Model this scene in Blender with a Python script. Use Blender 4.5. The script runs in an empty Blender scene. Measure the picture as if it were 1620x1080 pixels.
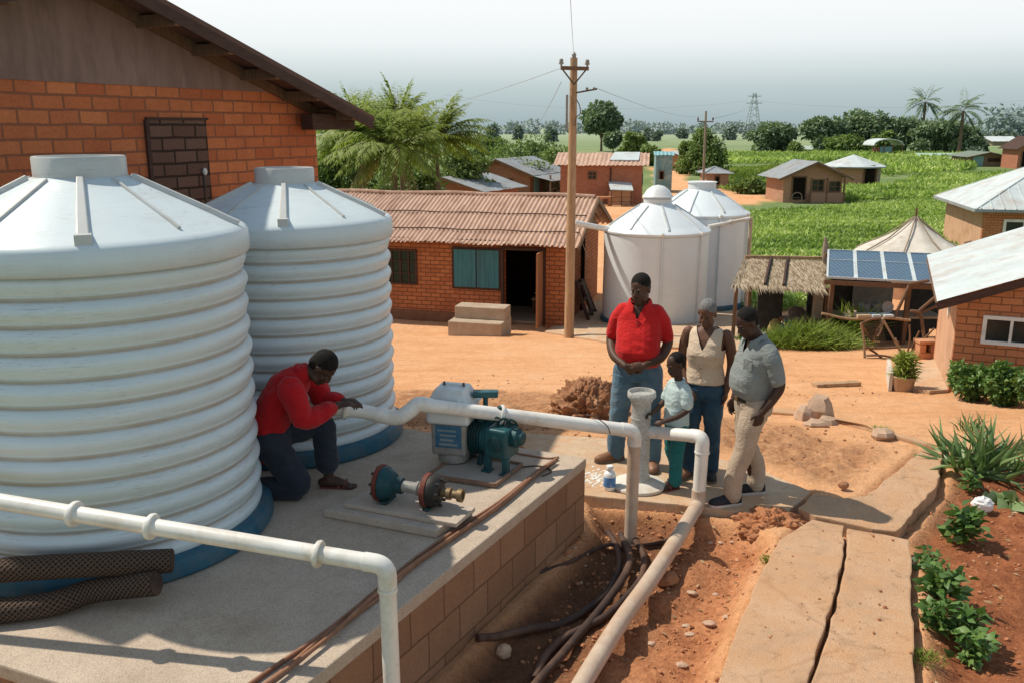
import bpy, bmesh, math, random
import numpy as np
from mathutils import Vector, Matrix, noise as mnoise
random.seed(7); np.random.seed(7)
SC = bpy.context.scene
COL = SC.collection
PI = math.pi
rad = math.radians

# ------------------------------------------------------------------ camera model (photo pixels 1620x1080)
CAMZ, PITCH, FPX = 3.2, rad(13.65), 1400.0
CAM = Vector((0, 0, CAMZ))
def ray(px, py):
    a, b = (px - 810) / FPX, (540 - py) / FPX
    c, s = math.cos(PITCH), math.sin(PITCH)
    return Vector((a, c + b * s, -s + b * c))
def at(px, py, z):
    d = ray(px, py); return CAM + d * ((z - CAMZ) / d.z)
def aty(px, py, Y):
    d = ray(px, py); return CAM + d * (Y / d.y)
def sm(a, b, x):
    t = min(1, max(0, (x - a) / (b - a))); return t * t * (3 - 2 * t)
PLAIN = -1.9
def base_z(x, y):
    if y < 9: return 0.0
    if y > 22: return PLAIN
    t = (y - 9) / 13.0
    return PLAIN * (t + 0.0 * math.sin(2 * PI * t))
def gnd(px, py, zf=base_z):
    d = ray(px, py); t = 3.0
    for _ in range(60):
        p = CAM + d * t
        if p.z < zf(p.x, p.y): break
        t *= 1.12
    lo, hi = t / 1.12, t
    for _ in range(40):
        m = (lo + hi) / 2; p = CAM + d * m
        if p.z < zf(p.x, p.y): hi = m
        else: lo = m
    return CAM + d * hi

# ------------------------------------------------------------------ object helpers
def thing(name, label, cat, loc=(0, 0, 0), rz=0.0, group=None):
    o = bpy.data.objects.new(name, None); COL.objects.link(o)
    o.empty_display_size = 0.2
    o.location = loc; o.rotation_euler = (0, 0, rz)
    o['label'] = label; o['category'] = cat
    if group: o['group'] = group
    return o
def tag(o, label, cat, group=None):
    o['label'] = label; o['category'] = cat
    if group: o['group'] = group
    return o
def struct(o):
    o['kind'] = 'structure'; return o
def stuff(o, label, cat):
    o['kind'] = 'stuff'; o['label'] = label; o['category'] = cat; return o
def copy_tree(o, parent=None):
    c = o.copy(); COL.objects.link(c)
    if parent is not None: c.parent = parent
    for ch in [x for x in COL.objects if x.parent == o]:
        copy_tree(ch, c)
    return c
def link_mesh(name, me, mat, parent=None, loc=None):
    o = bpy.data.objects.new(name, me); COL.objects.link(o)
    if mat is not None:
        for m in (mat if isinstance(mat, (list, tuple)) else [mat]): me.materials.append(m)
    if parent is not None: o.parent = parent
    if loc is not None: o.location = loc
    return o

def frame_from(d):
    d = Vector(d).normalized()
    up = Vector((0, 0, 1)) if abs(d.z) < 0.95 else Vector((0, 1, 0))
    x = d.cross(up).normalized(); y = x.cross(d).normalized()
    return x, y, d
def crom(pts, n=6):
    P = [Vector(p) for p in pts]
    if len(P) < 3:
        return P
    out = []
    for i in range(len(P) - 1):
        p0 = P[i - 1] if i else P[0] * 2 - P[1]
        p1, p2 = P[i], P[i + 1]
        p3 = P[i + 2] if i + 2 < len(P) else P[-1] * 2 - P[-2]
        for k in range(n):
            t = k / n
            out.append(0.5 * ((2 * p1) + (p2 - p0) * t + (2 * p0 - 5 * p1 + 4 * p2 - p3) * t * t + (3 * p1 - p0 - 3 * p2 + p3) * t ** 3))
    out.append(P[-1]); return out
def lerp_list(vals, n):
    m = len(vals) - 1; out = []
    for i in range(n):
        t = i / (n - 1) * m; k = min(int(t), m - 1); f = t - k
        out.append(vals[k] * (1 - f) + vals[k + 1] * f)
    return out

class MB:
    def __init__(s): s.v = []; s.f = []; s.mi = []; s.a = []
    def add(s, vs, fs, a=0.5, mi=0):
        o = len(s.v)
        s.v += [Vector(p) for p in vs]
        s.f += [[i + o for i in f] for f in fs]
        s.mi += [mi] * len(fs)
        s.a += list(a) if isinstance(a, (list, tuple)) else [a] * len(vs)
        return s
    def box(s, c, size, rz=0.0, M=None, a=0.5, mi=0, taper=1.0):
        hx, hy, hz = size[0] / 2, size[1] / 2, size[2] / 2
        vs = []
        for z in (-hz, hz):
            k = taper if z > 0 else 1.0
            vs += [Vector((-hx * k, -hy * k, z)), Vector((hx * k, -hy * k, z)), Vector((hx * k, hy * k, z)), Vector((-hx * k, hy * k, z))]
        R = M if M is not None else Matrix.Rotation(rz, 3, 'Z')
        vs = [R @ v + Vector(c) for v in vs]
        return s.add(vs, [(3, 2, 1, 0), (4, 5, 6, 7), (0, 1, 5, 4), (1, 2, 6, 5), (2, 3, 7, 6), (3, 0, 4, 7)], a, mi)
    def bar(s, p, q, w, h=None, a=0.5, mi=0):
        p, q = Vector(p), Vector(q); x, y, d = frame_from(q - p); h = w if h is None else h
        vs = []
        for e in (p, q):
            vs += [e - x * w / 2 - y * h / 2, e + x * w / 2 - y * h / 2, e + x * w / 2 + y * h / 2, e - x * w / 2 + y * h / 2]
        return s.add(vs, [(3, 2, 1, 0), (4, 5, 6, 7), (0, 1, 5, 4), (1, 2, 6, 5), (2, 3, 7, 6), (3, 0, 4, 7)], a, mi)
    def tube(s, pts, r, n=12, cap=True, a=0.5, mi=0, ecc=1.0):
        P = [Vector(p) for p in pts]; m = len(P)
        R = r if isinstance(r, (list, tuple)) else [r] * m
        if len(R) != m: R = lerp_list(R, m)
        d0 = (P[1] - P[0]).normalized(); x, y, _ = frame_from(d0)
        vs = []
        for i in range(m):
            d = (P[min(i + 1, m - 1)] - P[max(i - 1, 0)])
            if d.length < 1e-9: d = d0
            d.normalize()
            x = (x - d * x.dot(d)).normalized(); y = d.cross(x)
            for k in range(n):
                t = 2 * PI * k / n
                vs.append(P[i] + x * (R[i] * math.cos(t)) + y * (R[i] * ecc * math.sin(t)))
        fs = []
        for i in range(m - 1):
            for k in range(n):
                k2 = (k + 1) % n
                fs.append((i * n + k, i * n + k2, (i + 1) * n + k2, (i + 1) * n + k))
        if cap:
            fs.append(tuple(range(n - 1, -1, -1))); fs.append(tuple((m - 1) * n + k for k in range(n)))
        return s.add(vs, fs, a, mi)
    def lathe(s, prof, n=32, c=(0, 0, 0), M=None, cap=True, a=None, mi=0):
        c = Vector(c); vs = []; aa = []
        for j, (r, z) in enumerate(prof):
            for k in range(n):
                t = 2 * PI * k / n
                v = Vector((r * math.cos(t), r * math.sin(t), z))
                vs.append((M @ v if M is not None else v) + c); aa.append(a[j] if a else 0.5)
        fs = []
        for j in range(len(prof) - 1):
            for k in range(n):
                k2 = (k + 1) % n
                fs.append((j * n + k, j * n + k2, (j + 1) * n + k2, (j + 1) * n + k))
        if cap:
            fs.append(tuple(range(n - 1, -1, -1))); fs.append(tuple((len(prof) - 1) * n + k for k in range(n)))
        return s.add(vs, fs, aa, mi)
    def prism(s, poly, z0, z1, a=0.5, mi=0):
        n = len(poly)
        f = (lambda z, i: z[i] if isinstance(z, (list, tuple)) else z)
        vs = [(p[0], p[1], f(z0, i)) for i, p in enumerate(poly)] + [(p[0], p[1], f(z1, i)) for i, p in enumerate(poly)]
        ar = sum(poly[i][0] * poly[(i + 1) % n][1] - poly[(i + 1) % n][0] * poly[i][1] for i in range(n))
        fs = [tuple(range(n))[::-1], tuple(range(n, 2 * n))] + [(i, (i + 1) % n, n + (i + 1) % n, n + i) for i in range(n)]
        if ar < 0: fs = [t[::-1] for t in fs]
        return s.add(vs, fs, a, mi)
    def extr(s, poly, d, a=0.5, mi=0):
        """planar 3-D polygon swept by vector d"""
        n = len(poly); d = Vector(d)
        vs = [Vector(p) for p in poly] + [Vector(p) + d for p in poly]
        nrm = Vector((0, 0, 0))
        for i in range(n): nrm += Vector(poly[i]).cross(Vector(poly[(i + 1) % n]))
        fs = [tuple(range(n))[::-1], tuple(range(n, 2 * n))] + [(i, (i + 1) % n, n + (i + 1) % n, n + i) for i in range(n)]
        if nrm.dot(d) < 0: fs = [t[::-1] for t in fs]
        return s.add(vs, fs, a, mi)
    def ell(s, c, rx, ry, rz, M=None, n=16, m=10, a=0.5, mi=0):
        c = Vector(c); vs = [Vector((0, 0, -rz))]
        for j in range(1, m):
            t = -PI / 2 + PI * j / m
            for k in range(n):
                u = 2 * PI * k / n
                vs.append(Vector((rx * math.cos(t) * math.cos(u), ry * math.cos(t) * math.sin(u), rz * math.sin(t))))
        vs.append(Vector((0, 0, rz)))
        vs = [(M @ v if M is not None else v) + c for v in vs]
        fs = []
        for k in range(n): fs.append((0, 1 + (k + 1) % n, 1 + k))
        for j in range(m - 2):
            for k in range(n):
                k2 = (k + 1) % n; b = 1 + j * n
                fs.append((b + k, b + k2, b + n + k2, b + n + k))
        b = 1 + (m - 2) * n
        for k in range(n): fs.append((b + k, b + (k + 1) % n, len(vs) - 1))
        return s.add(vs, fs, a, mi)
    def limb(s, pts, rr, n=14, sub=5, ecc=1.0):
        """tapering limb with rounded ends"""
        P = crom(pts, sub); m = len(P)
        R = [rr[0]] * m
        seg = len(pts) - 1
        for i in range(m):
            t = i / (m - 1) * seg if len(pts) > 2 else i / (m - 1)
            k = min(int(t), len(rr) - 2); f = t - k; f = f * f * (3 - 2 * f) * .5 + f * .5
            R[i] = rr[k] * (1 - f) + rr[k + 1] * f
        d0 = (P[0] - P[1]).normalized(); d1 = (P[-1] - P[-2]).normalized()
        pre = [P[0] + d0 * R[0] * math.sin(t) for t in (1.45, 1.1, .6)]; prr = [R[0] * math.cos(t) for t in (1.45, 1.1, .6)]
        post = [P[-1] + d1 * R[-1] * math.sin(t) for t in (.6, 1.1, 1.45)]; por = [R[-1] * math.cos(t) for t in (.6, 1.1, 1.45)]
        return s.tube(pre + P + post, prr + R + por, n, True, ecc=ecc)
    def build(s, name, mat, parent=None, origin=(0, 0, 0), smooth=False, uv=False, bevel=0.0, attr=True, seg=2):
        o3 = Vector(origin)
        me = bpy.data.meshes.new(name)
        me.from_pydata([tuple(v - o3) for v in s.v], [], s.f)
        if any(s.mi): me.polygons.foreach_set('material_index', s.mi)
        if attr:
            at_ = me.attributes.new('v', 'FLOAT', 'POINT'); at_.data.foreach_set('value', s.a)
        me.update()
        if smooth:
            me.polygons.foreach_set('use_smooth', [True] * len(me.polygons))
            if smooth != 'all': me.set_sharp_from_angle(angle=rad(smooth if smooth is not True else 40))
        if bevel:
            bm = bmesh.new(); bm.from_mesh(me)
            ed = [e for e in bm.edges if len(e.link_faces) == 2 and e.calc_face_angle(0) > rad(30)]
            bmesh.ops.bevel(bm, geom=ed, offset=bevel, segments=seg, affect='EDGES', profile=0.6, clamp_overlap=True)
            bm.to_mesh(me); bm.free()
        if uv: box_uv(me)
        o = link_mesh(name, me, mat, parent, None if parent is not None else o3)
        return o
def box_uv(me):
    uvl = me.uv_layers.new(name='UVMap'); data = np.zeros(len(me.loops) * 2, dtype=np.float32)
    for p in me.polygons:
        n = p.normal
        for li in p.loop_indices:
            co = me.vertices[me.loops[li].vertex_index].co
            if abs(n.z) > 0.75: u, v = co.x, co.y
            else:
                l = math.hypot(n.x, n.y); tx, ty = -n.y / l, n.x / l
                u, v = co.x * tx + co.y * ty, co.z
            data[li * 2] = u; data[li * 2 + 1] = v
    uvl.data.foreach_set('uv', data)

# ------------------------------------------------------------------ leaf meshes
def leaf_mesh(name, C, D, S, mat, parent=None, origin=(0, 0, 0), W=0.35, val=None, bend=0.25, N=None):
    """one pointed leaf (4 tris, folded and drooping) per row: base C, direction D, length S"""
    C = np.asarray(C, float); D = np.asarray(D, float); S = np.asarray(S, float).reshape(-1, 1)
    n = len(C); D = D / (np.linalg.norm(D, axis=1, keepdims=True) + 1e-9)
    if N is None: N = np.random.normal(size=(n, 3)); N[:, 2] += 1.2
    X = np.cross(D, N); X /= (np.linalg.norm(X, axis=1, keepdims=True) + 1e-9)
    Z = np.cross(X, D)
    W = np.asarray(W, float).reshape(-1, 1) * np.ones((n, 1))
    p0 = C; mid = C + D * S * .5 + Z * S * .06
    tip = C + D * S - Z * S * bend
    l = mid - X * S * W * .5 - Z * S * .05; r = mid + X * S * W * .5 - Z * S * .05
    V = np.stack([p0, l, tip, r, mid], 1).reshape(-1, 3) - np.asarray(origin, float)
    b = (np.arange(n) * 5).reshape(-1, 1)
    F = np.concatenate([b + np.array([[0, 4, 1]]), b + np.array([[1, 4, 2]]), b + np.array([[0, 3, 4]]), b + np.array([[4, 3, 2]])], 1).reshape(-1)
    me = bpy.data.meshes.new(name)
    me.vertices.add(n * 5); me.vertices.foreach_set('co', V.reshape(-1))
    nf = n * 4
    me.loops.add(nf * 3); me.loops.foreach_set('vertex_index', F.astype(np.int32))
    me.polygons.add(nf); me.polygons.foreach_set('loop_start', np.arange(nf, dtype=np.int32) * 3); me.polygons.foreach_set('loop_total', np.full(nf, 3, dtype=np.int32))
    val = np.random.rand(n) if val is None else np.asarray(val, float)
    a = me.attributes.new('v', 'FLOAT', 'POINT'); a.data.foreach_set('value', np.repeat(val, 5).astype(np.float32))
    me.update(calc_edges=True)
    return link_mesh(name, me, mat, parent, None if parent is not None else origin)
def rnd_dirs(n, up=0.0):
    d = np.random.normal(size=(n, 3)); d[:, 2] += up
    return d / np.linalg.norm(d, axis=1, keepdims=True)

# ------------------------------------------------------------------ material helpers
class NT:
    def __init__(s, name):
        s.m = bpy.data.materials.new(name); s.m.use_nodes = True; s.t = s.m.node_tree
        s.b = s.t.nodes['Principled BSDF']; s.out = s.t.nodes['Material Output']
    def n(s, typ, **kw):
        nd = s.t.nodes.new(typ)
        for k, v in kw.items():
            if k in nd.inputs and not hasattr(nd, k): nd.inputs[k].default_value = v
            else:
                try: setattr(nd, k, v)
                except Exception: nd.inputs[k].default_value = v
        return nd
    def l(s, a, b): s.t.links.new(a, b)
    def coord(s, kind='Object', scale=(1, 1, 1)):
        tc = s.n('ShaderNodeTexCoord'); mp = s.n('ShaderNodeMapping'); mp.inputs['Scale'].default_value = scale
        s.l(tc.outputs[kind], mp.inputs['Vector']); return mp.outputs['Vector']
    def noise(s, scale, detail=5, rough=.6, vec=None, dist=0.0):
        nd = s.n('ShaderNodeTexNoise'); nd.inputs['Scale'].default_value = scale; nd.inputs['Detail'].default_value = detail
        nd.inputs['Roughness'].default_value = rough; nd.inputs['Distortion'].default_value = dist
        if vec is not None: s.l(vec, nd.inputs['Vector'])
        return nd.outputs['Fac']
    def ramp(s, fac, stops):
        r = s.n('ShaderNodeValToRGB'); e = r.color_ramp.elements
        while len(e) < len(stops): e.new(0.5)
        for el, (p, c) in zip(e, stops):
            el.position = p; el.color = (*c, 1) if len(c) == 3 else c
        s.l(fac, r.inputs['Fac']); return r.outputs['Color']
    def mix(s, fac, a, b, mode='MIX'):
        m = s.n('ShaderNodeMix'); m.data_type = 'RGBA'; m.blend_type = mode
        for i, x in ((0, fac), (6, a), (7, b)):
            if isinstance(x, (int, float)): m.inputs[i].default_value = x
            elif isinstance(x, tuple): m.inputs[i].default_value = (*x, 1) if len(x) == 3 else x
            else: s.l(x, m.inputs[i])
        return m.outputs[2]
    def math(s, op, a, b=0.0, clamp=False):
        m = s.n('ShaderNodeMath'); m.operation = op; m.use_clamp = clamp
        for i, x in ((0, a), (1, b)):
            if isinstance(x, (int, float)): m.inputs[i].default_value = x
            else: s.l(x, m.inputs[i])
        return m.outputs[0]
    def attr(s, name='v'):
        a = s.n('ShaderNodeAttribute'); a.attribute_name = name; return a.outputs['Fac']
    def bump(s, h, strength=.3, dist=.02, prev=None):
        b = s.n('ShaderNodeBump'); b.inputs['Strength'].default_value = strength; b.inputs['Distance'].default_value = dist
        s.l(h, b.inputs['Height'])
        if prev is not None: s.l(prev, b.inputs['Normal'])
        s.l(b.outputs['Normal'], s.b.inputs['Normal']); return b.outputs['Normal']
    def fin(s, col=None, rough=.8, metal=0.0, spec=None):
        if col is not None:
            if isinstance(col, tuple): s.b.inputs['Base Color'].default_value = (*col, 1)
            else: s.l(col, s.b.inputs['Base Color'])
        if isinstance(rough, (int, float)): s.b.inputs['Roughness'].default_value = rough
        else: s.l(rough, s.b.inputs['Roughness'])
        s.b.inputs['Metallic'].default_value = metal
        if spec is not None: s.b.inputs['Specular IOR Level'].default_value = spec
        return s.m
def surf(name, c1, c2, scale=4.0, rough=.8, bump=.2, bscale=60.0, metal=0.0, stain=None, sscale=1.5, stretch=(1, 1, 1), spec=.3, bd=.01):
    m = NT(name); v = m.coord('Object', stretch)
    col = m.ramp(m.noise(scale, 6, .65, v), [(.3, c1), (.7, c2)])
    if stain:
        f = m.ramp(m.noise(sscale, 7, .7, v, .4), [(.48, (0, 0, 0)), (.68, (1, 1, 1))])
        col = m.mix(m.math('MULTIPLY', f, .75), col, stain)
    if bump: m.bump(m.noise(bscale, 4, .6, v), bump, bd)
    r = m.math('MULTIPLY_ADD', m.noise(scale * 3, 3, .5, v), .25); r.node.inputs[2].default_value = rough - .12
    return m.fin(col, r, metal, spec)
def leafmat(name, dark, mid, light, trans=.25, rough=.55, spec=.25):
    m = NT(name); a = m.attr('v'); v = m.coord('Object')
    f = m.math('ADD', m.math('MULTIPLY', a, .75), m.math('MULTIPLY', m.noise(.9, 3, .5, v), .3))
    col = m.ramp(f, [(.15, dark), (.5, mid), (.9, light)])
    m.fin(col, rough, 0, spec)
    tr = m.n('ShaderNodeBsdfTranslucent'); mx = m.n('ShaderNodeMixShader'); mx.inputs[0].default_value = trans
    m.l(m.mix(1.0, col, (1.0, 1.15, .55), 'MULTIPLY'), tr.inputs['Color'])
    m.l(m.b.outputs[0], mx.inputs[1]); m.l(tr.outputs[0], mx.inputs[2]); m.l(mx.outputs[0], m.out.inputs['Surface'])
    return m.m
def brickmat(name, c1, c2, mortar, bw=.24, bh=.085, ms=.011, var=.5, bump=.5, dirt=(.12, .05, .03), dirtz=None):
    m = NT(name); uv = m.coord('UV')
    br = m.n('ShaderNodeTexBrick'); br.inputs['Scale'].default_value = 1.0
    br.inputs['Brick Width'].default_value = bw; br.inputs['Row Height'].default_value = bh; br.inputs['Mortar Size'].default_value = ms
    br.inputs['Mortar Smooth'].default_value = .3; br.inputs['Bias'].default_value = -.1
    # wobble the courses a little so the joints are not ruler straight
    nz = m.n('ShaderNodeTexNoise'); nz.inputs['Scale'].default_value = 5.0; m.l(uv, nz.inputs['Vector'])
    ad = m.n('ShaderNodeVectorMath', operation='MULTIPLY_ADD'); m.l(nz.outputs['Color'], ad.inputs[0]); ad.inputs[1].default_value = (.022, .016, 0); m.l(uv, ad.inputs[2])
    m.l(ad.outputs[0], br.inputs['Vector'])
    br.inputs['Color1'].default_value = (*c1, 1); br.inputs['Color2'].default_value = (*c2, 1); br.inputs['Mortar'].default_value = (*mortar, 1)
    n1 = m.noise(2.2, 6, .7, uv); n2 = m.noise(38, 4, .7, uv)
    col = m.mix(m.math('MULTIPLY', m.ramp(n1, [(.42, (0, 0, 0)), (.75, (1, 1, 1))]), var), br.outputs['Color'], dirt)
    col = m.mix(.35, col, m.ramp(n2, [(.25, (.45, .45, .45)), (.75, (1.3, 1.3, 1.3))]), 'MULTIPLY')
    h = m.math('ADD', m.math('MULTIPLY', br.outputs['Fac'], -1.0), m.math('MULTIPLY', n2, .5))
    m.bump(h, bump, .012)
    return m.fin(col, .9, 0, .15)
# ------------------------------------------------------------------ materials
M = {}
def concrete(name, c1, c2, stain, bump=.25, scale=3.0, crack=.12, dust=None):
    m = NT(name); v = m.coord('Object')
    col = m.ramp(m.noise(scale, 8, .7, v), [(.28, c1), (.72, c2)])
    f = m.ramp(m.noise(1.1, 8, .75, v, .6), [(.5, (0, 0, 0)), (.72, (1, 1, 1))])
    col = m.mix(m.math('MULTIPLY', f, .6), col, stain)
    if dust:
        col = m.mix(m.math('MULTIPLY', m.ramp(m.noise(2.6, 8, .75, v, .3), [(.46, (0, 0, 0)), (.6, (1, 1, 1))]), .65), col, dust)
        col = m.mix(m.math('MULTIPLY', m.ramp(m.noise(7, 7, .75, v, .5), [(.56, (0, 0, 0)), (.68, (1, 1, 1))]), .55), col, tuple(c * .6 for c in stain))
    sp = m.ramp(m.noise(160, 2, .5, v), [(.36, (.62, .6, .58)), (.5, (1, 1, 1)), (.72, (1.08, 1.08, 1.08))])
    col = m.mix(.8, col, sp, 'MULTIPLY')
    vo = m.n('ShaderNodeTexVoronoi', feature='DISTANCE_TO_EDGE'); vo.inputs['Scale'].default_value = .55
    nz = m.n('ShaderNodeTexNoise'); nz.inputs['Scale'].default_value = 3; m.l(v, nz.inputs['Vector'])
    ad = m.n('ShaderNodeVectorMath', operation='MULTIPLY_ADD'); m.l(nz.outputs['Color'], ad.inputs[0]); ad.inputs[1].default_value = (.35, .35, .2); m.l(v, ad.inputs[2]); m.l(ad.outputs[0], vo.inputs['Vector'])
    cr = m.ramp(vo.outputs['Distance'], [(.0, (.45, .38, .32)), (.012, (1, 1, 1))])
    col = m.mix(crack, col, cr, 'MULTIPLY')
    m.bump(m.math('ADD', m.noise(90, 4, .7, v), m.math('MULTIPLY', m.noise(9, 4, .6, v), .8)), bump, .012)
    return m.fin(col, .88, 0, .2)
M['slab'] = concrete('slab_concrete', (.42, .335, .26), (.545, .45, .355), (.29, .215, .155))
M['pad'] = concrete('pad_concrete', (.50, .36, .24), (.62, .47, .33), (.50, .29, .15), .35, 3.0, .15, (.55, .30, .15))
M['path'] = concrete('path_concrete', (.48, .295, .175), (.58, .38, .24), (.30, .20, .125), .5, 2.0, .25, (.54, .30, .155))
M['step'] = concrete('step_concrete', (.38, .29, .21), (.52, .42, .32), (.35, .22, .13))
M['block'] = brickmat('platform_blocks', (.32, .18, .108), (.25, .135, .078), (.14, .075, .046), .36, .25, .007, .45, .35, (.17, .09, .055))
M['white_tank'] = None
def tankmat(name, base, shade, dirt):  # blow moulded plastic, scuffed in patches
    m = NT(name); v = m.coord('Object'); a = m.attr('v')
    vs = m.coord('Object', (1.2, 1.2, 14))
    col = m.mix(m.noise(3.0, 5, .6, v), shade, base)
    st = m.ramp(m.noise(2.2, 8, .75, vs, .3), [(.52, (0, 0, 0)), (.74, (1, 1, 1))])
    col = m.mix(m.math('MULTIPLY', m.math('MULTIPLY', st, m.ramp(m.noise(.9, 3, .5, v), [(.42, (.12, .12, .12)), (.62, (1, 1, 1))])), .6), col, dirt)
    fs_ = m.ramp(m.noise(5.5, 6, .8, m.coord('Object', (1.5, 1.5, 34)), .2), [(.55, (0, 0, 0)), (.66, (1, 1, 1))])
    col = m.mix(m.math('MULTIPLY', m.math('MULTIPLY', fs_, m.ramp(m.noise(1.3, 4, .6, v), [(.45, (.1, .1, .1)), (.65, (1, 1, 1))])), .75), col, tuple(c * .62 for c in dirt))
    drip = m.ramp(m.noise(1.5, 7, .7, m.coord('Object', (9, 9, .55)), .2), [(.56, (0, 0, 0)), (.78, (1, 1, 1))])
    col = m.mix(m.math('MULTIPLY', drip, .12), col, dirt)
    val = m.math('MULTIPLY', a, m.math('ADD', .35, m.noise(4.5, 6, .7, v)))
    col = m.mix(m.math('MULTIPLY', val, .95, True), col, dirt)
    m.bump(m.noise(11, 4, .6, v), .06, .02)
    return m.fin(col, m.math('MULTIPLY_ADD', m.noise(6, 5, .6, v), .3), 0, .5) if False else m.fin(col, .38, 0, .5)
M['white_tank'] = tankmat('tank_plastic', (.665, .75, .775), (.56, .645, .68), (.34, .245, .165))
M['smooth_tank'] = tankmat('smooth_tank_plastic', (.76, .81, .83), (.66, .73, .765), (.60, .58, .55))
M['blue_ring'] = surf('blue_base_ring', (.014, .085, .14), (.025, .125, .19), 4, .5, .1, 30, 0, (.12, .13, .12), 2.5)
M['pvc'] = surf('white_pvc', (.72, .70, .65), (.80, .78, .73), 5, .32, .04, 40, 0, (.48, .40, .31), 2.6, spec=.5)
M['pvc_dirty'] = surf('dusty_pvc', (.44, .33, .245), (.56, .45, .35), 6, .6, .15, 60, 0, (.42, .25, .14), 3)
M['dark_wood'] = surf('dark_wood', (.045, .022, .016), (.085, .042, .03), 6, .7, .3, 40, stretch=(1, 1, 5))
M['brown_wood'] = surf('brown_wood', (.13, .07, .04), (.22, .13, .075), 6, .8, .3, 40, stretch=(6, 6, 1))
M['pole_wood'] = surf('pole_wood', (.36, .22, .12), (.52, .35, .21), 5, .85, .4, 40, stretch=(7, 7, .7), stain=(.22, .13, .08))
M['grey_wood'] = surf('grey_wood', (.23, .18, .13), (.36, .29, .22), 7, .9, .3, 40, stretch=(1, 1, 4))
M['gable_panel'] = surf('gable_render', (.20, .125, .10), (.28, .18, .145), 3, .9, .25, 35, stain=(.34, .22, .18), stretch=(3, 3, .7))
M['roof_sheet_dark'] = surf('rusty_dark_sheet', (.10, .05, .04), (.16, .085, .065), 4, .75, .2, 30)
M['brick_big'] = brickmat('building_brick', (.68, .225, .09), (.52, .14, .058), (.31, .125, .07), .275, .115, .011, .5, .55, (.30, .09, .045))
M['brick_patch'] = brickmat('patch_brick', (.20, .115, .085), (.15, .08, .06), (.05, .03, .022), .275, .115, .012, .3, .6, (.09, .045, .03))
M['brick_house'] = brickmat('house_brick', (.54, .20, .085), (.42, .135, .055), (.19, .08, .045), .27, .11, .014, .45, .5, (.25, .10, .06))
M['brick_right'] = brickmat('right_house_brick', (.58, .25, .12), (.48, .18, .08), (.24, .11, .06), .26, .10, .010, .35, .4, (.36, .17, .1))
M['brick_far'] = brickmat('far_brick', (.46, .19, .115), (.37, .145, .085), (.30, .15, .10), .3, .12, .012, .3, .2, (.28, .13, .09))
M['brick_pale'] = brickmat('pale_brick', (.50, .29, .19), (.42, .23, .15), (.34, .2, .14), .3, .12, .012, .3, .2, (.28, .16, .11))
M['plaster_wall'] = surf('ochre_plaster', (.52, .30, .18), (.60, .37, .24), 4, .9, .2, 40, stain=(.40, .22, .13))
M['clay_sheet'] = surf('clay_red_sheet', (.43, .265, .19), (.58, .40, .30), 2.2, .85, .2, 30, stain=(.30, .165, .115), stretch=(2.5, .6, .6))
M['zinc'] = surf('zinc_sheet', (.46, .52, .53), (.60, .66, .66), 1.6, .5, .12, 30, 0, (.42, .36, .31), 1.2, spec=.5)
M['zinc_dark'] = surf('weathered_zinc', (.23, .26, .28), (.34, .37, .38), 2.0, .55, .12, 30, 0, (.27, .21, .17), 1.4)
M['thatch'] = surf('dry_thatch', (.26, .19, .125), (.44, .35, .25), 9, .95, .5, 60, stretch=(7, .8, .8))
M['canvas'] = surf('grey_canvas', (.52, .48, .41), (.66, .62, .55), 3, .9, .25, 14, stain=(.36, .30, .24))
M['window_dark'] = surf('dark_glass', (.012, .013, .014), (.03, .03, .032), 3, .18, 0, 10, spec=.5)
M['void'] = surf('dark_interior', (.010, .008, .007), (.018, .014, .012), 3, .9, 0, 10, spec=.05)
M['white_frame'] = surf('white_frame_paint', (.70, .70, .68), (.80, .80, .78), 5, .5, .05, 40, stain=(.5, .45, .4))
M['teal_paint'] = surf('teal_shutter_paint', (.035, .15, .19), (.06, .21, .25), 5, .6, .15, 40, stain=(.05, .10, .12), stretch=(5, 5, .5))
M['light_blue'] = surf('pale_blue_paint', (.18, .36, .40), (.25, .44, .47), 4, .7, .1, 40)
M['black_hose'] = surf('dusty_hose', (.035, .022, .018), (.08, .046, .034), 7, .7, .25, 60, stain=(.19, .10, .06))
M['cable'] = surf('brown_cable', (.20, .09, .05), (.33, .17, .10), 8, .65, .15, 80, spec=.3)
M['iron'] = surf('old_iron', (.06, .05, .045), (.12, .10, .09), 8, .6, .3, 60, .4, (.18, .08, .04), 4)

# ------------------------------------------------------------------ plan of the place (world metres from the photo)
SLAB = 0.56
PA, PB, PC = at(928, 724, SLAB), at(487, 1079, SLAB), at(627, 674, SLAB)
F0, F1 = at(0, 1050, SLAB), at(95, 1080, SLAB)
def line_x(p, q, r, s):
    p, q, r, s = [Vector((w.x, w.y)) for w in (p, q, r, s)]
    d, e = q - p, s - r
    t = ((r - p).x * e.y - (r - p).y * e.x) / (d.x * e.y - d.y * e.x)
    return p + d * t
PI_ = line_x(PA, PB, F0, F1)
ext = lambda p, q, k: Vector((p.x + (q.x - p.x) * k, p.y + (q.y - p.y) * k))
PL = ext(F1, F0, 4.5); PK = ext(PA, PC, 3.2)
PLAT = [Vector((PA.x, PA.y)), PI_, PL, PK]
pad_px = [(800, 683), (960, 694), (1100, 716), (1205, 744), (1284, 778), (1258, 800), (1236, 820), (1112, 803), (1015, 793), (915, 783)]
PAD = [at(x, y, 0.0).xy for x, y in pad_px]
slabL_px = [(1233, 852), (1286, 820), (1335, 830), (1333, 884), (1322, 930), (1306, 986), (1292, 1030), (1276, 1080), (1250, 1180), (1085, 1180), (1135, 1078), (1180, 961), (1204, 905)]
slabR_px = [(1340, 834), (1400, 844), (1440, 853), (1443, 960), (1447, 1080), (1450, 1180), (1258, 1180), (1284, 1078), (1299, 1034), (1313, 988), (1328, 932), (1338, 886)]
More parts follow.
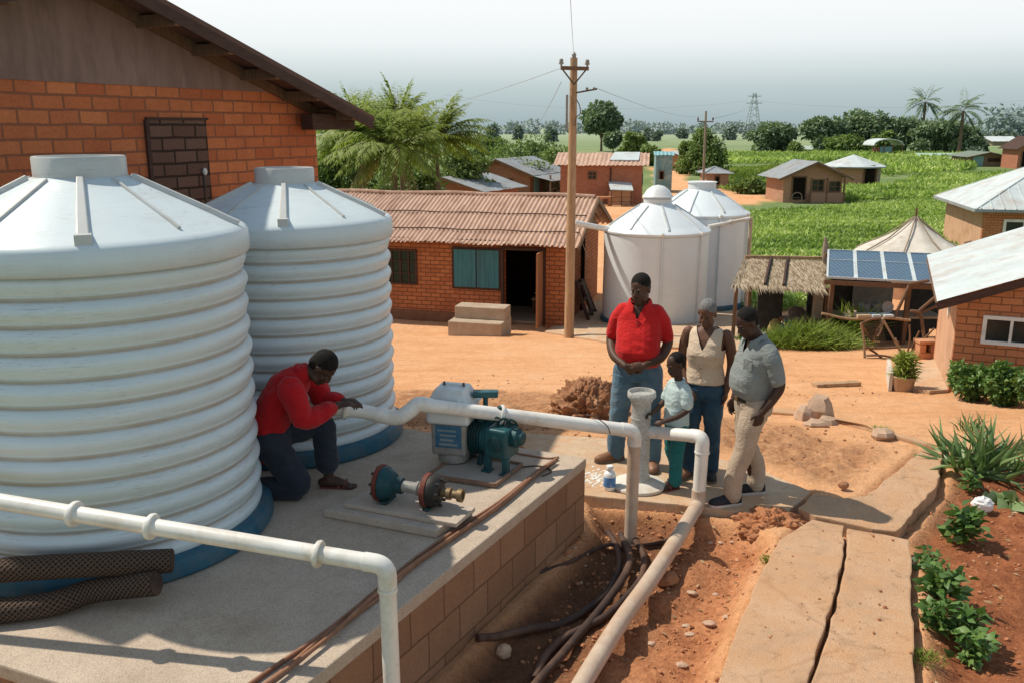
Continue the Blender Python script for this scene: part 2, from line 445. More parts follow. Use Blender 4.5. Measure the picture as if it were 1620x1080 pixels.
slabX_px = [(1288, 780), (1330, 788), (1370, 784), (1412, 750), (1461, 708), (1492, 714), (1484, 764), (1452, 800), (1418, 840), (1380, 836), (1290, 816), (1262, 803)]
SLABL = [at(x, y, 0.05).xy for x, y in slabL_px]; SLABR = [at(x, y, 0.045).xy for x, y in slabR_px]; SLABX = [at(x, y, 0.05).xy for x, y in slabX_px]
kerb_px = [(1205, 652), (1262, 657), (1320, 668), (1377, 683), (1420, 694), (1470, 708)]
TRENCH = [Vector((PA.x, PA.y))] + [at(x, y, 0).xy for x, y in ((925, 783), (1015, 793), (1112, 803), (1200, 822), (1236, 850), (1204, 905), (1180, 961), (1135, 1078), (1060, 1250))] + [PI_ + (PI_ - Vector((PA.x, PA.y))) * .5]
GARDEN = [at(x, y, 0).xy for x, y in ((1418, 845), (1484, 764), (1495, 735), (1560, 690), (1700, 690), (2100, 760), (1900, 1300), (1455, 1300), (1447, 1080), (1442, 900))]
def seg_dist(X, Y, poly):
    """signed distance to polygon, positive inside"""
    n = len(poly); d = np.full(X.shape, 1e9); ins = np.zeros(X.shape, bool)
    for i in range(n):
        ax, ay = poly[i][0], poly[i][1]; bx, by = poly[(i + 1) % n][0], poly[(i + 1) % n][1]
        ex, ey = bx - ax, by - ay; L = ex * ex + ey * ey + 1e-12
        t = np.clip(((X - ax) * ex + (Y - ay) * ey) / L, 0, 1)
        d = np.minimum(d, np.hypot(X - ax - t * ex, Y - ay - t * ey))
        c = ((ay > Y) != (by > Y)) & (X < ex * (Y - ay) / (ey if abs(ey) > 1e-9 else 1e-9) + ax)
        ins ^= c
    return np.where(ins, d, -d)
def npsm(a, b, x):
    t = np.clip((x - a) / (b - a), 0, 1); return t * t * (3 - 2 * t)
_rs = np.random.RandomState(3)
def vnoise(X, Y, sc, seed=0):
    """smooth value noise"""
    rs = np.random.RandomState(seed); T = rs.rand(256, 256)
    x, y = X * sc + 1000.3, Y * sc + 1000.7
    i, j = np.floor(x).astype(int), np.floor(y).astype(int); f, g = x - i, y - j
    f, g = f * f * (3 - 2 * f), g * g * (3 - 2 * g)
    a, b, c, d = T[i % 256, j % 256], T[(i + 1) % 256, j % 256], T[i % 256, (j + 1) % 256], T[(i + 1) % 256, (j + 1) % 256]
    return (a * (1 - f) + b * f) * (1 - g) + (c * (1 - f) + d * f) * g
ROUGH = [gnd(x, y).xy for x, y in ((560, 615), (760, 612), (880, 618), (1010, 640), (1120, 650), (1240, 665), (1330, 690), (1440, 712), (1360, 782), (1280, 772), (1120, 712), (960, 690), (700, 682), (560, 672))]
def terrain(X, Y):
    Z = PLAIN * np.clip((Y - 9) / 13, 0, 1)
    dt = seg_dist(X, Y, TRENCH); dg = seg_dist(X, Y, GARDEN); dr = seg_dist(X, Y, ROUGH)
    near = npsm(40, 14, Y)
    n1 = vnoise(X, Y, 1.3, 1) - .5; n2 = vnoise(X, Y, 5, 2) - .5; n3 = vnoise(X, Y, 13, 3) - .5; n4 = vnoise(X, Y, 27, 4) - .5
    Z = Z + near * (.03 * n1 + .012 * n2 + .005 * n3)
    tr = npsm(-.02, .22, dt)
    Z = Z - .20 * tr + tr * (.09 * n1 + .075 * n2 + .035 * n3 + .02 * n4)
    gr = npsm(0, .25, dg)
    Z = Z - .12 * gr + gr * (.06 * n1 + .05 * n2 + .02 * n3)
    wall_shade = npsm(1.25, .35, np.abs(seg_dist(X, Y, PLAT))) * tr  # platform's shade, painted into the trench soil colour near the wall
    ro = npsm(0, .35, dr)
    Z = Z + ro * (.05 * n2 + .04 * n3 + .025 * n4 - .01)
    keep = np.maximum.reduce([npsm(-.10, .03, seg_dist(X, Y, q)) for q in (PAD, SLABL, SLABR, SLABX, PLAT)])
    Z = np.where(Y < 12, Z - .10 * keep, Z)
    return Z, tr, gr, ro, wall_shade
def gz(x, y):
    return float(terrain(np.array([float(x)]), np.array([float(y)]))[0][0])
def gndt(px, py):
    return gnd(px, py, gz)

# ------------------------------------------------------------------ ground: one sheet to the horizon
def axis(lo, hi, step, far_lo, far_hi, k=1.10):
    a = list(np.arange(lo, hi + 1e-6, step)); s = step; x = hi
    while x < far_hi: s *= k; x += s; a.append(x)
    s = step; x = lo; pre = []
    while x > far_lo: s *= k; x -= s; pre.append(x)
    return np.array(pre[::-1] + a)
xs = axis(-2.2, 8.2, .042, -2600, 2600, 1.09); ys = axis(2.6, 13.5, .042, -6, 4200, 1.05)
XX, YY = np.meshgrid(xs, ys)
ZZ, TR, GR, RO, WALL_SHADE = terrain(XX, YY)
yard_far = [gnd(x, y).xy for x, y in ((300, 640), (560, 420), (640, 345), (860, 325), (1050, 310), (1040, 262), (1046, 236), (1058, 234), (1092, 262), (1088, 290), (1150, 300), (1215, 308), (1200, 322), (1140, 330), (1165, 372), (1162, 492), (1230, 498), (1300, 488), (1420, 462), (1540, 450), (1640, 470), (2600, 620), (2900, 900), (2600, 1500), (-700, 1500), (-700, 700))]
wob = (vnoise(XX, YY, .5, 9) - .5) * 1.2 + (vnoise(XX, YY, 2.5, 10) - .5) * .6
GREEN = npsm(.4, -.4, seg_dist(XX, YY, yard_far) + wob * np.clip(YY / 20, .2, 2))
nx_, ny_ = len(xs), len(ys)
me = bpy.data.meshes.new('ground')
V = np.stack([XX, YY, ZZ], -1).reshape(-1, 3)
me.vertices.add(len(V)); me.vertices.foreach_set('co', V.reshape(-1))
I = (np.arange(ny_ - 1)[:, None] * nx_ + np.arange(nx_ - 1)[None, :]).reshape(-1)
F = np.stack([I, I + 1, I + nx_ + 1, I + nx_], 1).astype(np.int32)
me.loops.add(F.size); me.loops.foreach_set('vertex_index', F.reshape(-1))
me.polygons.add(len(F)); me.polygons.foreach_set('loop_start', np.arange(len(F), dtype=np.int32) * 4); me.polygons.foreach_set('loop_total', np.full(len(F), 4, dtype=np.int32))
for nm, arr in (('green', GREEN), ('trench', TR), ('garden', GR), ('rough', RO), ('wall_shade', WALL_SHADE)):
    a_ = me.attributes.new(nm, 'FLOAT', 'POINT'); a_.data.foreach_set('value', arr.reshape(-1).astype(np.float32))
me.update(calc_edges=True)
me.polygons.foreach_set('use_smooth', [True] * len(me.polygons))
def groundmat():
    m = NT('laterite_ground'); v = m.coord('Object')
    n1 = m.noise(.55, 8, .7, v); n2 = m.noise(6, 8, .75, v); n3 = m.noise(70, 4, .7, v)
    yard = m.ramp(n1, [(.3, (.60, .30, .14)), (.5, (.70, .385, .20)), (.72, (.74, .45, .265))])
    yard = m.mix(m.math('MULTIPLY', m.ramp(n2, [(.45, (0, 0, 0)), (.75, (1, 1, 1))]), .5), yard, (.42, .19, .085))
    stk = m.noise(2.2, 6, .7, m.coord('Object', (.35, 2.4, 1)), .6)
    yard = m.mix(m.math('MULTIPLY', m.ramp(stk, [(.50, (0, 0, 0)), (.68, (1, 1, 1))]), .45), yard, (.47, .22, .10))
    yard = m.mix(m.math('MULTIPLY', m.ramp(stk, [(.30, (1, 1, 1)), (.42, (0, 0, 0))]), .5), yard, (.76, .49, .30))
    tre = m.ramp(n2, [(.3, (.33, .125, .055)), (.55, (.48, .21, .10)), (.75, (.60, .31, .17))])
    gar = m.ramp(n2, [(.3, (.20, .065, .03)), (.55, (.31, .115, .052)), (.8, (.42, .19, .095))])
    rou = m.ramp(n2, [(.3, (.33, .155, .075)), (.55, (.47, .25, .13)), (.8, (.64, .39, .23))])
    col = m.mix(m.attr('rough'), yard, rou); col = m.mix(m.attr('garden'), col, gar); col = m.mix(m.attr('trench'), col, tre); col = m.mix(m.math('MULTIPLY', m.attr('wall_shade'), .80), col, (.062, .034, .022))
    vf = m.coord('Object', (.12, 1, 1))
    strip = m.noise(.05, 4, .6, vf)
    gf = m.ramp(m.math('ADD', m.math('MULTIPLY', strip, .7), m.math('MULTIPLY', m.noise(.8, 6, .7, v), .3)),
                [(.32, (.10, .15, .055)), (.45, (.14, .205, .075)), (.55, (.19, .245, .10)), (.66, (.27, .28, .14)), (.76, (.34, .29, .18))])
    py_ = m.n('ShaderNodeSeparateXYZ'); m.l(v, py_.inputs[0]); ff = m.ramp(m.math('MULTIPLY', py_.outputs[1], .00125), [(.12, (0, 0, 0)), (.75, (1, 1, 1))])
    gf = m.mix(m.math('MULTIPLY', ff, .75), gf, (.33, .39, .29))  # distance haze painted into the far plain's colour
    col = m.mix(m.attr('green'), col, gf)
    sp = m.ramp(n3, [(.3, (.70, .66, .62)), (.5, (1, 1, 1)), (.75, (1.15, 1.13, 1.1))])
    col = m.mix(.8, col, sp, 'MULTIPLY')
    vo = m.n('ShaderNodeTexVoronoi'); vo.inputs['Scale'].default_value = 26; m.l(v, vo.inputs['Vector'])
    n5 = m.noise(24, 6, .75, v)
    grit = m.ramp(n5, [(.30, (.72, .68, .64)), (.44, (1.06, 1.05, 1.04)), (.64, (1.38, 1.36, 1.32))]); col = m.mix(.7, col, grit, 'MULTIPLY')
    h = m.math('ADD', m.math('ADD', m.math('MULTIPLY', n2, 1.6), m.math('MULTIPLY', n3, .6)), m.math('MULTIPLY', n5, 1.2))
    m.bump(h, .6, .035)
    return m.fin(col, .95, 0, .12)
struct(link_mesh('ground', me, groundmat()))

# ------------------------------------------------------------------ pavements and paths
def rough_poly(P, step=.10, amp=.012, seed=1):
    out = []; rs = random.Random(seed); n = len(P)
    for i in range(n):
        a, b = Vector(P[i]), Vector(P[(i + 1) % n]); L = (b - a).length; k = max(1, int(L / step))
        nrm = Vector((-(b - a).y, (b - a).x)) / max(L, 1e-6)
        for j in range(k):
            out.append(a + (b - a) * (j / k) + nrm * rs.uniform(-amp, amp) * (1 if j else .5))
    return out
def sheet(name, P, top, bot, mat, seed=1, amp=.012):
    mb = MB(); mb.prism(rough_poly(P, .1, amp, seed), bot, top)
    return struct(mb.build(name, mat, uv=False, bevel=.012, attr=False))
sheet('pavement', PAD, 0.012, -.36, M['pad'], 2, .008)
sheet('path', SLABL, 0.05, -.36, M['path'], 3, .011)
sheet('path', SLABR, 0.045, -.36, M['path'], 4, .011)
sheet('path', SLABX, 0.053, -.36, M['path'], 5, .012)
K = [gnd(x, y) for x, y in kerb_px]
for i, p in enumerate(K): K[i] = p
kp = [(p.x - .02, p.y + .10) for p in K] + [(p.x + .02, p.y - .10) for p in K[::-1]]
kz1 = [p.z + .05 for p in K] + [p.z + .055 for p in K[::-1]]; kz0 = [z - .3 for z in kz1]
struct(MB().prism(kp, kz0, kz1).build('kerb', M['path'], bevel=.02, attr=False))
# bare concrete apron under the small house and the round tanks
ap = [gnd(x, y).xy for x, y in ((862, 527), (985, 548), (1230, 560), (1215, 500), (960, 470), (880, 515))]
apz = [gnd(x, y).z for x, y in ((862, 527), (985, 548), (1230, 560), (1215, 500), (960, 470), (880, 515))]
struct(MB().prism(ap, [z - .3 for z in apz], [z + .045 for z in apz]).build('pavement', M['pad'], attr=False))

# ------------------------------------------------------------------ the tank platform
pl = thing('platform', 'raised concrete platform with brown block sides carrying the two ribbed water tanks', 'platform', (PA.x, PA.y, 0))
po = Vector((PA.x, PA.y, 0))
def shrink(P, d):
    c = sum((Vector(p) for p in P), Vector((0, 0))) / len(P)
    return [Vector(p) + (c - Vector(p)).normalized() * d for p in P]
MB().prism(PLAT, .475, SLAB).build('deck', M['slab'], pl, po, bevel=.012, attr=False)
MB().prism(shrink(PLAT, .012), -.5, .475).build('block_wall', M['block'], pl, po, uv=True, attr=False)
# ------------------------------------------------------------------ ribbed water tanks
def ridge(mb, prof, ang, w0, w1, h, lift=0.0):
    ca, sa = math.cos(ang), math.sin(ang); rd = Vector((ca, sa, 0)); tg = Vector((-sa, ca, 0)); n = len(prof); vs = []
    for i, (r, z) in enumerate(prof):
        a, b = prof[max(i - 1, 0)], prof[min(i + 1, n - 1)]
        t = Vector((b[0] - a[0], 0, b[1] - a[1])).normalized(); nm = rd * (-t.z) + Vector((0, 0, t.x))
        if nm.z < 0: nm = -nm
        w = w0 + (w1 - w0) * i / (n - 1); c = rd * r + Vector((0, 0, z + lift))
        vs += [c - tg * w / 2 - nm * .012, c + tg * w / 2 - nm * .012, c + tg * w * .36 + nm * h, c - tg * w * .36 + nm * h]
    fs = [(3, 2, 1, 0)] + [(i * 4 + k, i * 4 + (k + 1) % 4, i * 4 + 4 + (k + 1) % 4, i * 4 + 4 + k) for i in range(n - 1) for k in range(4)] + [tuple(4 * (n - 1) + k for k in range(4))]
    mb.add(vs, fs)
def ribbed_tank(loc, label, N, H, seed, rz, k_=1.0, dh=.225):
    R = .945
    t = thing('water_tank', label, 'water tank', loc, rz, 'big ribbed white water tanks')
    rs = random.Random(seed)
    prof, at_ = [], []
    K = 18
    jit = [rs.uniform(-.006, .006) for _ in range(N + 1)]
    for j in range(N * K + 1):
        u = j / K; s_ = abs(math.sin(PI * (u % 1) ** 1.4)); k = int(u) if u < N else N - 1
        tt = u % 1; r = R - .036 + (.036 + jit[k] * .6) * s_ ** .95 + .007 * math.exp(-((tt - .16) / .05) ** 2)
        # a flatter shoulder on the top of each bulge
        prof.append((r, .07 + (H - .07) * u / N)); at_.append(max(0, 1 - s_ * 2.4) * (.8 if (u % 1) < .5 else .4))
    MB().lathe(prof, 112, a=at_).build('tank_body', M['white_tank'], t, smooth=True)
    b = [(.93, .004), (1.0, .004), (1.012, .02), (1.008, .085), (.995, .115), (.955, .135), (.92, .137)]
    MB().lathe(b, 96).build('base_ring', M['blue_ring'], t, smooth=True)
    lid = [(R - .045, H + .004), (R - .03, H - .014), (R + .022, H - .016), (R + .028, H - .006), (R + .030, H + .06), (R + .024, H + .118), (R + .008, H + .142), (R - .03, H + .162), (R - .09, H + .19)]
    dome = [(R - .09 - (R - .09 - .30) * i / 8, H + .19 + dh * (i / 8) ** .93 - .02 * (1 - i / 8) * (i / 8)) for i in range(1, 9)]
    lid += dome + [(.272, H + .20 + dh)]
    L = MB().lathe(lid, 96, a=[1, 1, .8, .3] + [.04] * (len(lid) - 4)).build('lid', M['white_tank'], t, smooth=True)  # lower lip coloured dark to draw the shadow gap under the lid
    path = [(R - .02, H + .158)] + [(R - .09, H + .19)] + dome
    for k in range(10):
        ang = -PI / 2 + k * 2 * PI / 10
        mb = MB()
        if k == 0:
            ridge(mb, path, ang, .085, .05, .028)
            p = Vector((math.cos(ang) * (R - .055), math.sin(ang) * (R - .055), H + .165))
            mb.box(p, (.088, .10, .085))
        elif k % 2: ridge(mb, path[1:], ang, .028, .022, .016)
        else: ridge(mb, path, ang, .06, .045, .03)
        mb.build('rib', M['white_tank'], L, bevel=.005)
    nk = [(.268, H + .175 + dh), (.268, H + .315 + dh), (.262, H + .323 + dh), (.235, H + .323 + dh), (.23, H + .305 + dh), (.0, H + .30 + dh)]
    MB().lathe(nk, 64, cap=False).build('neck', M['white_tank'], t, smooth=True)
    t.scale = (k_, k_, 1)
    return t
ribbed_tank((-2.67, 5.57, SLAB), 'nearest big ribbed white tank, brown hose ends lying at its foot', 12, 1.87, 1, rad(24), 1.0, .27)
ribbed_tank((-1.885, 7.45, SLAB), 'second big ribbed white tank, behind the kneeling man in red', 12, 1.76, 2, rad(12), .90)

# ------------------------------------------------------------------ pipes
def along(P, k):
    i = int(k); f = k - i; return P[i] + (P[min(i + 1, len(P) - 1)] - P[i]) * f
def collar(name, p, d, r, t, mat, parent, org, flat=False):
    x, y, w = frame_from(d); Mx = Matrix((x, y, w)).transposed()
    h = .012
    MB().lathe([(r, -h), (r + .022, -h), (r + .026, 0), (r + .022, h), (r, h)], 28, p, Mx).build(name, mat, parent, org, smooth=True)
def elbow(mb, a, b, c, r, n=24, k=.11):
    """quarter bend rounding corner b"""
    a, b, c = Vector(a), Vector(b), Vector(c); p = b + (a - b).normalized() * k; q = b + (c - b).normalized() * k
    pts = [p * (1 - t) ** 2 + b * 2 * t * (1 - t) + q * t * t for t in [i / 8 for i in range(9)]]
    pts = [p + (a - b).normalized() * .05] + pts + [q + (c - b).normalized() * .05]
    mb.tube(pts, r, n)
# pipe crossing the foreground, dropping beside the platform
q0 = Vector((-3.55, 4.46, 1.365)); q1 = aty(612, 893, 3.93); q2 = Vector((q1.x + .006, q1.y + .01, -.25))
rp = .043
t = thing('water_pipe', 'white pipe crossing the foreground before the nearest tank, then dropping beside the platform', 'pipe', tuple(q1))
d = (q1 - q0).normalized()
MB().tube([q0, q1 - d * .05], rp, 28).build('run', M['pvc'], t, q1, smooth=True)
mb = MB(); elbow(mb, q0, q1, q2, rp + .004, 28, .065); mb.build('elbow', M['pvc'], t, q1, smooth=True)
MB().tube([q1 + Vector((0, 0, -.06)), q2], rp, 28).build('downpipe', M['pvc'], t, q1, smooth=True)
collar('coupling', q1 + Vector((0, 0, -.135)), (0, 0, 1), rp - .018, .02, M['pvc'], t, q1)
def on_run(px):
    lo, hi = 0.0, 1.0
    for _ in range(40):
        m = (lo + hi) / 2; p = q0 + (q1 - q0) * m
        zc = p.y * math.cos(PITCH) + (CAMZ - p.z) * math.sin(PITCH)
        if 810 + p.x / zc * FPX < px: lo = m
        else: hi = m
    return q0 + (q1 - q0) * lo
for px in (118, 240, 504): collar('flange', on_run(px), d, rp, .02, M['pvc'], t, q1)
# supply pipe: first tank -> S bend -> over the pump -> upright
s = [Vector((-2.25, 6.18, 1.262)), aty(545, 647, 6.38), aty(628, 660, 6.42), aty(662, 639, 6.47), aty(1004, 681, 6.80)]
s.append(Vector((s[4].x - .005, 6.81, -.35))); r2 = .054
t = thing('water_pipe', 'long white pipe leaving the ribbed tanks, running over the pump and down into the trench', 'pipe', tuple(s[4]))
o = s[4]
MB().tube(crom([s[0], s[1], s[2] - (s[2] - s[1]) * .35], 3), r2, 24).build('tank_run', M['pvc'], t, o, smooth=True)
c_ = crom([s[2] - (s[2] - s[1]) * .4, s[2], (s[2] + s[3]) / 2 + Vector((.015, 0, 0)), s[3], s[3] + (s[4] - s[3]) * .06], 6)
MB().tube(c_, r2 + .005, 24).build('double_bend', M['pvc'], t, o, smooth=True)
MB().tube([s[3] + (s[4] - s[3]) * .02, s[4] - (s[4] - s[3]).normalized() * .06], r2, 24).build('main_run', M['pvc'], t, o, smooth=True)
mb = MB(); elbow(mb, s[3], s[4], s[5], r2 + .004, 24, .07); mb.build('elbow', M['pvc'], t, o, smooth=True)
MB().tube([s[4] + Vector((0, 0, -.07)), s[5]], r2 - .002, 24).build('downpipe', M['pvc_dirty'], t, o, smooth=True)
collar('flange', s[1] + Vector((.01, 0, 0)), s[2] - s[1], r2, .02, M['pvc'], t, o)
collar('flange', s[3] + (s[4] - s[3]) * .37, s[4] - s[3], r2, .02, M['pvc'], t, o)
mb = MB(); w0 = s[3] + (s[4] - s[3]) * .80
mb.tube(crom([w0 + Vector((-.06, .02, r2 + .03)), w0 + Vector((-.02, 0, r2 + .035)), w0 + Vector((.06, -.04, r2)), w0 + Vector((.11, -r2 - .004, .01)), w0 + Vector((.13, -r2, -.05))], 5), .004, 6)
mb.build('wire_tie', M['iron'], t, o, smooth=True)
# outlet pipe: column -> upright -> along the trench
u = [Vector((1.16, 7.62, .515)), aty(1112, 690, 7.12), None, None]
u[2] = Vector((u[1].x - .01, 7.12, .02)); g0 = at(1108, 800, -.02); g1 = at(925, 1080, -.10); g2 = g1 + (g1 - g0) * .5
t = thing('water_pipe', 'white outlet pipe from the clear column with long dusty length along the trench', 'pipe', tuple(u[2])); o = u[2]; r3 = .056
MB().tube([u[0], u[1] - (u[1] - u[0]).normalized() * .06], r3, 24).build('run', M['pvc'], t, o, smooth=True)
mb = MB(); elbow(mb, u[0], u[1], u[2], r3 + .004, 24, .07); mb.build('elbow', M['pvc'], t, o, smooth=True)
MB().tube([u[1] + Vector((0, 0, -.07)), u[2]], r3, 24).build('downpipe', M['pvc'], t, o, smooth=True)
collar('coupling', u[1] + Vector((0, 0, -.14)), (0, 0, 1), r3 - .016, .02, M['pvc'], t, o)
mb = MB(); elbow(mb, u[1], u[2], g1, r3 + .006, 24, .09); mb.build('elbow', M['pvc_dirty'], t, o, smooth=True)
gp = [u[2] + (g1 - u[2]).normalized() * .1] + [u[2] + (g2 - u[2]) * k + Vector((.012 * math.sin(9 * k), 0, .01 * math.sin(14 * k))) for k in (.2, .35, .5, .65, .8, 1)]
MB().tube(crom(gp, 4), .060, 24).build('trench_run', M['pvc_dirty'], t, o, smooth=True)

# ------------------------------------------------------------------ braided hose lying against the first tank
def braid():
    m = NT('braided_hose_weave'); uv = m.coord('UV')
    sx = m.n('ShaderNodeSeparateXYZ'); m.l(uv, sx.inputs[0])
    a = m.math('SINE', m.math('MULTIPLY', m.math('ADD', sx.outputs[0], sx.outputs[1]), 210.0))
    b = m.math('SINE', m.math('MULTIPLY', m.math('SUBTRACT', sx.outputs[0], sx.outputs[1]), 210.0))
    h = m.math('MAXIMUM', a, m.math('MULTIPLY_ADD', b, .75)); h.node.inputs[1].links[0].from_node.inputs[2].default_value = -.15
    col = m.ramp(m.math('MULTIPLY_ADD', h, .5), [(0, (.045, .029, .021)), (.45, (.105, .068, .050)), (.9, (.19, .13, .097))]); 
    col.node.inputs[0].links[0].from_node.inputs[2].default_value = .5 if False else .3
    m.bump(h, 1.0, .012)
    return m.fin(col, .85, 0, .2)
M['braid'] = braid()
def uv_tube(name, pts, r, mat, parent, org, n=28):
    P = pts; mb = MB(); mb.tube(P, r, n); o = mb.build(name, mat, parent, org, smooth=True)
    me = o.data; L = [0]
    for i in range(1, len(P)): L.append(L[-1] + (P[i] - P[i - 1]).length)
    uvl = me.uv_layers.new(name='UVMap')
    for p in me.polygons:
        vi = [me.loops[l].vertex_index for l in p.loop_indices]; ks = [v % n for v in vi]; wrap = max(ks) - min(ks) > 1 and len(vi) == 4
        for l, v in zip(p.loop_indices, vi):
            k = v % n; k = n if (wrap and k == 0) else k
            rr = r if not isinstance(r, (list, tuple)) else r[0]
            uvl.data[l].uv = (L[v // n], k / n * 28 * 2 * PI / 420)
    return o
hp = [at(247, 922, .72), Vector((-2.35, 4.52, .66)), at(60, 958, .635), Vector((-3.25, 4.28, .635)), Vector((-3.75, 4.30, .68)), Vector((-3.9, 4.42, .76)), Vector((-3.6, 4.44, .80)), Vector((-3.1, 4.42, .815)), at(60, 897, .825), aty(272, 886, 4.62)]
t = thing('braided_hose', 'thick brown braided hose doubled back, two cut ends against the nearest tank', 'hose', tuple(hp[0]))
hpp = crom(hp, 10)
uv_tube('hose', hpp, .069, M['braid'], t, hp[0])
for a, b in ((hpp[0], hpp[1]), (hpp[-1], hpp[-2])):
    dd = (a - b).normalized()
    MB().tube([a - dd * .004, a + dd * .006], .062, 24).build('cut_end', M['black_hose'], t, hp[0], smooth=True)

# ------------------------------------------------------------------ pump set on the platform
tr = [at(x, y, SLAB + .02) for x, y in ((676, 752), (783, 768), (826, 735), (730, 718))]
t = thing('dosing_pump', 'white pump housing with blue labelled tank beside the teal motor on the platform', 'pump', (-.47, 6.74, SLAB)); o = Vector((-.47, 6.74, SLAB))
M['grey_plastic'] = surf('clear_grey_plastic', (.22, .21, .19), (.34, .33, .30), 6, .25, .05, 30, spec=.5, stain=(.14, .11, .09))
M['label_blue'] = surf('label_blue', (.03, .11, .20), (.05, .16, .27), 6, .5, 0, 30, stain=(.12, .2, .25), sscale=9)
M['label_grey'] = surf('label_grey', (.17, .23, .25), (.26, .31, .32), 9, .6, 0, 30)
M['pump_white'] = surf('pump_white_paint', (.60, .64, .64), (.70, .73, .72), 5, .45, .06, 50, stain=(.42, .38, .33), sscale=3)
Rz = Matrix.Rotation(rad(-14), 3, 'Z')
def lb(name, c, size, mat, taper=1, bev=.02, par=t, org=o):
    return MB().box(Rz @ Vector(c) + Vector((0, 0, 0)), size, M=Rz, taper=taper).build(name, mat, par, (0, 0, 0), bevel=bev, smooth=True, seg=3)
MB().lathe([(.10, .03), (.125, .035), (.13, .08), (.115, .12), (.0, .12)], 40).build('foot', M['grey_plastic'], t, smooth=True)
tk = lb('tank', (0, 0, .235), (.285, .27, .27), M['grey_plastic'], 1.03, .03)
lab = MB(); lab.box(Rz @ Vector((0, -.139, .265)), (.215, .006, .185), M=Rz); lab = lab.build('label', M['label_blue'], tk, bevel=.002)
pn = MB()
for i in range(4):
    pn.box(Rz @ Vector((-.012 + .012 * (i % 2), -.1435, .315 - .038 * i)), (.15 - .02 * (i % 3), .003, .016), M=Rz)
pn.build('printed_panel', M['label_grey'], lab)
lb('housing', (0, 0, .435), (.355, .33, .135), M['pump_white'], 1.0, .03)
hd = MB().box((0, 0, .575), (.37, .34, .14), M=Rz, taper=.62).build('hood', M['pump_white'], t, bevel=.014, smooth=True, seg=3)
MB().box((0, 0, .508), (.385, .355, .018), M=Rz).build('rim', M['pump_white'], hd, bevel=.004)
mb = MB()
for sx in (-1, 1): mb.bar(Rz @ Vector((sx * .06, -.09, .645)), Rz @ Vector((sx * .10, -.165, .525)), .012, .014)
mb.bar(Rz @ Vector((-.1, .02, .648)), Rz @ Vector((.1, .02, .648)), .014, .016); mb.build('hood_ribs', M['pump_white'], hd)
for sx in (-.07, .09): MB().tube([Rz @ Vector((sx, .0, .64)), Rz @ Vector((sx, 0, .675))], .009, 8).build('bolt', M['iron'], hd)
# teal motor
M['teal_metal'] = surf('teal_machine_paint', (.008, .060, .072), (.020, .115, .13), 7, .45, .25, 50, .1, (.05, .045, .04), 4, spec=.45)
M['teal_dark'] = surf('dark_teal_metal', (.008, .045, .055), (.02, .085, .095), 9, .5, .3, 60, .2, (.04, .03, .025), 5)
mo = Vector((-.15, 6.62, SLAB)); t = thing('motor_pump', 'teal green electric pump with finned drum, standing on a tray under the long pipe', 'pump', tuple(mo))
Rm = Matrix.Rotation(rad(-28), 3, 'Z')
lc = lambda x, y, z: Rm @ Vector((x, y, z))
ax = Rm @ Matrix.Rotation(rad(90), 3, 'Y')
dr = MB().lathe([(.09, -.24), (.125, -.235), (.14, -.2), (.14, .02), (.15, .03), (.15, .06), (.12, .065)], 40, lc(-.07, .04, .245), ax).build('motor_drum', M['teal_metal'], t, smooth=True)
for i in range(9):
    MB().lathe([(.138, -.003), (.156, -.003), (.156, .003), (.138, .003)], 32, lc(-.27 + .024 * i, .04, .245), ax, cap=False).build('cooling_fin', M['teal_dark'], dr)
MB().box(lc(.10, -.04, .26), (.20, .22, .24), M=Rm).build('pump_head', M['teal_metal'], t, bevel=.022, smooth=True, seg=3)
MB().lathe([(.0, -.01), (.07, -.01), (.075, 0), (.075, .04), (.055, .055), (.05, .08), (.0, .085)], 28, lc(.205, -.03, .30), ax).build('end_cap', M['teal_dark'], t, smooth=True)
MB().lathe([(.062, 0), (.062, .012), (.04, .016), (0, .016)], 24, lc(.10, -.15, .26), Rm @ Matrix.Rotation(rad(90), 3, 'X')).build('face_plate', M['teal_dark'], t, smooth=True)
for sx in (.02, .18):
    MB().box(lc(sx, -.12, .085), (.05, .05, .14), M=Rm).build('leg', M['teal_metal'], t, bevel=.006)
    MB().box(lc(sx, -.125, .03), (.075, .085, .016), M=Rm).build('foot_plate', M['teal_metal'], t, bevel=.004)
for sx in (-.24, -.1):
    MB().box(lc(sx, .04, .075), (.04, .20, .1), M=Rm, taper=.7).build('leg', M['teal_dark'], t, bevel=.006)
for px_, h in ((-.1, .45), (.07, .50)):
    mb = MB(); c = lc(px_, .0, .33); mb.lathe([(.03, 0), (.03, h - .40), (.045, h - .395), (.045, h - .37), (.028, h - .365), (.028, h - .31), (0, h - .31)], 20, c); mb.build('port', M['teal_dark'], t, smooth=True)
MB().box(Vector((-.06, .10, .585)), (.20, .085, .05)).build('terminal_box', M['teal_metal'], t, bevel=.012, smooth=True, seg=3)
MB().tube([Vector((-.06, .10, .57)), Vector((-.06, .08, .40))], .02, 12).build('terminal_stem', M['teal_dark'], t, smooth=True)
rs = random.Random(4)
mb = MB()
for i in range(5):
    p = lc(-.1 + .06 * i, -.03, .40); mb.tube(crom([p, p + Vector((.02, -.05, .05)), p + Vector((.06, -.03, .03)), p + Vector((.08, .0, -.01))], 5), .009, 8)
mb.build('loose_wiring', M['teal_dark'], t, smooth=True)
t = thing('metal_tray', 'thin rusty edged plate under the pump and the teal motor', 'tray', tuple(tr[0])); o = tr[0]
MB().prism([p.xy for p in tr], SLAB + .004, SLAB + .022).build('plate', surf('tray_grey', (.33, .29, .25), (.44, .39, .34), 4, .7, .2, 50, stain=(.2, .12, .08)), t, o, bevel=.003)
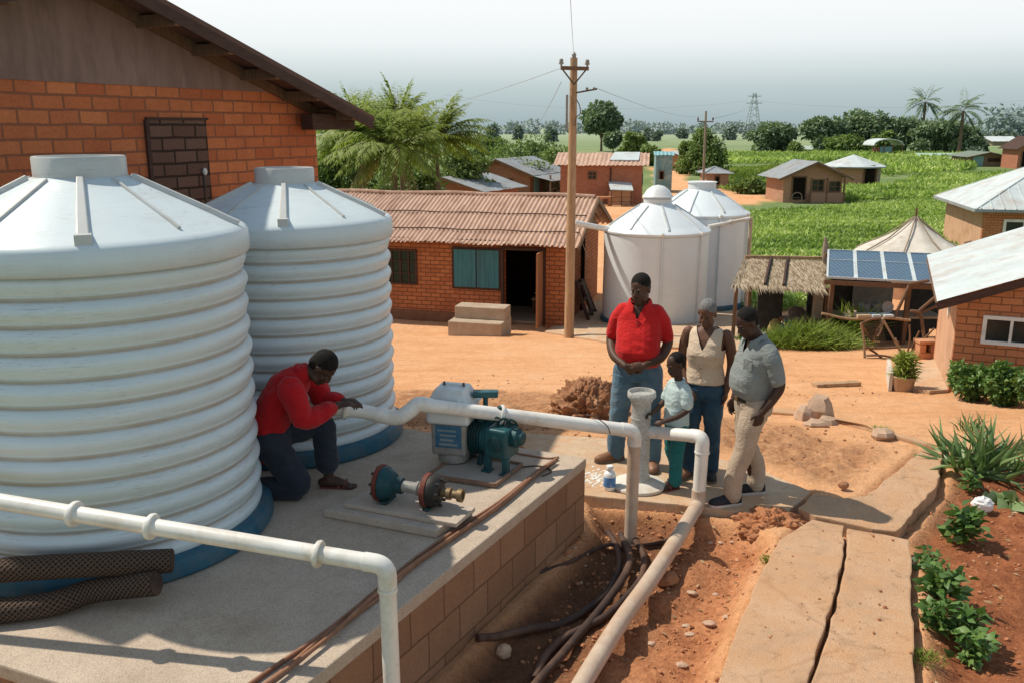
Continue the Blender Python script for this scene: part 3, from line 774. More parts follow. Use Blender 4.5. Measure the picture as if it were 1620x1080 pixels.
for i in range(4):
    MB().bar(tr[i] + Vector((0, 0, .006)), tr[(i + 1) % 4] + Vector((0, 0, .006)), .018, .03).build('lip', surf('tray_rust%d' % i, (.20, .12, .085), (.30, .19, .13), 9, .8, .2, 60), t, o)
# valve on two stacked slabs
M['pad_grey'] = concrete('loose_slab', (.40, .33, .27), (.53, .45, .37), (.28, .2, .15))
lowp = [at(x, y, SLAB + .055) for x, y in ((512, 806), (690, 839), (748, 804), (585, 775))]
t1 = MB().prism([p.xy for p in lowp], SLAB + .002, SLAB + .06).build('concrete_slab', M['pad_grey'], None, lowp[0], bevel=.008, attr=False)
tag(t1, 'larger lower flat slab on the platform under the flanged valve', 'slab')
upp = [at(x, y, SLAB + .085) for x, y in ((544, 797), (722, 829), (752, 803), (600, 768))]
t2 = MB().prism([p.xy for p in upp], SLAB + .062, SLAB + .092).build('concrete_slab', M['pad_grey'], None, upp[0], bevel=.006, attr=False)
tag(t2, 'thinner upper flat slab directly beneath the flanged valve', 'slab')
vz = SLAB + .092
v0 = at(603, 763, vz + .128); v1 = at(716, 785, vz + .10); vd = (v1 - v0).normalized()
t = thing('flanged_valve', 'old teal valve with two rust red flanges and a brass end, lying on stacked slabs', 'valve', (v0.x, v0.y, vz)); o = Vector((v0.x, v0.y, vz))
vd = Vector((vd.x, vd.y, -.02)).normalized()
x_, y_, w_ = frame_from(vd); Mv = Matrix((x_, y_, w_)).transposed()
M['rust_red'] = surf('rust_red_paint', (.12, .03, .02), (.22, .06, .04), 9, .65, .3, 60, .2, (.07, .04, .03), 6)
M['black_iron'] = surf('black_iron', (.02, .02, .02), (.055, .05, .045), 9, .5, .4, 60, .4)
M['brass'] = surf('dull_brass', (.16, .11, .06), (.28, .20, .11), 9, .55, .3, 60, .6, (.12, .08, .05), 7)
c0 = Vector((v0.x, v0.y, vz + .13))
L_ = lambda prof, k, name, mat, par=t: MB().lathe(prof, 36, c0 + vd * k, Mv).build(name, mat, par, o, smooth=True)
fl = L_([(.02, -.018), (.125, -.018), (.13, -.01), (.13, .012), (.12, .016), (.02, .016)], 0, 'flange', M['rust_red'])
L_([(.118, .016), (.122, .02), (.118, .045), (.108, .052), (.10, .075), (.082, .10), (.058, .115), (.056, .165), (.05, .17)], 0, 'bell_body', M['teal_dark'])
L_([(.04, .165), (.04, .27), (.05, .275), (.05, .29), (.04, .30), (.04, .36)], 0, 'neck', M['grey_plastic'])
f2 = L_([(.02, .33), (.10, .33), (.12, .34), (.12, .372), (.112, .376)], 0, 'flange', M['rust_red'])
L_([(.112, .374), (.114, .38), (.108, .42), (.085, .45), (.05, .46), (.02, .462)], 0, 'face', M['black_iron'], f2)
for k in range(8):
    a_ = k * PI / 4 + .2
    for f_, rr, zz in ((fl, .1, -.028), (f2, .09, .45)):
        p = c0 + vd * zz + (x_ * math.cos(a_) + y_ * math.sin(a_)) * rr
        MB().tube([p - vd * .014, p + vd * .016], .011, 6).build('bolt', M['black_iron'], f_, o)
L_([(.03, .45), (.03, .50), (.042, .502), (.042, .53), (.028, .532), (.028, .58), (.045, .582), (.047, .615), (.03, .618), (.028, .60), (0, .60)], 0, 'brass_end', M['brass'])
for k_, side in ((0.03, -1), (.35, -1)):
    p = c0 + vd * (k_ + .02); MB().box((p.x, p.y, vz + .012), (.16, .05, .022), math.atan2(vd.x, -vd.y)).build('foot', M['teal_dark'], t, o, bevel=.004)

# ------------------------------------------------------------------ cables along the platform edge
def poly_on(zc, *pts): return [at(x, y, zc) for x, y in pts]
cabs = [((882, 724), (850, 745), (790, 793), (720, 838), (650, 888), (590, 938), (520, 995), (440, 1050), (380, 1092), (300, 1150)),
        ((876, 729), (845, 752), (795, 797), (728, 842), (652, 896), (600, 944), (515, 1004), (455, 1054), (400, 1096), (320, 1160)),
        ((879, 727), (848, 749), (786, 800), (716, 848), (645, 898), (575, 956), (528, 1000), (448, 1062), (410, 1090), (340, 1150))]
for i, c in enumerate(cabs):
    lab_ = ['brown cable in the bundle along the platform edge, the one nearest the tanks', 'brown cable in the bundle along the platform edge, the one nearest the trench', 'middle brown cable, wound between the other two along the platform edge'][i]
    P = crom(poly_on(SLAB + .014 + (.018 if i == 2 else 0), *c), 6)
    tag(MB().tube(P, .0125, 10).build('power_cable', M['cable'], None, P[0], smooth=True), lab_, 'cable', 'cables along the platform edge')
P = crom(poly_on(SLAB + .009, (826, 738), (845, 736), (862, 738), (872, 745), (858, 752)), 6)
tag(MB().tube(P, .006, 8).build('power_cable', M['black_hose'], None, P[0], smooth=True), 'thin dark lead curling from the tray of the teal motor', 'cable')
P = crom(poly_on(SLAB + .009, (806, 714), (840, 720), (868, 724), (884, 722)), 6)
tag(MB().tube(P, .007, 8).build('power_cable', M['cable'], None, P[0], smooth=True), 'thin brown lead from behind the motor to the cable bundle', 'cable')

# ------------------------------------------------------------------ hoses in the trench
def ground_tube(px, r, lift=0.0, sub=8):
    P = []
    for i, q in enumerate(px):
        p = gndt(q[0], q[1]); P.append(Vector((p.x, p.y, p.z + r * 1.0 + (q[2] if len(q) > 2 else 0) + lift)))
    Q = [P[0]] + [Vector((P[i].x, P[i].y, max(P[i].z - .02, (P[i - 1].z + P[i].z * 2 + P[i + 1].z) / 4))) for i in range(1, len(P) - 1)] + [P[-1]]
    return crom(Q, sub)
hs = [('dark hose looping from the upright pipe and curling left into the platform shadow', [(962, 845), (976, 868), (978, 908), (955, 948), (895, 985), (840, 1002), (790, 1011), (755, 1014)], .027),
      ('dark hose crossing over the others and leaving the trench straight toward the viewer', [(982, 852), (996, 890, .02), (984, 932, .03), (955, 968, .03), (925, 1003, .02), (888, 1046), (845, 1096), (800, 1160)], .029),
      ('dark hose in the trench bending beside the long dusty pipe', [(1000, 856), (1018, 888), (1014, 922), (990, 955), (958, 982), (925, 1000), (890, 1022), (862, 1048), (845, 1085)], .026)]
for i, (lb_, px, r) in enumerate(hs):
    P = ground_tube(px, r, .012 * i)
    tag(MB().tube(P, r, 14).build('trench_hose', M['black_hose'], None, P[0], smooth=True), lb_, 'hose', 'dark hoses in the trench')
P = ground_tube([(1075, 800, .05), (1078, 830), (1058, 858), (1005, 864), (960, 872), (900, 888), (852, 908)], .016)
tag(MB().tube(P, .016, 12).build('trench_hose', M['black_hose'], None, P[0], smooth=True), 'thin dark hose lying across the trench behind the thicker hoses', 'hose', 'dark hoses in the trench')

# ------------------------------------------------------------------ clear column, bottle, mound
cb = at(1010, 768, .012)
t = thing('standpipe_column', 'speckled clear column with flared top on a white disc in front of the red shirted man', 'standpipe', tuple(cb))
def clear():
    m = NT('frosted_clear_plastic'); v = m.coord('Object')
    n = m.noise(55, 5, .75, v); col = m.ramp(n, [(.33, (.46, .47, .44)), (.5, (.70, .71, .67)), (.66, (.92, .93, .90))])
    m.bump(n, .6, .01); m.b.inputs['Transmission Weight'].default_value = .45; m.b.inputs['IOR'].default_value = 1.2
    return m.fin(col, .3, 0, .5)
M['clear'] = clear()
MB().lathe([(.0, 0), (.235, 0), (.245, .012), (.24, .03), (.19, .045), (.15, .062), (.11, .07), (0, .07)], 48).build('base_disc', surf('chalky_disc', (.55, .52, .46), (.72, .69, .63), 6, .85, .6, 40, stain=(.5, .36, .24)), t, smooth=True)
MB().lathe([(.112, .06), (.105, .09), (.090, .12), (.086, .70), (.088, .80), (.100, .815), (.108, .85)], 40, cap=False).build('tube', M['clear'], t, smooth=True)
MB().lathe([(.102, .845), (.124, .85), (.127, .858), (.125, .898), (.120, .905), (.110, .903), (.106, .87), (.0, .865)], 40, cap=False).build('rim', M['clear'], t, smooth=True)
MB().lathe([(.0, .08), (.05, .08), (.05, .80), (.0, .80)], 24).build('inner_tube', surf('inner_grey', (.55, .55, .51), (.70, .70, .66), 9, .6, .3, 40), t, smooth=True)
for z in (.28, .47, .66): MB().lathe([(.085, z - .006), (.092, z - .004), (.092, z + .004), (.085, z + .006)], 40, cap=False).build('hoop', M['clear'], t, smooth=True)
bp = at(964, 773, .012)
t = thing('plastic_bottle', 'white bottle with blue label standing left of the clear column', 'bottle', tuple(bp))
M['bottle'] = surf('bottle_white', (.72, .74, .74), (.80, .82, .82), 8, .35, .05, 50, spec=.5)
MB().lathe([(0, 0), (.05, 0), (.055, .01), (.055, .145), (.045, .165), (.028, .178), (.026, .19)], 28).build('bottle_body', M['bottle'], t, smooth=True)
MB().lathe([(.056, .035), (.0565, .037), (.0565, .125), (.056, .127)], 28, cap=False).build('label', surf('bottle_label', (.05, .17, .42), (.10, .26, .55), 22, .5, 0, 30, stain=(.5, .6, .7), sscale=14), t, smooth=True)
MB().lathe([(.03, .185), (.032, .188), (.032, .222), (.028, .228), (0, .228)], 20).build('cap', M['bottle'], t, smooth=True)
# splash of white lime powder on the pavement
mb = MB(); rs = random.Random(12)
for i in range(90):
    p = at(rs.gauss(946, 14), rs.gauss(752, 7), .014); r = rs.uniform(.006, .022)
    mb.ell((p.x, p.y, .013), r, r * .8, r * .35, n=7, m=4)
stuff(mb.build('lime_powder', surf('lime', (.7, .68, .63), (.8, .78, .74), 9, .95, 0, 10)), 'white powder spilled on the pavement beside the bottle', 'powder')

M['clay'] = surf('loose_clay', (.24, .105, .05), (.42, .21, .11), 5, .95, .8, 25, stain=(.52, .29, .16), sscale=4, bd=.03)
def lump(c, rx, ry, rz, seed, name, lab_, cat, mat, amp=.35, group=None, n=40, m_=26, sc=3.0):
    mb = MB(); mb.ell((0, 0, 0), rx, ry, rz, n=n, m=m_)
    vs = []
    for v in mb.v:
        d_ = v.normalized() if v.length > 1e-6 else Vector((0, 0, 1)); q = d_ * sc + Vector((seed * 3.1, 0, 0))
        k = 1 + amp * (mnoise.noise(q) * .7 + mnoise.noise(q * 2.7) * .45 + mnoise.noise(q * 6.5) * .3 + (mnoise.noise(q * 13) * .11 if n > 100 else 0))
        w = v * k
        vs.append(Vector((w.x, w.y, max(w.z, -.06))))
    mb.v = vs
    o = mb.build(name, mat, None, (0, 0, 0), smooth='all' if n > 30 else 28); o.location = c
    if lab_: tag(o, lab_, cat, group)
    return o
mp = gnd(930, 655)
lump((mp.x, mp.y + .05, mp.z - .03), .44, .36, .42, 2, 'soil_heap', 'lumpy heap of dug brown soil behind the long white pipe', 'soil heap', M['clay'], .38, n=130, m_=90, sc=3.4)
mp = at(1215, 828, -.05)
lump((mp.x + .03, mp.y, mp.z - .04), .32, .20, .15, 7, 'soil_heap', 'low crumbly ridge of red soil at the corner where pavement meets path', 'soil heap', surf('red_clay', (.36, .14, .06), (.48, .21, .10), 5, .95, .8, 30, stain=(.56, .3, .17), bd=.03), .34, n=110, m_=60)
# ------------------------------------------------------------------ building helpers
def wallpt(px, py, loc, rz, y=0.0):
    """photo pixel -> local (x, z) on the vertical plane local-y = y"""
    R = Matrix.Rotation(-rz, 3, 'Z'); o = R @ (CAM - Vector(loc)); d = R @ ray(px, py)
    t = (y - o.y) / d.y; p = o + d * t; return p.x, p.z
def corr(mb, p0, e, u, lam=.16, amp=.022, rows=6, sag=0.0, rag=0.0, seed=1):
    """corrugated sheet: waves run along e, ridges run along u"""
    p0, e, u = Vector(p0), Vector(e), Vector(u); L = e.length; n = max(6, int(L / lam * 6)); nm = e.cross(u).normalized()
    if nm.z < 0: nm = -nm
    rs = random.Random(seed); vs = []; j_ = [rs.uniform(-rag, rag) for _ in range(n + 1)]
    for j in range(rows + 1):
        for i in range(n + 1):
            a = i / n; w = math.sin(2 * PI * a * L / lam); b = j / rows
            k = -j_[i] / u.length if j == 0 else 0
            vs.append(p0 + e * a + u * (b + k) + nm * (amp * w + sag * mnoise.noise(Vector((a * L * .8, b * 2, seed * 5.0)))))
    mb.add(vs, [(j * (n + 1) + i, j * (n + 1) + i + 1, (j + 1) * (n + 1) + i + 1, (j + 1) * (n + 1) + i) for j in range(rows) for i in range(n)])
    return mb
def window(par, x0, x1, z0, z1, y, frame_mat, glass_mat, mull=(1, 0), fw=.05, proud=.03, name='window', sill=True):
    """window on a wall facing -y: frame (part) > pane"""
    mb = MB(); yc = y - proud / 2 + .001
    mb.box(((x0 + x1) / 2, yc, z0 + fw / 2), (x1 - x0, proud, fw)); mb.box(((x0 + x1) / 2, yc, z1 - fw / 2), (x1 - x0, proud, fw))
    mb.box((x0 + fw / 2, yc, (z0 + z1) / 2), (fw, proud, z1 - z0 - 2 * fw)); mb.box((x1 - fw / 2, yc, (z0 + z1) / 2), (fw, proud, z1 - z0 - 2 * fw))
    for i in range(mull[0]): mb.box((x0 + (x1 - x0) * (i + 1) / (mull[0] + 1), yc, (z0 + z1) / 2), (fw * .7, proud * .8, z1 - z0 - 2 * fw))
    for i in range(mull[1]): mb.box(((x0 + x1) / 2, yc, z0 + (z1 - z0) * (i + 1) / (mull[1] + 1)), (x1 - x0 - 2 * fw, proud * .7, fw * .5))
    w = mb.build(name, frame_mat, par)
    MB().box(((x0 + x1) / 2, y - .006, (z0 + z1) / 2), (x1 - x0 - fw, .008, z1 - z0 - fw)).build('pane', glass_mat, w)
    return w

# ------------------------------------------------------------------ big brick building with the gable, left
bl = (-3.8, 6.8, 0.0); brz = math.atan2(.905, .426); CX = 3.757
t = thing('brick_building', 'orange brick building with dark gable and overhanging roof behind the ribbed tanks', 'building', bl, brz)
ZT = 3.55
rt = lambda x: 4.41 - .302 * abs(x - .6) - .05      # roof underside
xl = -1.35
MB().extr([(xl, 0, -.4), (CX, 0, -.4), (CX, 0, rt(CX) - .02), (CX - .02, 0, ZT), (xl, 0, ZT)] if rt(CX) > ZT else
          [(xl, 0, -.4), (CX, 0, -.4), (CX, 0, rt(CX)), (.6 + (4.36 - ZT) / .302, 0, ZT), (xl, 0, ZT)], (0, 7, 0)).build('wall', M['brick_big'], t, uv=True, attr=False)
xr = .6 + (4.36 - ZT) / .302
MB().extr([(xl, -.012, 4.36 - .302 * (.6 - xl)), (xl, -.012, ZT - .01), (xr, -.012, ZT - .01), (.6, -.012, 4.36)], (0, .2, 0)).build('gable', M['gable_panel'], t, attr=False)
ov = .46; xe = CX + .50
for sgn, xe_ in ((1, xe), (-1, -1.8)):
    p = [(.6, -ov, 4.41), (xe_, -ov, 4.41 - .302 * abs(xe_ - .6)), (xe_, -ov, 4.365 - .302 * abs(xe_ - .6)), (.6, -ov, 4.365)]
    r = MB().extr(p, (0, 8, 0)).build('roof', M['roof_sheet_dark'], t, attr=False)
    q = [(.6, -ov - .012, 4.36), (xe_ - sgn * .05, -ov - .012, 4.36 - .302 * abs(xe_ - sgn * .05 - .6)), (xe_ - sgn * .05, -ov - .012, 4.26 - .302 * abs(xe_ - sgn * .05 - .6)), (.6, -ov - .012, 4.26)]
    MB().extr(q, (0, .035, 0)).build('barge_board', M['dark_wood'], r, attr=False)
    for k in range(6 if sgn > 0 else 4):
        x = .75 + k * .62
        if sgn < 0: x = 1.2 - x
        z = 4.355 - .302 * abs(x - .6)
        MB().box((x, -ov / 2 + .02, z - .055), (.075, ov + .05, .10)).build('purlin_end', M['brown_wood'], r, bevel=.006)
    mb = MB(); a = Vector((.9 if sgn > 0 else .3, -.03, 4.235)); b = Vector((CX, -.03, 4.33 - .302 * abs(CX - .6) - .03)) if sgn > 0 else Vector((-1.4, -.03, 4.33 - .302 * 2.0 - .03))
    mb.bar(a, b, .05, .09); mb.build('wall_rafter', M['brown_wood'], r)
z_ = 4.36 - .302 * (CX - .6)
MB().box((CX + .03, -.16, z_ - .16), (.78, .16, .17)).build('roof_beam', M['dark_wood'], t, bevel=.008)
a = wallpt(233, 190, bl, brz, -.01); b = wallpt(325, 190, bl, brz, -.01); c = wallpt(236, 300, bl, brz, -.01)
pt = MB().box(((a[0] + b[0]) / 2, -.006, (a[1] + c[1]) / 2 - .25), (b[0] - a[0], .02, a[1] - c[1] + .5)).build('bricked_up_opening', M['brick_patch'], t, uv=True, attr=False)
mb = MB(); mb.box((a[0] - .02, -.012, (a[1] + c[1]) / 2 - .25), (.035, .035, a[1] - c[1] + .5)); mb.box(((a[0] + b[0]) / 2, -.012, a[1] + .012), (b[0] - a[0] + .04, .035, .022)); mb.build('opening_edge', M['dark_wood'], pt)
a = wallpt(323, 272, bl, brz, -.03)
lm = MB(); lm.ell((a[0], -.04, a[1]), .022, .022, .036); lm = lm.build('wall_tap', M['white_frame'], t, smooth=True)
MB().tube([(a[0], -.02, a[1] - .04), (a[0] + .01, -.02, a[1] - .35)], .012, 8).build('tap_pipe', M['iron'], lm)

# ------------------------------------------------------------------ small brick house with clay coloured corrugated roof
hl = gnd(893, 520); hrz = rad(-15)
W_ = lambda px, py, y=0.0: wallpt(px, py, hl, hrz, y)
t = thing('brick_house', 'low brick house with clay red corrugated roof and teal shutters beside the wooden pole', 'house', tuple(hl), hrz)
HX, HD, HH = -7.4, 5.0, 2.27
d0, d1, dz = W_(797, 400)[0], W_(860, 400)[0], W_(825, 396)[1]
mb = MB()
def wall_piece(mb, x0, x1, z0, z1, y0=0.0, th=.22): mb.box(((x0 + x1) / 2, y0 + th / 2, (z0 + z1) / 2), (x1 - x0, th, z1 - z0))
wall_piece(mb, HX, d0, -.4, HH); wall_piece(mb, d1, 0, -.4, HH); wall_piece(mb, d0, d1, dz, HH)
mb.build('front_wall', M['brick_house'], t, uv=True)
rz_ = lambda y: 3.14 - .36 * abs(y - HD / 2)
MB().extr([(-.22, .22, -.4), (-.22, HD, -.4), (-.22, HD, HH - .05), (-.22, HD / 2, HH + .12), (-.22, .22, HH - .05)], (.22, 0, 0)).build('side_wall', M['brick_house'], t, uv=True)
MB().extr([(-.17, .0, HH - .08), (-.17, HD, HH - .08), (-.17, HD, rz_(HD) - .06), (-.17, HD / 2, rz_(HD / 2) - .06), (-.17, 0, rz_(0) - .06)], (.13, 0, 0)).build('gable_boards', M['grey_wood'], t)
mb = MB(); wall_piece(mb, HX, -.22, -.4, HH, HD - .22); mb.build('back_wall', M['brick_house'], t, uv=True)
MB().box((HX / 2, HD / 2, .05), (-HX - .5, HD - .5, .06)).build('floor', M['step'], t)
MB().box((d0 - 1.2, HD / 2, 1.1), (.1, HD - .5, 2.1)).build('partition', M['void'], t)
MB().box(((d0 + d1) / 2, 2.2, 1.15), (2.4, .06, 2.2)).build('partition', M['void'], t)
# roof
ez = W_(760, 386, -.38)[1]; sl = (3.2 - ez) / (HD / 2 + .38)
rf = corr(MB(), (HX - .4, -.38, ez), (-HX + .82, 0, 0), (0, HD / 2 + .38, 3.2 - ez), .125, .023, 14, .045, .05, 3).build('roof', M['clay_sheet'], t, smooth='all')
corr(MB(), (HX - .4, HD + .38, ez), (-HX + .82, 0, 0), (0, -HD / 2 - .38, 3.2 - ez), .155, .026, 8, .03, .04, 5).build('roof', M['clay_sheet'], t, smooth='all')
mb = MB(); mb.tube(crom([(HX - .3 + i * 1.0, HD / 2, 3.225 + .02 * math.sin(i * 2.1)) for i in range(9)], 3), .055, 8); mb.build('ridge_cap', M['clay_sheet'], rf, smooth=True)
for f in (.42, .76):
    P = [Vector((HX - .3 + k * .5, -.38 + (HD / 2 + .38) * (1 - f), ez + (3.2 - ez) * (1 - f) + .035 + .012 * math.sin(k * 1.7 + f * 9))) for k in range(17)]
    MB().tube(crom(P, 3), .016, 6).build('sheet_seam', M['dark_wood'], rf, smooth=True)
for y0, y1 in ((-.38, HD / 2), (HD + .38, HD / 2)):
    mb = MB(); mb.bar((.40, y0, ez - .05), (.40, y1, 3.13), .04, .14); mb.build('barge_board', M['brown_wood'], rf)
MB().box((HX / 2, -.1, ez + .02), (-HX, .08, .10)).build('wall_plate', M['dark_wood'], t)
# openings
mb = MB(); mb.box((d0 - .03, -.02, dz / 2 + .05), (.07, .1, dz)); mb.box((d1 + .03, -.02, dz / 2 + .05), (.07, .1, dz)); mb.box(((d0 + d1) / 2, -.02, dz + .03), (d1 - d0 + .13, .1, .07)); mb.build('door_frame', M['dark_wood'], t)
dl = MB(); dl.box((d1 - .02, -.33, dz / 2 + .06), (.045, .62, dz - .1)); dl = dl.build('door', surf('door_wood', (.30, .12, .055), (.42, .19, .09), 6, .75, .2, 30, stretch=(6, 6, 1)), t, bevel=.005)
MB().tube([(d1 - .045, -.56, dz * .5), (d1 - .09, -.56, dz * .5)], .012, 8).build('handle', M['iron'], dl)
a, b = W_(718, 393), W_(791, 457)
fr = MB(); fr.box(((a[0] + b[0]) / 2, -.012, (a[1] + b[1]) / 2), (b[0] - a[0] + .1, .05, a[1] - b[1] + .1)); fr = fr.build('shutter_frame', M['dark_wood'], t)
for k in range(2):
    w = (b[0] - a[0]) / 2
    s_ = MB()
    for q in range(5): s_.box((a[0] + w * (k + .5) + (q - 2) * w * .19, -.052 - .004 * (q % 2), (a[1] + b[1]) / 2), (w * .185, .03, a[1] - b[1] - .03))
    s_.build('shutter', M['teal_paint'], fr)
a, b = W_(626, 394), W_(661, 451)
window(t, a[0] - .35, b[0], b[1], a[1], 0, M['dark_wood'], M['window_dark'], (3, 2), .055, .05)
MB().box((d0 - 2.3, -.02, .06), (5.0, .05, .42)).build('plinth', surf('dark_plinth', (.16, .075, .045), (.24, .12, .07), 4, .9, .3, 40), t)  # plinth coloured darker brown than the wall above
# step block
a = gnd(712, 530); st = thing('concrete_steps', 'two step concrete block standing before the teal shutters', 'steps', tuple(a), hrz)
w = (797 - 712) / 1400 * (a.y + 1); 
MB().box((w / 2, .32, .17), (w, .95, .42)).build('lower_step', M['step'], st, bevel=.02)
MB().box((w / 2 + .02, .50, .53), (w - .06, .55, .30)).build('upper_step', M['step'], st, bevel=.02)
# stool seen through the door
sb = Vector(hl) + Matrix.Rotation(hrz, 3, 'Z') @ Vector((d1 - .42, 1.3, .08))
t2 = thing('stool', 'small wooden stool in the dark doorway of the low brick house', 'stool', tuple(sb), hrz)
MB().box((0, 0, .42), (.36, .3, .05)).build('seat', M['pole_wood'], t2, bevel=.006)
for sx in (-.13, .13):
    for sy in (-.1, .1): MB().box((sx, sy, .2), (.04, .04, .4)).build('leg', M['brown_wood'], t2)
# timber frame leaning on the side wall
pb = Vector(hl) + Matrix.Rotation(hrz, 3, 'Z') @ Vector((.45, 1.0, .03))
t2 = thing('timber_pallet', 'dark timber pallet leaning on the side wall behind the wooden pole', 'pallet', tuple(pb), hrz)
for k, (ya, yb) in enumerate(((0, .05), (.62, .62), (1.15, 1.05))): MB().bar((0, ya, 0), (-.38, yb, 1.05 - .05 * k), .06, .08).build('upright', M['dark_wood'], t2)
for f in (.12, .5, .9): MB().bar((-.38 * f + .02, .02, 1.03 * f), (-.38 * f + .02, 1.1, 1.0 * f), .05, .06).build('rail', M['dark_wood'], t2)
pz = MB(); pz.extr([(-.03, .66, .06), (-.36, .66, .96), (-.36, 1.02, .94), (-.03, 1.08, .06)], (.02, 0, .01)); pz.build('board', M['dark_wood'], t2)

# ------------------------------------------------------------------ power poles and wires
pbase = gnd(900, 534); ptop = aty(908, 92, pbase.y + .15)
t = thing('utility_pole', 'tall wooden power pole with cross arm, standing before the low brick house', 'pole', tuple(pbase)); o = Vector(pbase)
MB().tube([pbase + (ptop - pbase) * k for k in (-.05, .25, .5, .75, 1)], [.118, .11, .1, .09, .08], 18).build('mast', M['pole_wood'], t, o, smooth=True)
ca = aty(908, 109, pbase.y); cw = 17 / 1400 * 21 * 1.0
xa = Vector((1, .1, -.02)).normalized()
MB().bar(ca - xa * .30 + Vector((0, -.1, 0)), ca + xa * .32 + Vector((0, -.1, 0)), .07, .08).build('cross_arm', M['brown_wood'], t, o)
for sg in (-1, 1):
    MB().bar(ca + xa * .26 * sg + Vector((0, -.1, -.03)), ca + Vector((0, -.1, -.34)), .03).build('brace', M['iron'], t, o)
    i_ = MB(); i_.lathe([(.02, 0), (.02, .05), (.05, .06), (.055, .10), (.03, .115), (.05, .13), (.035, .17), (0, .175)], 14, ca + xa * .29 * sg + Vector((0, -.1, .02))); i_.build('insulator', M['grey_plastic'], t, o, smooth=True)
MB().lathe([(.02, 0), (.045, .01), (.05, .08), (.02, .12), (0, .125)], 14, ptop).build('insulator', M['grey_plastic'], t, o, smooth=True)
la = aty(914, 146, pbase.y)
MB().bar(la + Vector((-.05, -.08, -.02)), la + Vector((.42, -.08, .06)), .035).build('side_arm', M['iron'], t, o)
for k in (.2, .36): MB().lathe([(.015, 0), (.03, .02), (.03, .06), (0, .07)], 10, la + Vector((k, -.08, .03))).build('insulator', M['grey_plastic'], t, o, smooth=True)
bx_ = aty(903, 178, pbase.y); MB().box(bx_ + Vector((-.09, -.02, 0)), (.05, .1, .75)).build('cable_guard', M['grey_plastic'], t, o)
P = [aty(x, y, pbase.y - .05) for x, y in ((912, 158), (917, 168), (918, 180), (912, 186), (909, 200))]
MB().tube(crom(P, 4), .012, 6).build('drop_cable', M['iron'], t, o, smooth=True)
def wire(lbl, p, q, sagz, r=.008):
    r *= .62
    p, q = Vector(p), Vector(q); P = [p + (q - p) * (i / 16) - Vector((0, 0, sagz * 4 * (i / 16) * (1 - i / 16))) for i in range(17)]
    tag(MB().tube(P, r, 5).build('overhead_wire', M['wire'], None, p, smooth=True), lbl, 'wire', None)
M['wire'] = surf('wire_grey', (.33, .35, .36), (.40, .42, .43), 4, .7, 0, 20)
wire('overhead wire from the wooden pole sagging left over the feathery tree', ca - xa * .29, aty(560, 178, 60), .5, .011)
wire('stay wire slanting down left from the wooden pole top to the trees', aty(888, 130, pbase.y), aty(848, 200, 46), .1, .012)
wire('thin overhead wire from the wooden pole to the second pole', la + Vector((.4, -.08, .08)), aty(1112, 183, 74), .3, .010)
wire('overhead wire running toward the viewer high above the wooden pole', ptop + Vector((0, 0, .1)), aty(900, -60, 9), .12, .006)
for a_ in ((1112, 168), ):
    pass
p2 = gnd(1112, 301); k2 = (p2.y) / 1400
t = thing('utility_pole', 'slim distant power pole rising behind the round white tanks', 'pole', tuple(p2)); o = Vector(p2)
hp2 = aty(1117, 176, p2.y)
MB().tube([p2, hp2], [.12, .08], 10).build('mast', M['grey_wood'], t, o, smooth=True)
c2 = aty(1116, 192, p2.y); MB().bar(c2 - Vector((.65, 0, .02)), c2 + Vector((.65, 0, -.05)), .09).build('cross_arm', M['brown_wood'], t, o)
for sg in (-.6, 0.0, .6): MB().lathe([(.03, 0), (.07, .05), (.05, .25), (0, .28)], 8, c2 + Vector((sg, 0, .03))).build('insulator', M['iron'], t, o)
wire('thin wire from the second pole to the lattice pylon', c2 + Vector((.6, 0, .2)), aty(1190, 162, 420), 1.0, .03)
wire('far transmission wire from the lattice pylon to the right edge', aty(1196, 160, 420), aty(1700, 150, 380), 4.0, .07)
wire('far transmission wire from the lattice pylon to the left behind the pole', aty(1184, 160, 420), aty(700, 150, 440), 5.0, .06)
# lattice pylon
pg = gnd(1190, 215); py = 420.0; pg = aty(1190, 212, py); pg.z = PLAIN
top = aty(1191, 140, py)
t = thing('pylon', 'grey lattice transmission tower on the horizon above the fields', 'pylon', tuple(pg)); o = Vector(pg)
M['pylon'] = surf('pylon_grey', (.36, .41, .42), (.40, .45, .46), 3, .8, 0, 20)
H = top.z - pg.z; mb = MB()
wd = lambda f: 3.4 * (1 - f) ** 1.25 + .35
for f0 in np.linspace(0, .92, 8):
    f1 = f0 + .115; a, b = wd(f0), wd(f1)
    for sx, sy in ((-1, -1), (1, -1), (1, 1), (-1, 1)):
        mb.bar(pg + Vector((sx * a, sy * a, f0 * H)), pg + Vector((sx * b, sy * b, f1 * H)), .32)
    for sg in (-1, 1):
        mb.bar(pg + Vector((-sg * a, -a, f0 * H)), pg + Vector((sg * b, -b, f1 * H)), .2)
mb.build('tower', M['pylon'], t, o)
for f, w in ((.70, 3.6), (.84, 3.0)): MB().bar(pg + Vector((-w, 0, f * H)), pg + Vector((w, 0, f * H)), .35).build('cross_arm', M['pylon'], t, o)

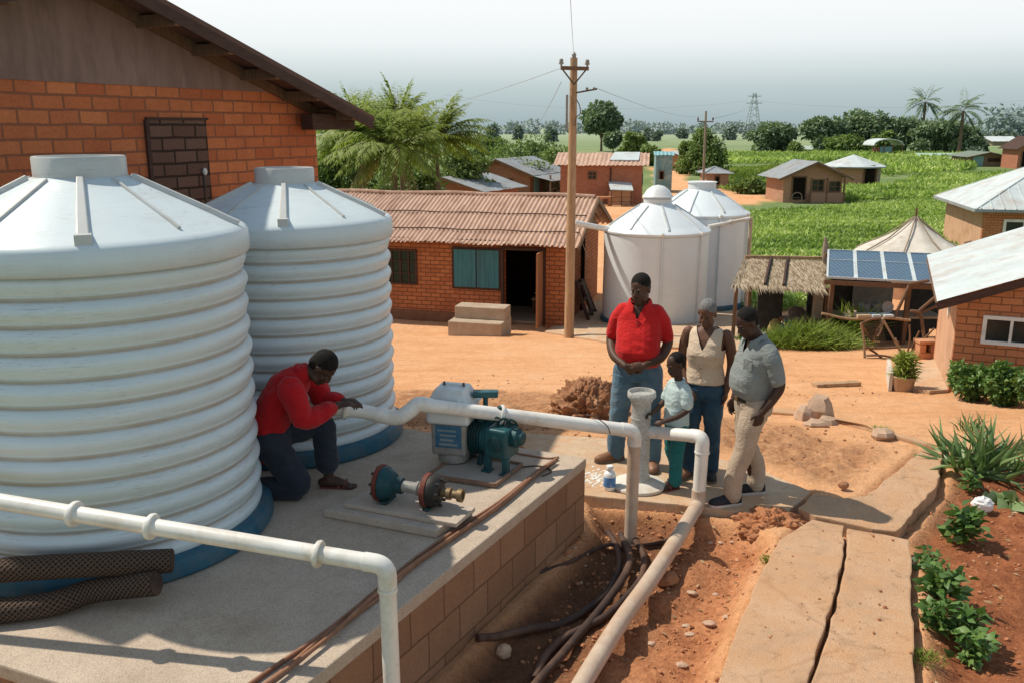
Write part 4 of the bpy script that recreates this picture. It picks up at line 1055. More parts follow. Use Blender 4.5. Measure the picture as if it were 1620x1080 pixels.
# ------------------------------------------------------------------ smooth round tanks
def round_tank(loc, label, R, H, rz, knob):
    t = thing('round_tank', label, 'water tank', loc, rz, 'smooth round white tanks')
    pr = [(R - .02, .1), (R, .12), (R + .012, H * .35), (R, H * .7), (R + .012, H - .05), (R - .03, H - .01)]
    MB().lathe(pr, 96, a=[.3, .2, .05, .05, .05, .2]).build('tank_body', M['smooth_tank'], t, smooth=True)
    MB().lathe([(R - .04, 0), (R + .05, 0), (R + .06, .03), (R + .05, .16), (R - .02, .19)], 96).build('base_ring', M['blue_ring'], t, smooth=True)
    L = [(R - .05, H - .02), (R + .03, H - .03), (R + .045, H), (R + .045, H + .035), (R + .02, H + .06), (R - .10, H + .12)]
    dome = [(R - .10 - (R - .42) * i / 7, H + .12 + .62 * (i / 7) ** .9) for i in range(1, 8)]
    L += dome
    ld = MB().lathe(L, 96, a=[.6, .5, .2] + [.05] * (len(L) - 3)).build('lid', M['smooth_tank'], t, smooth=True)
    for k in range(8):
        mb = MB(); ridge(mb, [(R - .10, H + .12)] + dome[:-1], -PI / 2 + (k + .1) * PI / 4, .06, .05, .035); mb.build('rib', M['smooth_tank'] if k % 2 else M['zinc'], ld)
    z = H + .72
    if knob:
        nk = [(.36, z - .03), (.37, z + .10), (.33, z + .13), (.40, z + .14), (.40, z + .17), (.37, z + .20), (.28, z + .34), (.15, z + .43), (.0, z + .46)]
    else: nk = [(.40, z - .03), (.39, z + .14), (.42, z + .15), (.42, z + .18), (.36, z + .185), (0, z + .17)]
    MB().lathe(nk, 48, cap=False).build('neck', M['smooth_tank'], t, smooth=True)
    for k, a_ in enumerate((-1.62, -.80, .1)):
        c, s_ = math.cos(a_), math.sin(a_); r = R + .05
        sp = MB().tube([(c * r, s_ * r, .2), (c * r, s_ * r, H - .02), (c * (r - .02), s_ * (r - .02), H + .08)], .026, 10).build('down_strap', M['smooth_tank'], t, smooth=True)
        MB().box((c * (r + .01), s_ * (r + .01), H + .03), (.09, .09, .08), a_).build('strap_clip', M['pvc'], sp, bevel=.01)
    return t
T3 = Vector((3.80, 23.3, PLAIN)); T4 = Vector((5.45, 25.7, PLAIN))
round_tank(tuple(T3), 'smooth round white tank with domed knob on its lid, right of the wooden pole', 1.36, 2.44, rad(0), True)
round_tank(tuple(T4), 'smooth round white tank with flat open neck, behind the one with the knob', 1.34, 2.66, rad(14), False)
g0_, g1_ = aty(908, 353, 22.3), aty(966, 364, 23.1)
t = thing('gutter_pipe', 'white pipe leading from the low house roof to the knobbed round tank', 'pipe', tuple(g0_)); o = g0_
MB().tube([g0_, g1_], .075, 16).build('run', M['pvc'], t, o, smooth=True)
MB().tube(crom([g1_ - Vector((.06, 0, 0)), g1_ + Vector((.08, .05, .05)), g1_ + Vector((.2, .2, .06))], 4), .085, 16).build('elbow', M['pvc'], t, o, smooth=True)
MB().tube(crom([g0_ + Vector((.1, -.08, -.05)), g0_ + Vector((.22, -.08, -.5)), g0_ + Vector((.35, -.08, -.85))], 4), .008, 6).build('loose_wire', M['grey_wood'], t, o)
e0, e1 = aty(1120, 359, 24.2), aty(1186, 346, 24.35)
t = thing('overflow_pipe', 'white overflow pipe passing in front of the second round tank at lid height', 'pipe', tuple(e0)); o = e0
MB().tube([e0, e1], .05, 14).build('run', M['pvc'], t, o, smooth=True)
MB().tube(crom([e1 + Vector((-.05, 0, 0)), e1 + Vector((.03, 0, -.03)), e1 + Vector((.04, 0, -.2)), e1 + Vector((.04, 0, -2.5))], 5), .05, 12).build('downpipe', M['pvc_dirty'], t, o, smooth=True)
collar('valve_ring', e0 + (e1 - e0) * .55, e1 - e0, .05, .02, M['pvc'], t, o)

# ------------------------------------------------------------------ lower right house (window, pale sheet roof)
rl = gnd(1500, 621); rrz = rad(-23)
Wr = lambda px, py, y=0.0: wallpt(px, py, rl, rrz, y)
t = thing('brick_house', 'brick house at the right edge with white sliding window under a pale sloping roof', 'house', tuple(rl), rrz)
ea = Wr(1482, 480, -.30); eb = Wr(1622, 442, -.30); slr = (eb[1] - ea[1]) / (eb[0] - ea[0])
RW, RD = 6.4, 4.1; rx = RW / 2; roofz = lambda x: ea[1] + slr * (x - ea[0])
he = roofz(0) - .03
MB().extr([(0, 0, -.5), (RW, 0, -.5), (RW, 0, he), (rx, 0, roofz(rx) - .05), (0, 0, he)], (0, .2, 0)).build('front_wall', M['brick_right'], t, uv=True)
MB().box((.1, RD / 2 + .1, he / 2 - .26), (.2, RD - .2, he + .47)).build('side_wall', M['plaster_wall'], t)
MB().extr([(0, RD, -.5), (RW, RD, -.5), (RW, RD, he), (rx, RD, roofz(rx) - .05), (0, RD, he)], (0, .2, 0)).build('back_wall', M['brick_right'], t, uv=True)
r = MB()
p = [(ea[0], -.30, ea[1]), (rx, -.30, roofz(rx)), (rx, RD + .3, roofz(rx)), (ea[0], RD + .3, ea[1])]
rf = MB(); corr(rf, (ea[0], -.32, ea[1] + .03), (0, RD + .64, 0), (rx - ea[0], 0, roofz(rx) - ea[1]), .21, .012, 5, .008, .0, 4); rf = rf.build('roof', M['zinc'], t, smooth='all')
rf2 = MB(); corr(rf2, (2 * rx - ea[0], -.32, ea[1] + .03), (0, RD + .64, 0), (ea[0] - rx, 0, roofz(rx) - ea[1]), .21, .012, 5, .008, .0, 4); rf2.build('roof', M['zinc'], t, smooth='all')
mb = MB(); mb.bar((ea[0], -.30, ea[1] - .045), (rx, -.30, roofz(rx) - .045), .04, .10); mb.build('barge_board', M['dark_wood'], rf)
mb = MB(); mb.bar((ea[0] + .02, -.30, ea[1] - .03), (ea[0] + .02, RD + .3, ea[1] - .03), .035, .07); mb.build('eave_board', M['brown_wood'], rf)
for k in range(5): MB().bar((ea[0] + .03, .1 + k * .95, ea[1] - .05), (.15, .1 + k * .95, roofz(.15) - .05), .04, .05).build('rafter_end', M['brown_wood'], rf)
a, b = Wr(1556, 498), Wr(1690, 554)
window(t, a[0], b[0], b[1], a[1], 0, M['white_frame'], M['window_dark'], (2, 0), .05, .045)
mc = MB(); q = Vector((-.008, 1.55, he * .62)); mc.lathe([(0, -.02), (.10, -.018), (.10, .012), (.085, .02), (0, .02)], 24, q, Matrix.Rotation(rad(90), 3, 'Y')); mc.build('wall_meter', M['white_frame'], t, smooth=True)
# porch floor along the side wall
pp = [(1405, 613), (1413, 596), (1440, 580), (1478, 572), (1500, 622), (1470, 624)]
pq = [gnd(*p) for p in pp]
struct(MB().prism([p.xy for p in pq], [p.z - .25 for p in pq], [p.z + .06 for p in pq]).build('pavement', M['pad'], bevel=.01, attr=False))
b0, b1 = gnd(1405, 618), gnd(1401, 590)
tag(MB().extr([b0 + Vector((0, 0, -.05)), b1 + Vector((0, 0, -.05)), b1 + Vector((0, 0, .24)), b0 + Vector((0, 0, .27))], (.05, 0, 0)).build('edge_board', M['canvas'], None, b0), 'pale upright board edging the porch beside the potted plant', 'board')

# ------------------------------------------------------------------ upper right house (hipped zinc roof)
ul = gnd(1548, 414); urz = rad(-13)
Wu = lambda px, py, y=0.0: wallpt(px, py, ul, urz, y)
t = thing('brick_house', 'brick house with hipped grey zinc roof and white window, farther back at the right edge', 'house', tuple(ul), urz)
UW, UD = 8.0, 6.0; ue = Wu(1580, 331, -.4)[1]
MB().box((UW / 2, .1, ue / 2 - .1), (UW, .2, ue + .3)).build('front_wall', M['brick_right'], t, uv=True)
MB().box((.1, UD / 2 + .1, ue / 2 - .1), (.2, UD - .2, ue + .3)).build('side_wall', M['plaster_wall'], t)
o_ = .45; ap_z = ue + 1.75
c4 = [(-o_, -o_, ue - .02), (UW + o_, -o_, ue - .02), (UW + o_, UD + o_, ue - .02), (-o_, UD + o_, ue - .02)]; r0, r1 = (UD / 2, UD / 2, ap_z), (UW - UD / 2, UD / 2, ap_z)
rf = MB(); rf.add(c4 + [r0, r1], [(0, 1, 5, 4), (1, 2, 5), (2, 3, 4, 5), (3, 0, 4)])
mb = rf
for i in range(22):
    x = -o_ + (UW + 2 * o_) * (i + .5) / 22; k = min(1, (x + o_) / (UD / 2 + o_), (UW + o_ - x) / (UD / 2 + o_))
    mb.bar((x, -o_, ue + .005), (x, -o_ + (UD / 2 + o_) * k, ue - .02 + (ap_z - ue) * k + .02), .03, .03)
rf = rf.build('roof', M['zinc'], t)
mb = MB(); [mb.bar(p, q, .09, .05) for p, q in ((c4[0], r0), (c4[1], r1), (r0, r1), (c4[3], r0))]; mb.build('hip_cap', M['zinc'], rf)
mb = MB(); [mb.bar(Vector(c4[i]) - Vector((0, 0, .06)), Vector(c4[(i + 1) % 4]) - Vector((0, 0, .06)), .05, .1) for i in range(4)]; mb.build('fascia', M['zinc_dark'], rf)
a, b = Wu(1588, 347), Wu(1650, 381)
window(t, a[0], b[0], b[1], a[1], 0, M['white_frame'], M['window_dark'], (1, 0), .10, .06)

# ------------------------------------------------------------------ canvas topped round hut
cl_ = gnd(1440, 425); cl_ = Vector((cl_.x, cl_.y, cl_.z))
cy = 27.5; cc = aty(1443, 400, cy); cz0 = PLAIN
t = thing('canvas_hut', 'round hut with patched grey canvas cone roof behind the solar shelter', 'hut', (cc.x, cy, cz0))
ez_ = aty(1443, 398, cy).z - cz0; tz_ = aty(1443, 345, cy).z - cz0; cr = 1.72
MB().lathe([(1.5, -.1), (1.5, ez_ + .05), (1.4, ez_ + .1)], 32).build('wall', M['plaster_wall'], t, smooth=True)
seg = 40; vs = []; fs = []
for j in range(9):
    f = j / 8
    for k in range(seg):
        a_ = 2 * PI * k / seg; sc_ = .07 * math.sin(a_ * 8) * f
        r = .04 + cr * f * (1 + .05 * math.sin(a_ * 8 + 1)); z = tz_ - (tz_ - ez_) * (f ** .85) - sc_ - .08 * math.sin(PI * f) - (.10 if j == 8 else 0)
        vs.append((r * math.cos(a_), r * math.sin(a_), z))
for j in range(8):
    for k in range(seg): fs.append((j * seg + k, j * seg + (k + 1) % seg, (j + 1) * seg + (k + 1) % seg, (j + 1) * seg + k))
rf = MB().add(vs, fs).build('canvas_roof', M['canvas'], t, smooth=True)
for k in range(8):
    a_ = PI * k / 4 + .2; r = cr * 1.0
    P = [(.05 * math.cos(a_), .05 * math.sin(a_), tz_ + .03), (r * .5 * math.cos(a_), r * .5 * math.sin(a_), tz_ - (tz_ - ez_) * .55 - .02), (r * .98 * math.cos(a_), r * .98 * math.sin(a_), ez_ + .02)]
    MB().tube(P, .022, 6).build('seam', M['grey_wood'], rf)
MB().tube([(0, 0, tz_ - .1), (0, 0, tz_ + .32)], .035, 8).build('tip_pole', M['brown_wood'], t)
vs = [(1.15, -.95, ez_ + .12), (1.72, -.45, ez_ + .02), (1.75, .2, ez_ - .02), (1.5, -.6, ez_ + .42), (1.2, -.75, ez_ + .38), (1.55, -.75, ez_ - .3)]
MB().add(vs, [(0, 5, 1, 3), (0, 3, 4), (1, 2, 3), (0, 4, 3, 1)]).build('torn_flap', M['clay_sheet'], rf)

# ------------------------------------------------------------------ thatched stall and solar shelter
sy0, sy1 = 19.0, 21.0; sz = base_z(0, 19.6)
s0 = aty(1160, 450, sy0); s1 = aty(1302, 458, sy0); s2 = aty(1300, 412, sy1); s3 = aty(1178, 409, sy1)
t = thing('thatched_stall', 'open stall under a ragged dry thatch roof, left of the solar panels', 'stall', (s0.x, sy0, sz)); o = Vector((s0.x, sy0, sz))
rf = MB(); rf.add([s0, s1, s2, s3, s0 - Vector((0, 0, .07)), s1 - Vector((0, 0, .07)), s2 - Vector((0, 0, .07)), s3 - Vector((0, 0, .07))], [(0, 1, 2, 3), (7, 6, 5, 4), (0, 4, 5, 1), (1, 5, 6, 2), (2, 6, 7, 3), (3, 7, 4, 0)])
rf = rf.build('roof', M['thatch'], t, o)
n = 3000; A = np.random.rand(n); B = np.random.rand(n) ** 1.2
s_np = [np.array(v) for v in (s0, s1, s2, s3)]
Cc = (s_np[0][None] * (1 - A[:, None]) + s_np[1][None] * A[:, None]) * (1 - B[:, None]) + (s_np[3][None] * (1 - A[:, None]) + s_np[2][None] * A[:, None]) * B[:, None]
Dd = np.stack([np.random.normal(0, .10, n) - .35 * (A < .06), np.full(n, -1.0), np.random.normal(-.22, .05, n)], 1)
leaf_mesh('thatch_straw', Cc + np.array([0, 0, .02]), Dd, np.random.uniform(.2, .45, n), None, rf, (o.x, o.y, o.z), .06, None, .10, N=np.tile([0., 0., 1.], (n, 1)))
def thatchleaf():
    m = NT('straw'); a = m.attr('v'); return m.fin(m.ramp(a, [(0, (.13, .095, .06)), (.5, (.30, .235, .16)), (1, (.46, .385, .29))]), .9, 0, .15)
M['straw'] = thatchleaf()
[x for x in COL.objects if x.name.startswith('thatch_straw')][0].data.materials.append(M['straw'])
for f in (.34, .55): MB().bar(s0 + (s1 - s0) * f + Vector((0, -.05, .06)), s3 + (s2 - s3) * f + Vector((0, 0, .06)), .045).build('batten', M['dark_wood'], rf, o)
MB().bar(s3 + Vector((0, 0, .04)), s2 + Vector((0, 0, .05)), .07).build('ridge_pole', M['pole_wood'], rf, o)
M['dusty_dark'] = surf('dusty_dark_board', (.025, .03, .032), (.055, .06, .06), 5, .9, .2, 30)
def post(px0, y_, topz, w, name='post', mat='brown_wood', par=None, org=None):
    p = aty(px0, 500, y_); zb = base_z(0, y_)
    MB().bar((p.x, y_, zb - .1), (p.x + .02, y_, topz), w).build(name, M[mat], par, org)
post(1161, sy0 + .15, s0.z, .07, par=t, org=o); post(1183, sy1 - .1, s3.z, .07, par=t, org=o); post(1291, sy0 + .15, s1.z, .17, mat='grey_wood', par=t, org=o); post(1304, sy0 + .15, s1.z, .09, par=t, org=o)
for a_, b_, y_ in ((1200, 1240, 20.2), (1279, 1298, 20.2)):
    pa, pb_ = aty(a_, 450, y_), aty(b_, 450, y_); MB().box(((pa.x + pb_.x) / 2, y_, sz + .62), (pb_.x - pa.x, .06, 1.32)).build('board_wall', M['dusty_dark'], t, o)
pa, pb_ = aty(1236, 500, 20.0), aty(1300, 500, 20.0)
MB().box(((pa.x + pb_.x) / 2, 19.95, sz + .42), (pb_.x - pa.x, .6, .06)).build('counter', M['brown_wood'], t, o)
MB().box(((pa.x + pb_.x) / 2, 19.7, sz + .2), (pb_.x - pa.x, .05, .42)).build('counter_front', M['dusty_dark'], t, o)
# goods in the stall
rs = random.Random(5)
for i, (px, py, col, lb_, nm, ct) in enumerate(((1228, 497, (.30, .24, .09), 'ochre yellow sack against the dark board in the thatched stall', 'sack', 'sack'), (1243, 497, (.06, .18, .20), 'blue green jerrycan beside the yellow sack in the thatched stall', 'jerrycan', 'jerrycan'), (1262, 482, (.10, .08, .07), 'round dark pot on the counter of the thatched stall', 'pot', 'pot'))):
    p = aty(px, py, 19.55 if i < 2 else 19.9); mt = surf('goods%d' % i, col, tuple(c * 1.4 for c in col), 5, .7, .3, 30)
    if i == 0:
        lump((p.x, 19.55, base_z(0, 19.55) + .22), .17, .14, .30, 3, nm, lb_, ct, mt, .12)
    elif i == 1:
        jt = thing(nm, lb_, ct, (p.x, 19.45, base_z(0, 19.45))); MB().box((0, 0, .2), (.34, .2, .4), taper=.9).build('can', mt, jt, bevel=.04, smooth=True); MB().tube(crom([(-.1, 0, .38), (-.06, 0, .47), (.06, 0, .47), (.1, 0, .38)], 4), .02, 8).build('handle', mt, jt, smooth=True)
    else:
        lump((p.x, 19.9, sz + .58), .2, .17, .15, 4, nm, lb_, ct, mt, .08)
# solar shelter
h0 = aty(1307, 441, 18.6); h1 = aty(1540, 453, 18.6); h2 = aty(1522, 406, 20.9); h3 = aty(1309, 398, 20.9); hz = base_z(0, 18.8)
t = thing('solar_shelter', 'dark open shelter roofed with a row of blue solar panels', 'shelter', (h0.x, 18.6, hz)); o = Vector((h0.x, 18.6, hz))
def solarmat():
    m = NT('solar_cells'); uv = m.coord('UV')
    br = m.n('ShaderNodeTexBrick', offset=0.0); br.inputs['Scale'].default_value = 1; br.inputs['Brick Width'].default_value = .105; br.inputs['Row Height'].default_value = .105; br.inputs['Mortar Size'].default_value = .009
    br.inputs['Color1'].default_value = (.012, .045, .10, 1); br.inputs['Color2'].default_value = (.018, .06, .13, 1); br.inputs['Mortar'].default_value = (.16, .27, .36, 1); m.l(uv, br.inputs['Vector'])
    d_ = m.mix(m.math('MULTIPLY', m.noise(3, 5, .6, uv), .4), br.outputs['Color'], (.12, .17, .21))
    return m.fin(d_, .38, 0, .22)
M['solar'] = solarmat()
npan = 5
for i in range(npan):
    a0, a1 = i / npan + .006, (i + 1) / npan - .006
    e0_, e1_ = h0 + (h1 - h0) * a0, h0 + (h1 - h0) * a1; f0_, f1_ = h3 + (h2 - h3) * a0, h3 + (h2 - h3) * a1
    nm_ = (e1_ - e0_).cross(f0_ - e0_).normalized()
    pn = MB().extr([e0_, e1_, f1_, f0_], nm_ * .035).build('solar_panel', M['solar'], t, o, uv=True)
    mb = MB(); c = [e0_, e1_, f1_, f0_]
    for k in range(4): mb.bar(c[k] + nm_ * .03, c[(k + 1) % 4] + nm_ * .03, .042, .045)
    m0, m1 = e0_ + (f0_ - e0_) * .62, e1_ + (f1_ - e1_) * .62; mb.bar(m0 + nm_ * .032, m1 + nm_ * .032, .03, .03)
    mb.build('frame', M['zinc'], pn, o)
MB().bar(h0 + Vector((-.05, -.02, -.07)), h1 + Vector((.1, -.02, -.07)), .07, .1).build('front_beam', M['brown_wood'], t, o)
MB().bar(h3 + Vector((-.05, 0, -.09)), h2 + Vector((.1, 0, -.09)), .07, .1).build('rear_beam', M['brown_wood'], t, o)
for px in (1311, 1432): post(px, 18.7, h0.z - .1, .085, par=t, org=o)
for px in (1316, 1400, 1500): post(px, 20.8, h3.z - .13, .08, par=t, org=o)
pa, pb_ = aty(1312, 500, 20.7), aty(1404, 500, 20.7); MB().box(((pa.x + pb_.x) / 2, 20.75, hz + .75), (pb_.x - pa.x, .05, 1.75)).build('back_wall', M['dusty_dark'], t, o)
pa, pb_ = aty(1436, 500, 20.7), aty(1530, 500, 20.7); MB().box(((pa.x + pb_.x) / 2, 20.75, hz + .45), (pb_.x - pa.x, .05, 1.1)).build('back_wall', M['dusty_dark'], t, o)
pa, pb_ = aty(1314, 500, 19.2), aty(1478, 500, 19.2)
MB().box(((pa.x + pb_.x) / 2, 19.1, hz + .60), (pb_.x - pa.x, .7, .05)).build('counter', M['grey_wood'], t, o)
MB().box(((pa.x + pb_.x) / 2, 19.38, hz + .25), (pb_.x - pa.x, .04, .62)).build('counter_front', M['dusty_dark'], t, o)
P = [aty(1300, 496, 18.35), aty(1345, 505, 18.3), aty(1400, 503, 18.3), aty(1440, 507, 18.3)]
MB().tube(crom(P, 4), .03, 8).build('front_rail', M['pole_wood'], t, o, smooth=True)
for a_, b_ in (((1440, 449), (1416, 500)), ((1480, 470), (1450, 495)), ((1482, 484), (1448, 498)), ((1436, 450), (1470, 444))):
    MB().tube([aty(a_[0], a_[1], 18.45), aty(b_[0], b_[1], 18.4)], .035, 8).build('branch_brace', M['brown_wood'], t, o, smooth=True)
MB().tube(crom([aty(1440, 492, 18.3), aty(1455, 496, 18.25), aty(1460, 520, 18.2), aty(1463, 540, 18.15)], 4), .035, 8).build('branch_brace', M['brown_wood'], t, o, smooth=True)
cz_ = hz + .625
M['basin'] = surf('basin_white', (.52, .56, .58), (.64, .67, .68), 6, .4, .05, 30)
M['basin_grey'] = surf('basin_grey', (.16, .19, .20), (.26, .29, .30), 6, .5, .1, 30)
for px, py, r, lb_ in ((1403, 487, .13, 'round white basin standing on edge in the solar shelter'), (1385, 492, .10, 'grey lidded pot left of the white basin in the solar shelter'), (1367, 492, .12, 'larger grey pot farther left on the shelter counter')):
    p = aty(px, py, 19.15); o2 = thing('basin' if r == .13 else 'pot', lb_, 'basin' if r == .13 else 'pot', (p.x, 19.15, cz_))
    if r == .13: MB().lathe([(0, -.02), (r * .6, -.02), (r, .04), (r, .05), (r * .55, 0), (0, 0)], 24, (0, 0, r), Matrix.Rotation(rad(80), 3, 'X')).build('bowl', M['basin'], o2, smooth=True)
    else:
        b_ = MB().lathe([(0, 0), (r * .8, 0), (r, .06), (r, .2), (r * .9, .22)], 20).build('pot_body', M['basin_grey'], o2, smooth=True)
        MB().lathe([(r * .95, .22), (r * .5, .25), (.02, .26), (.02, .29), (0, .29)], 20).build('lid', M['basin_grey'], o2, smooth=True)
for px0, px1, col, lb_ in ((1354, 1376, (.48, .36, .24), 'tan board lying on the shelter rail'), (1378, 1392, (.42, .46, .48), 'pale folded sheet on the shelter rail beside the tan board'), (1396, 1412, (.50, .53, .54), 'white flat parcel at the right of the shelter rail')):
    pa, pb_ = aty(px0, 500, 18.36), aty(px1, 500, 18.36)
    b_ = MB(); b_.box(((pa.x + pb_.x) / 2, 18.42, pa.z - .0), (pb_.x - pa.x, .28, .07), rad(4)); b_ = b_.build('parcel', surf('parcel%d' % px0, col, tuple(c * 1.2 for c in col), 5, .8, .2, 30), None, ((pa.x + pb_.x) / 2, 18.42, pa.z), bevel=.015, attr=False); tag(b_, lb_, 'parcel')
# grey drum-like sheet hung at the back
pa = aty(1382, 470, 20.6); sh = MB().box((pa.x, 20.66, pa.z), (.95, .03, .62)).build('hanging_sheet', M['basin_grey'], None, (pa.x, 20.66, pa.z), attr=False); tag(sh, 'grey sheet hanging at the back of the solar shelter', 'sheet')
# old leaning post above the stalls
pa = aty(1305, 400, 21.3); tag(MB().tube([(pa.x, 21.3, PLAIN), (pa.x + .02, 21.3, pa.z), aty(1306, 376, 21.3)], [.10, .10, .03], 8).build('stump_post', M['grey_wood'], None, (pa.x, 21.3, PLAIN), smooth=True), 'broken grey post sticking up between thatch and solar panels', 'post')

# ------------------------------------------------------------------ yard furniture by the right house
f0 = gnd(1372, 566)
def fp(px, py, y): return aty(px, py, y)
t = thing('stick_rack', 'low rack of crooked sticks with mesh, in front of the solar shelter', 'rack', tuple(f0)); o = Vector(f0); yf = f0.y
segs = [((1368, 570), (1362, 512)), ((1362, 512), (1396, 504)), ((1396, 504), (1425, 557)), ((1366, 549), (1424, 549)), ((1370, 562), (1416, 566)), ((1362, 512), (1380, 540)), ((1396, 507), (1388, 532)), ((1380, 540), (1395, 512)), ((1368, 568), (1420, 570)), ((1376, 552), (1396, 567)), ((1425, 557), (1416, 535))]
for k, (a, b) in enumerate(segs):
    p, q = fp(*a, yf + (.0 if k % 3 else .1)), fp(*b, yf + (.12 if k % 2 else .0)); m_ = (p + q) / 2 + Vector((.02 * (-1) ** k, 0, .025 * (-1) ** (k // 2)))
    MB().tube(crom([p, m_, q], 4), [.026, .02, .022], 8).build('stick', M['brown_wood' if k % 2 else 'grey_wood'], t, o, smooth=True)
mb = MB()
for k in range(12):
    f = k / 11; p0_, p1_ = fp(1366 + 26 * f, 514 - 6 * f, yf + .06), fp(1369 + 34 * f, 547, yf + .06); mb.tube([p0_, p1_], .006, 4)
    f = k / 11; mb.tube([fp(1366, 514 + 33 * f, yf + .06), fp(1394 + 9 * f, 508 + 39 * f, yf + .06)], .006, 4)
mb.build('wire_mesh', M['iron'], t, o)
b0 = gnd(1462, 567); t = thing('clay_stove', 'small orange clay stove on the porch beside the stick rack', 'stove', tuple(b0))
M['terracotta'] = surf('terracotta', (.48, .22, .11), (.58, .31, .17), 6, .9, .3, 40, stain=(.3, .13, .07))
MB().box((0, 0, .07), (.36, .28, .14)).build('plinth', M['terracotta'], t, bevel=.015)
MB().box((-.10, 0, .22), (.12, .26, .16)).build('side_block', M['terracotta'], t, bevel=.015); MB().box((.11, 0, .22), (.12, .26, .16)).build('side_block', M['terracotta'], t, bevel=.015)
MB().box((0, 0, .335), (.36, .28, .06)).build('top_slab', M['terracotta'], t, bevel=.012); MB().box((0, .08, .22), (.1, .06, .155)).build('fire_hole', M['void'], t)
for k, (dx, h) in enumerate(((-.28, .62), (-.2, .5), (-.05, .55))):
    p = Vector((b0.x + dx, b0.y + .12, b0.z)); 
    tag(MB().tube(crom([p, p + Vector((.03, 0, h * .5)), p + Vector((.0 + .12 * k, .02, h))], 4), .018, 7).build('stick', M['brown_wood'], None, p, smooth=True), ['tall bare stick standing at the left of the clay stove', 'shorter bare stick between the tall one and the clay stove', 'slanting bare stick rising behind the clay stove'][k], 'stick')
a, b = gnd(1289, 613), gnd(1358, 609)
t_ = MB(); t_.bar(a + Vector((0, 0, .035)), b + Vector((0, 0, .035)), .12, .06); tag(t_.build('plank', M['pole_wood'], None, a, bevel=.006), 'lone brown plank lying on the open orange yard', 'plank')
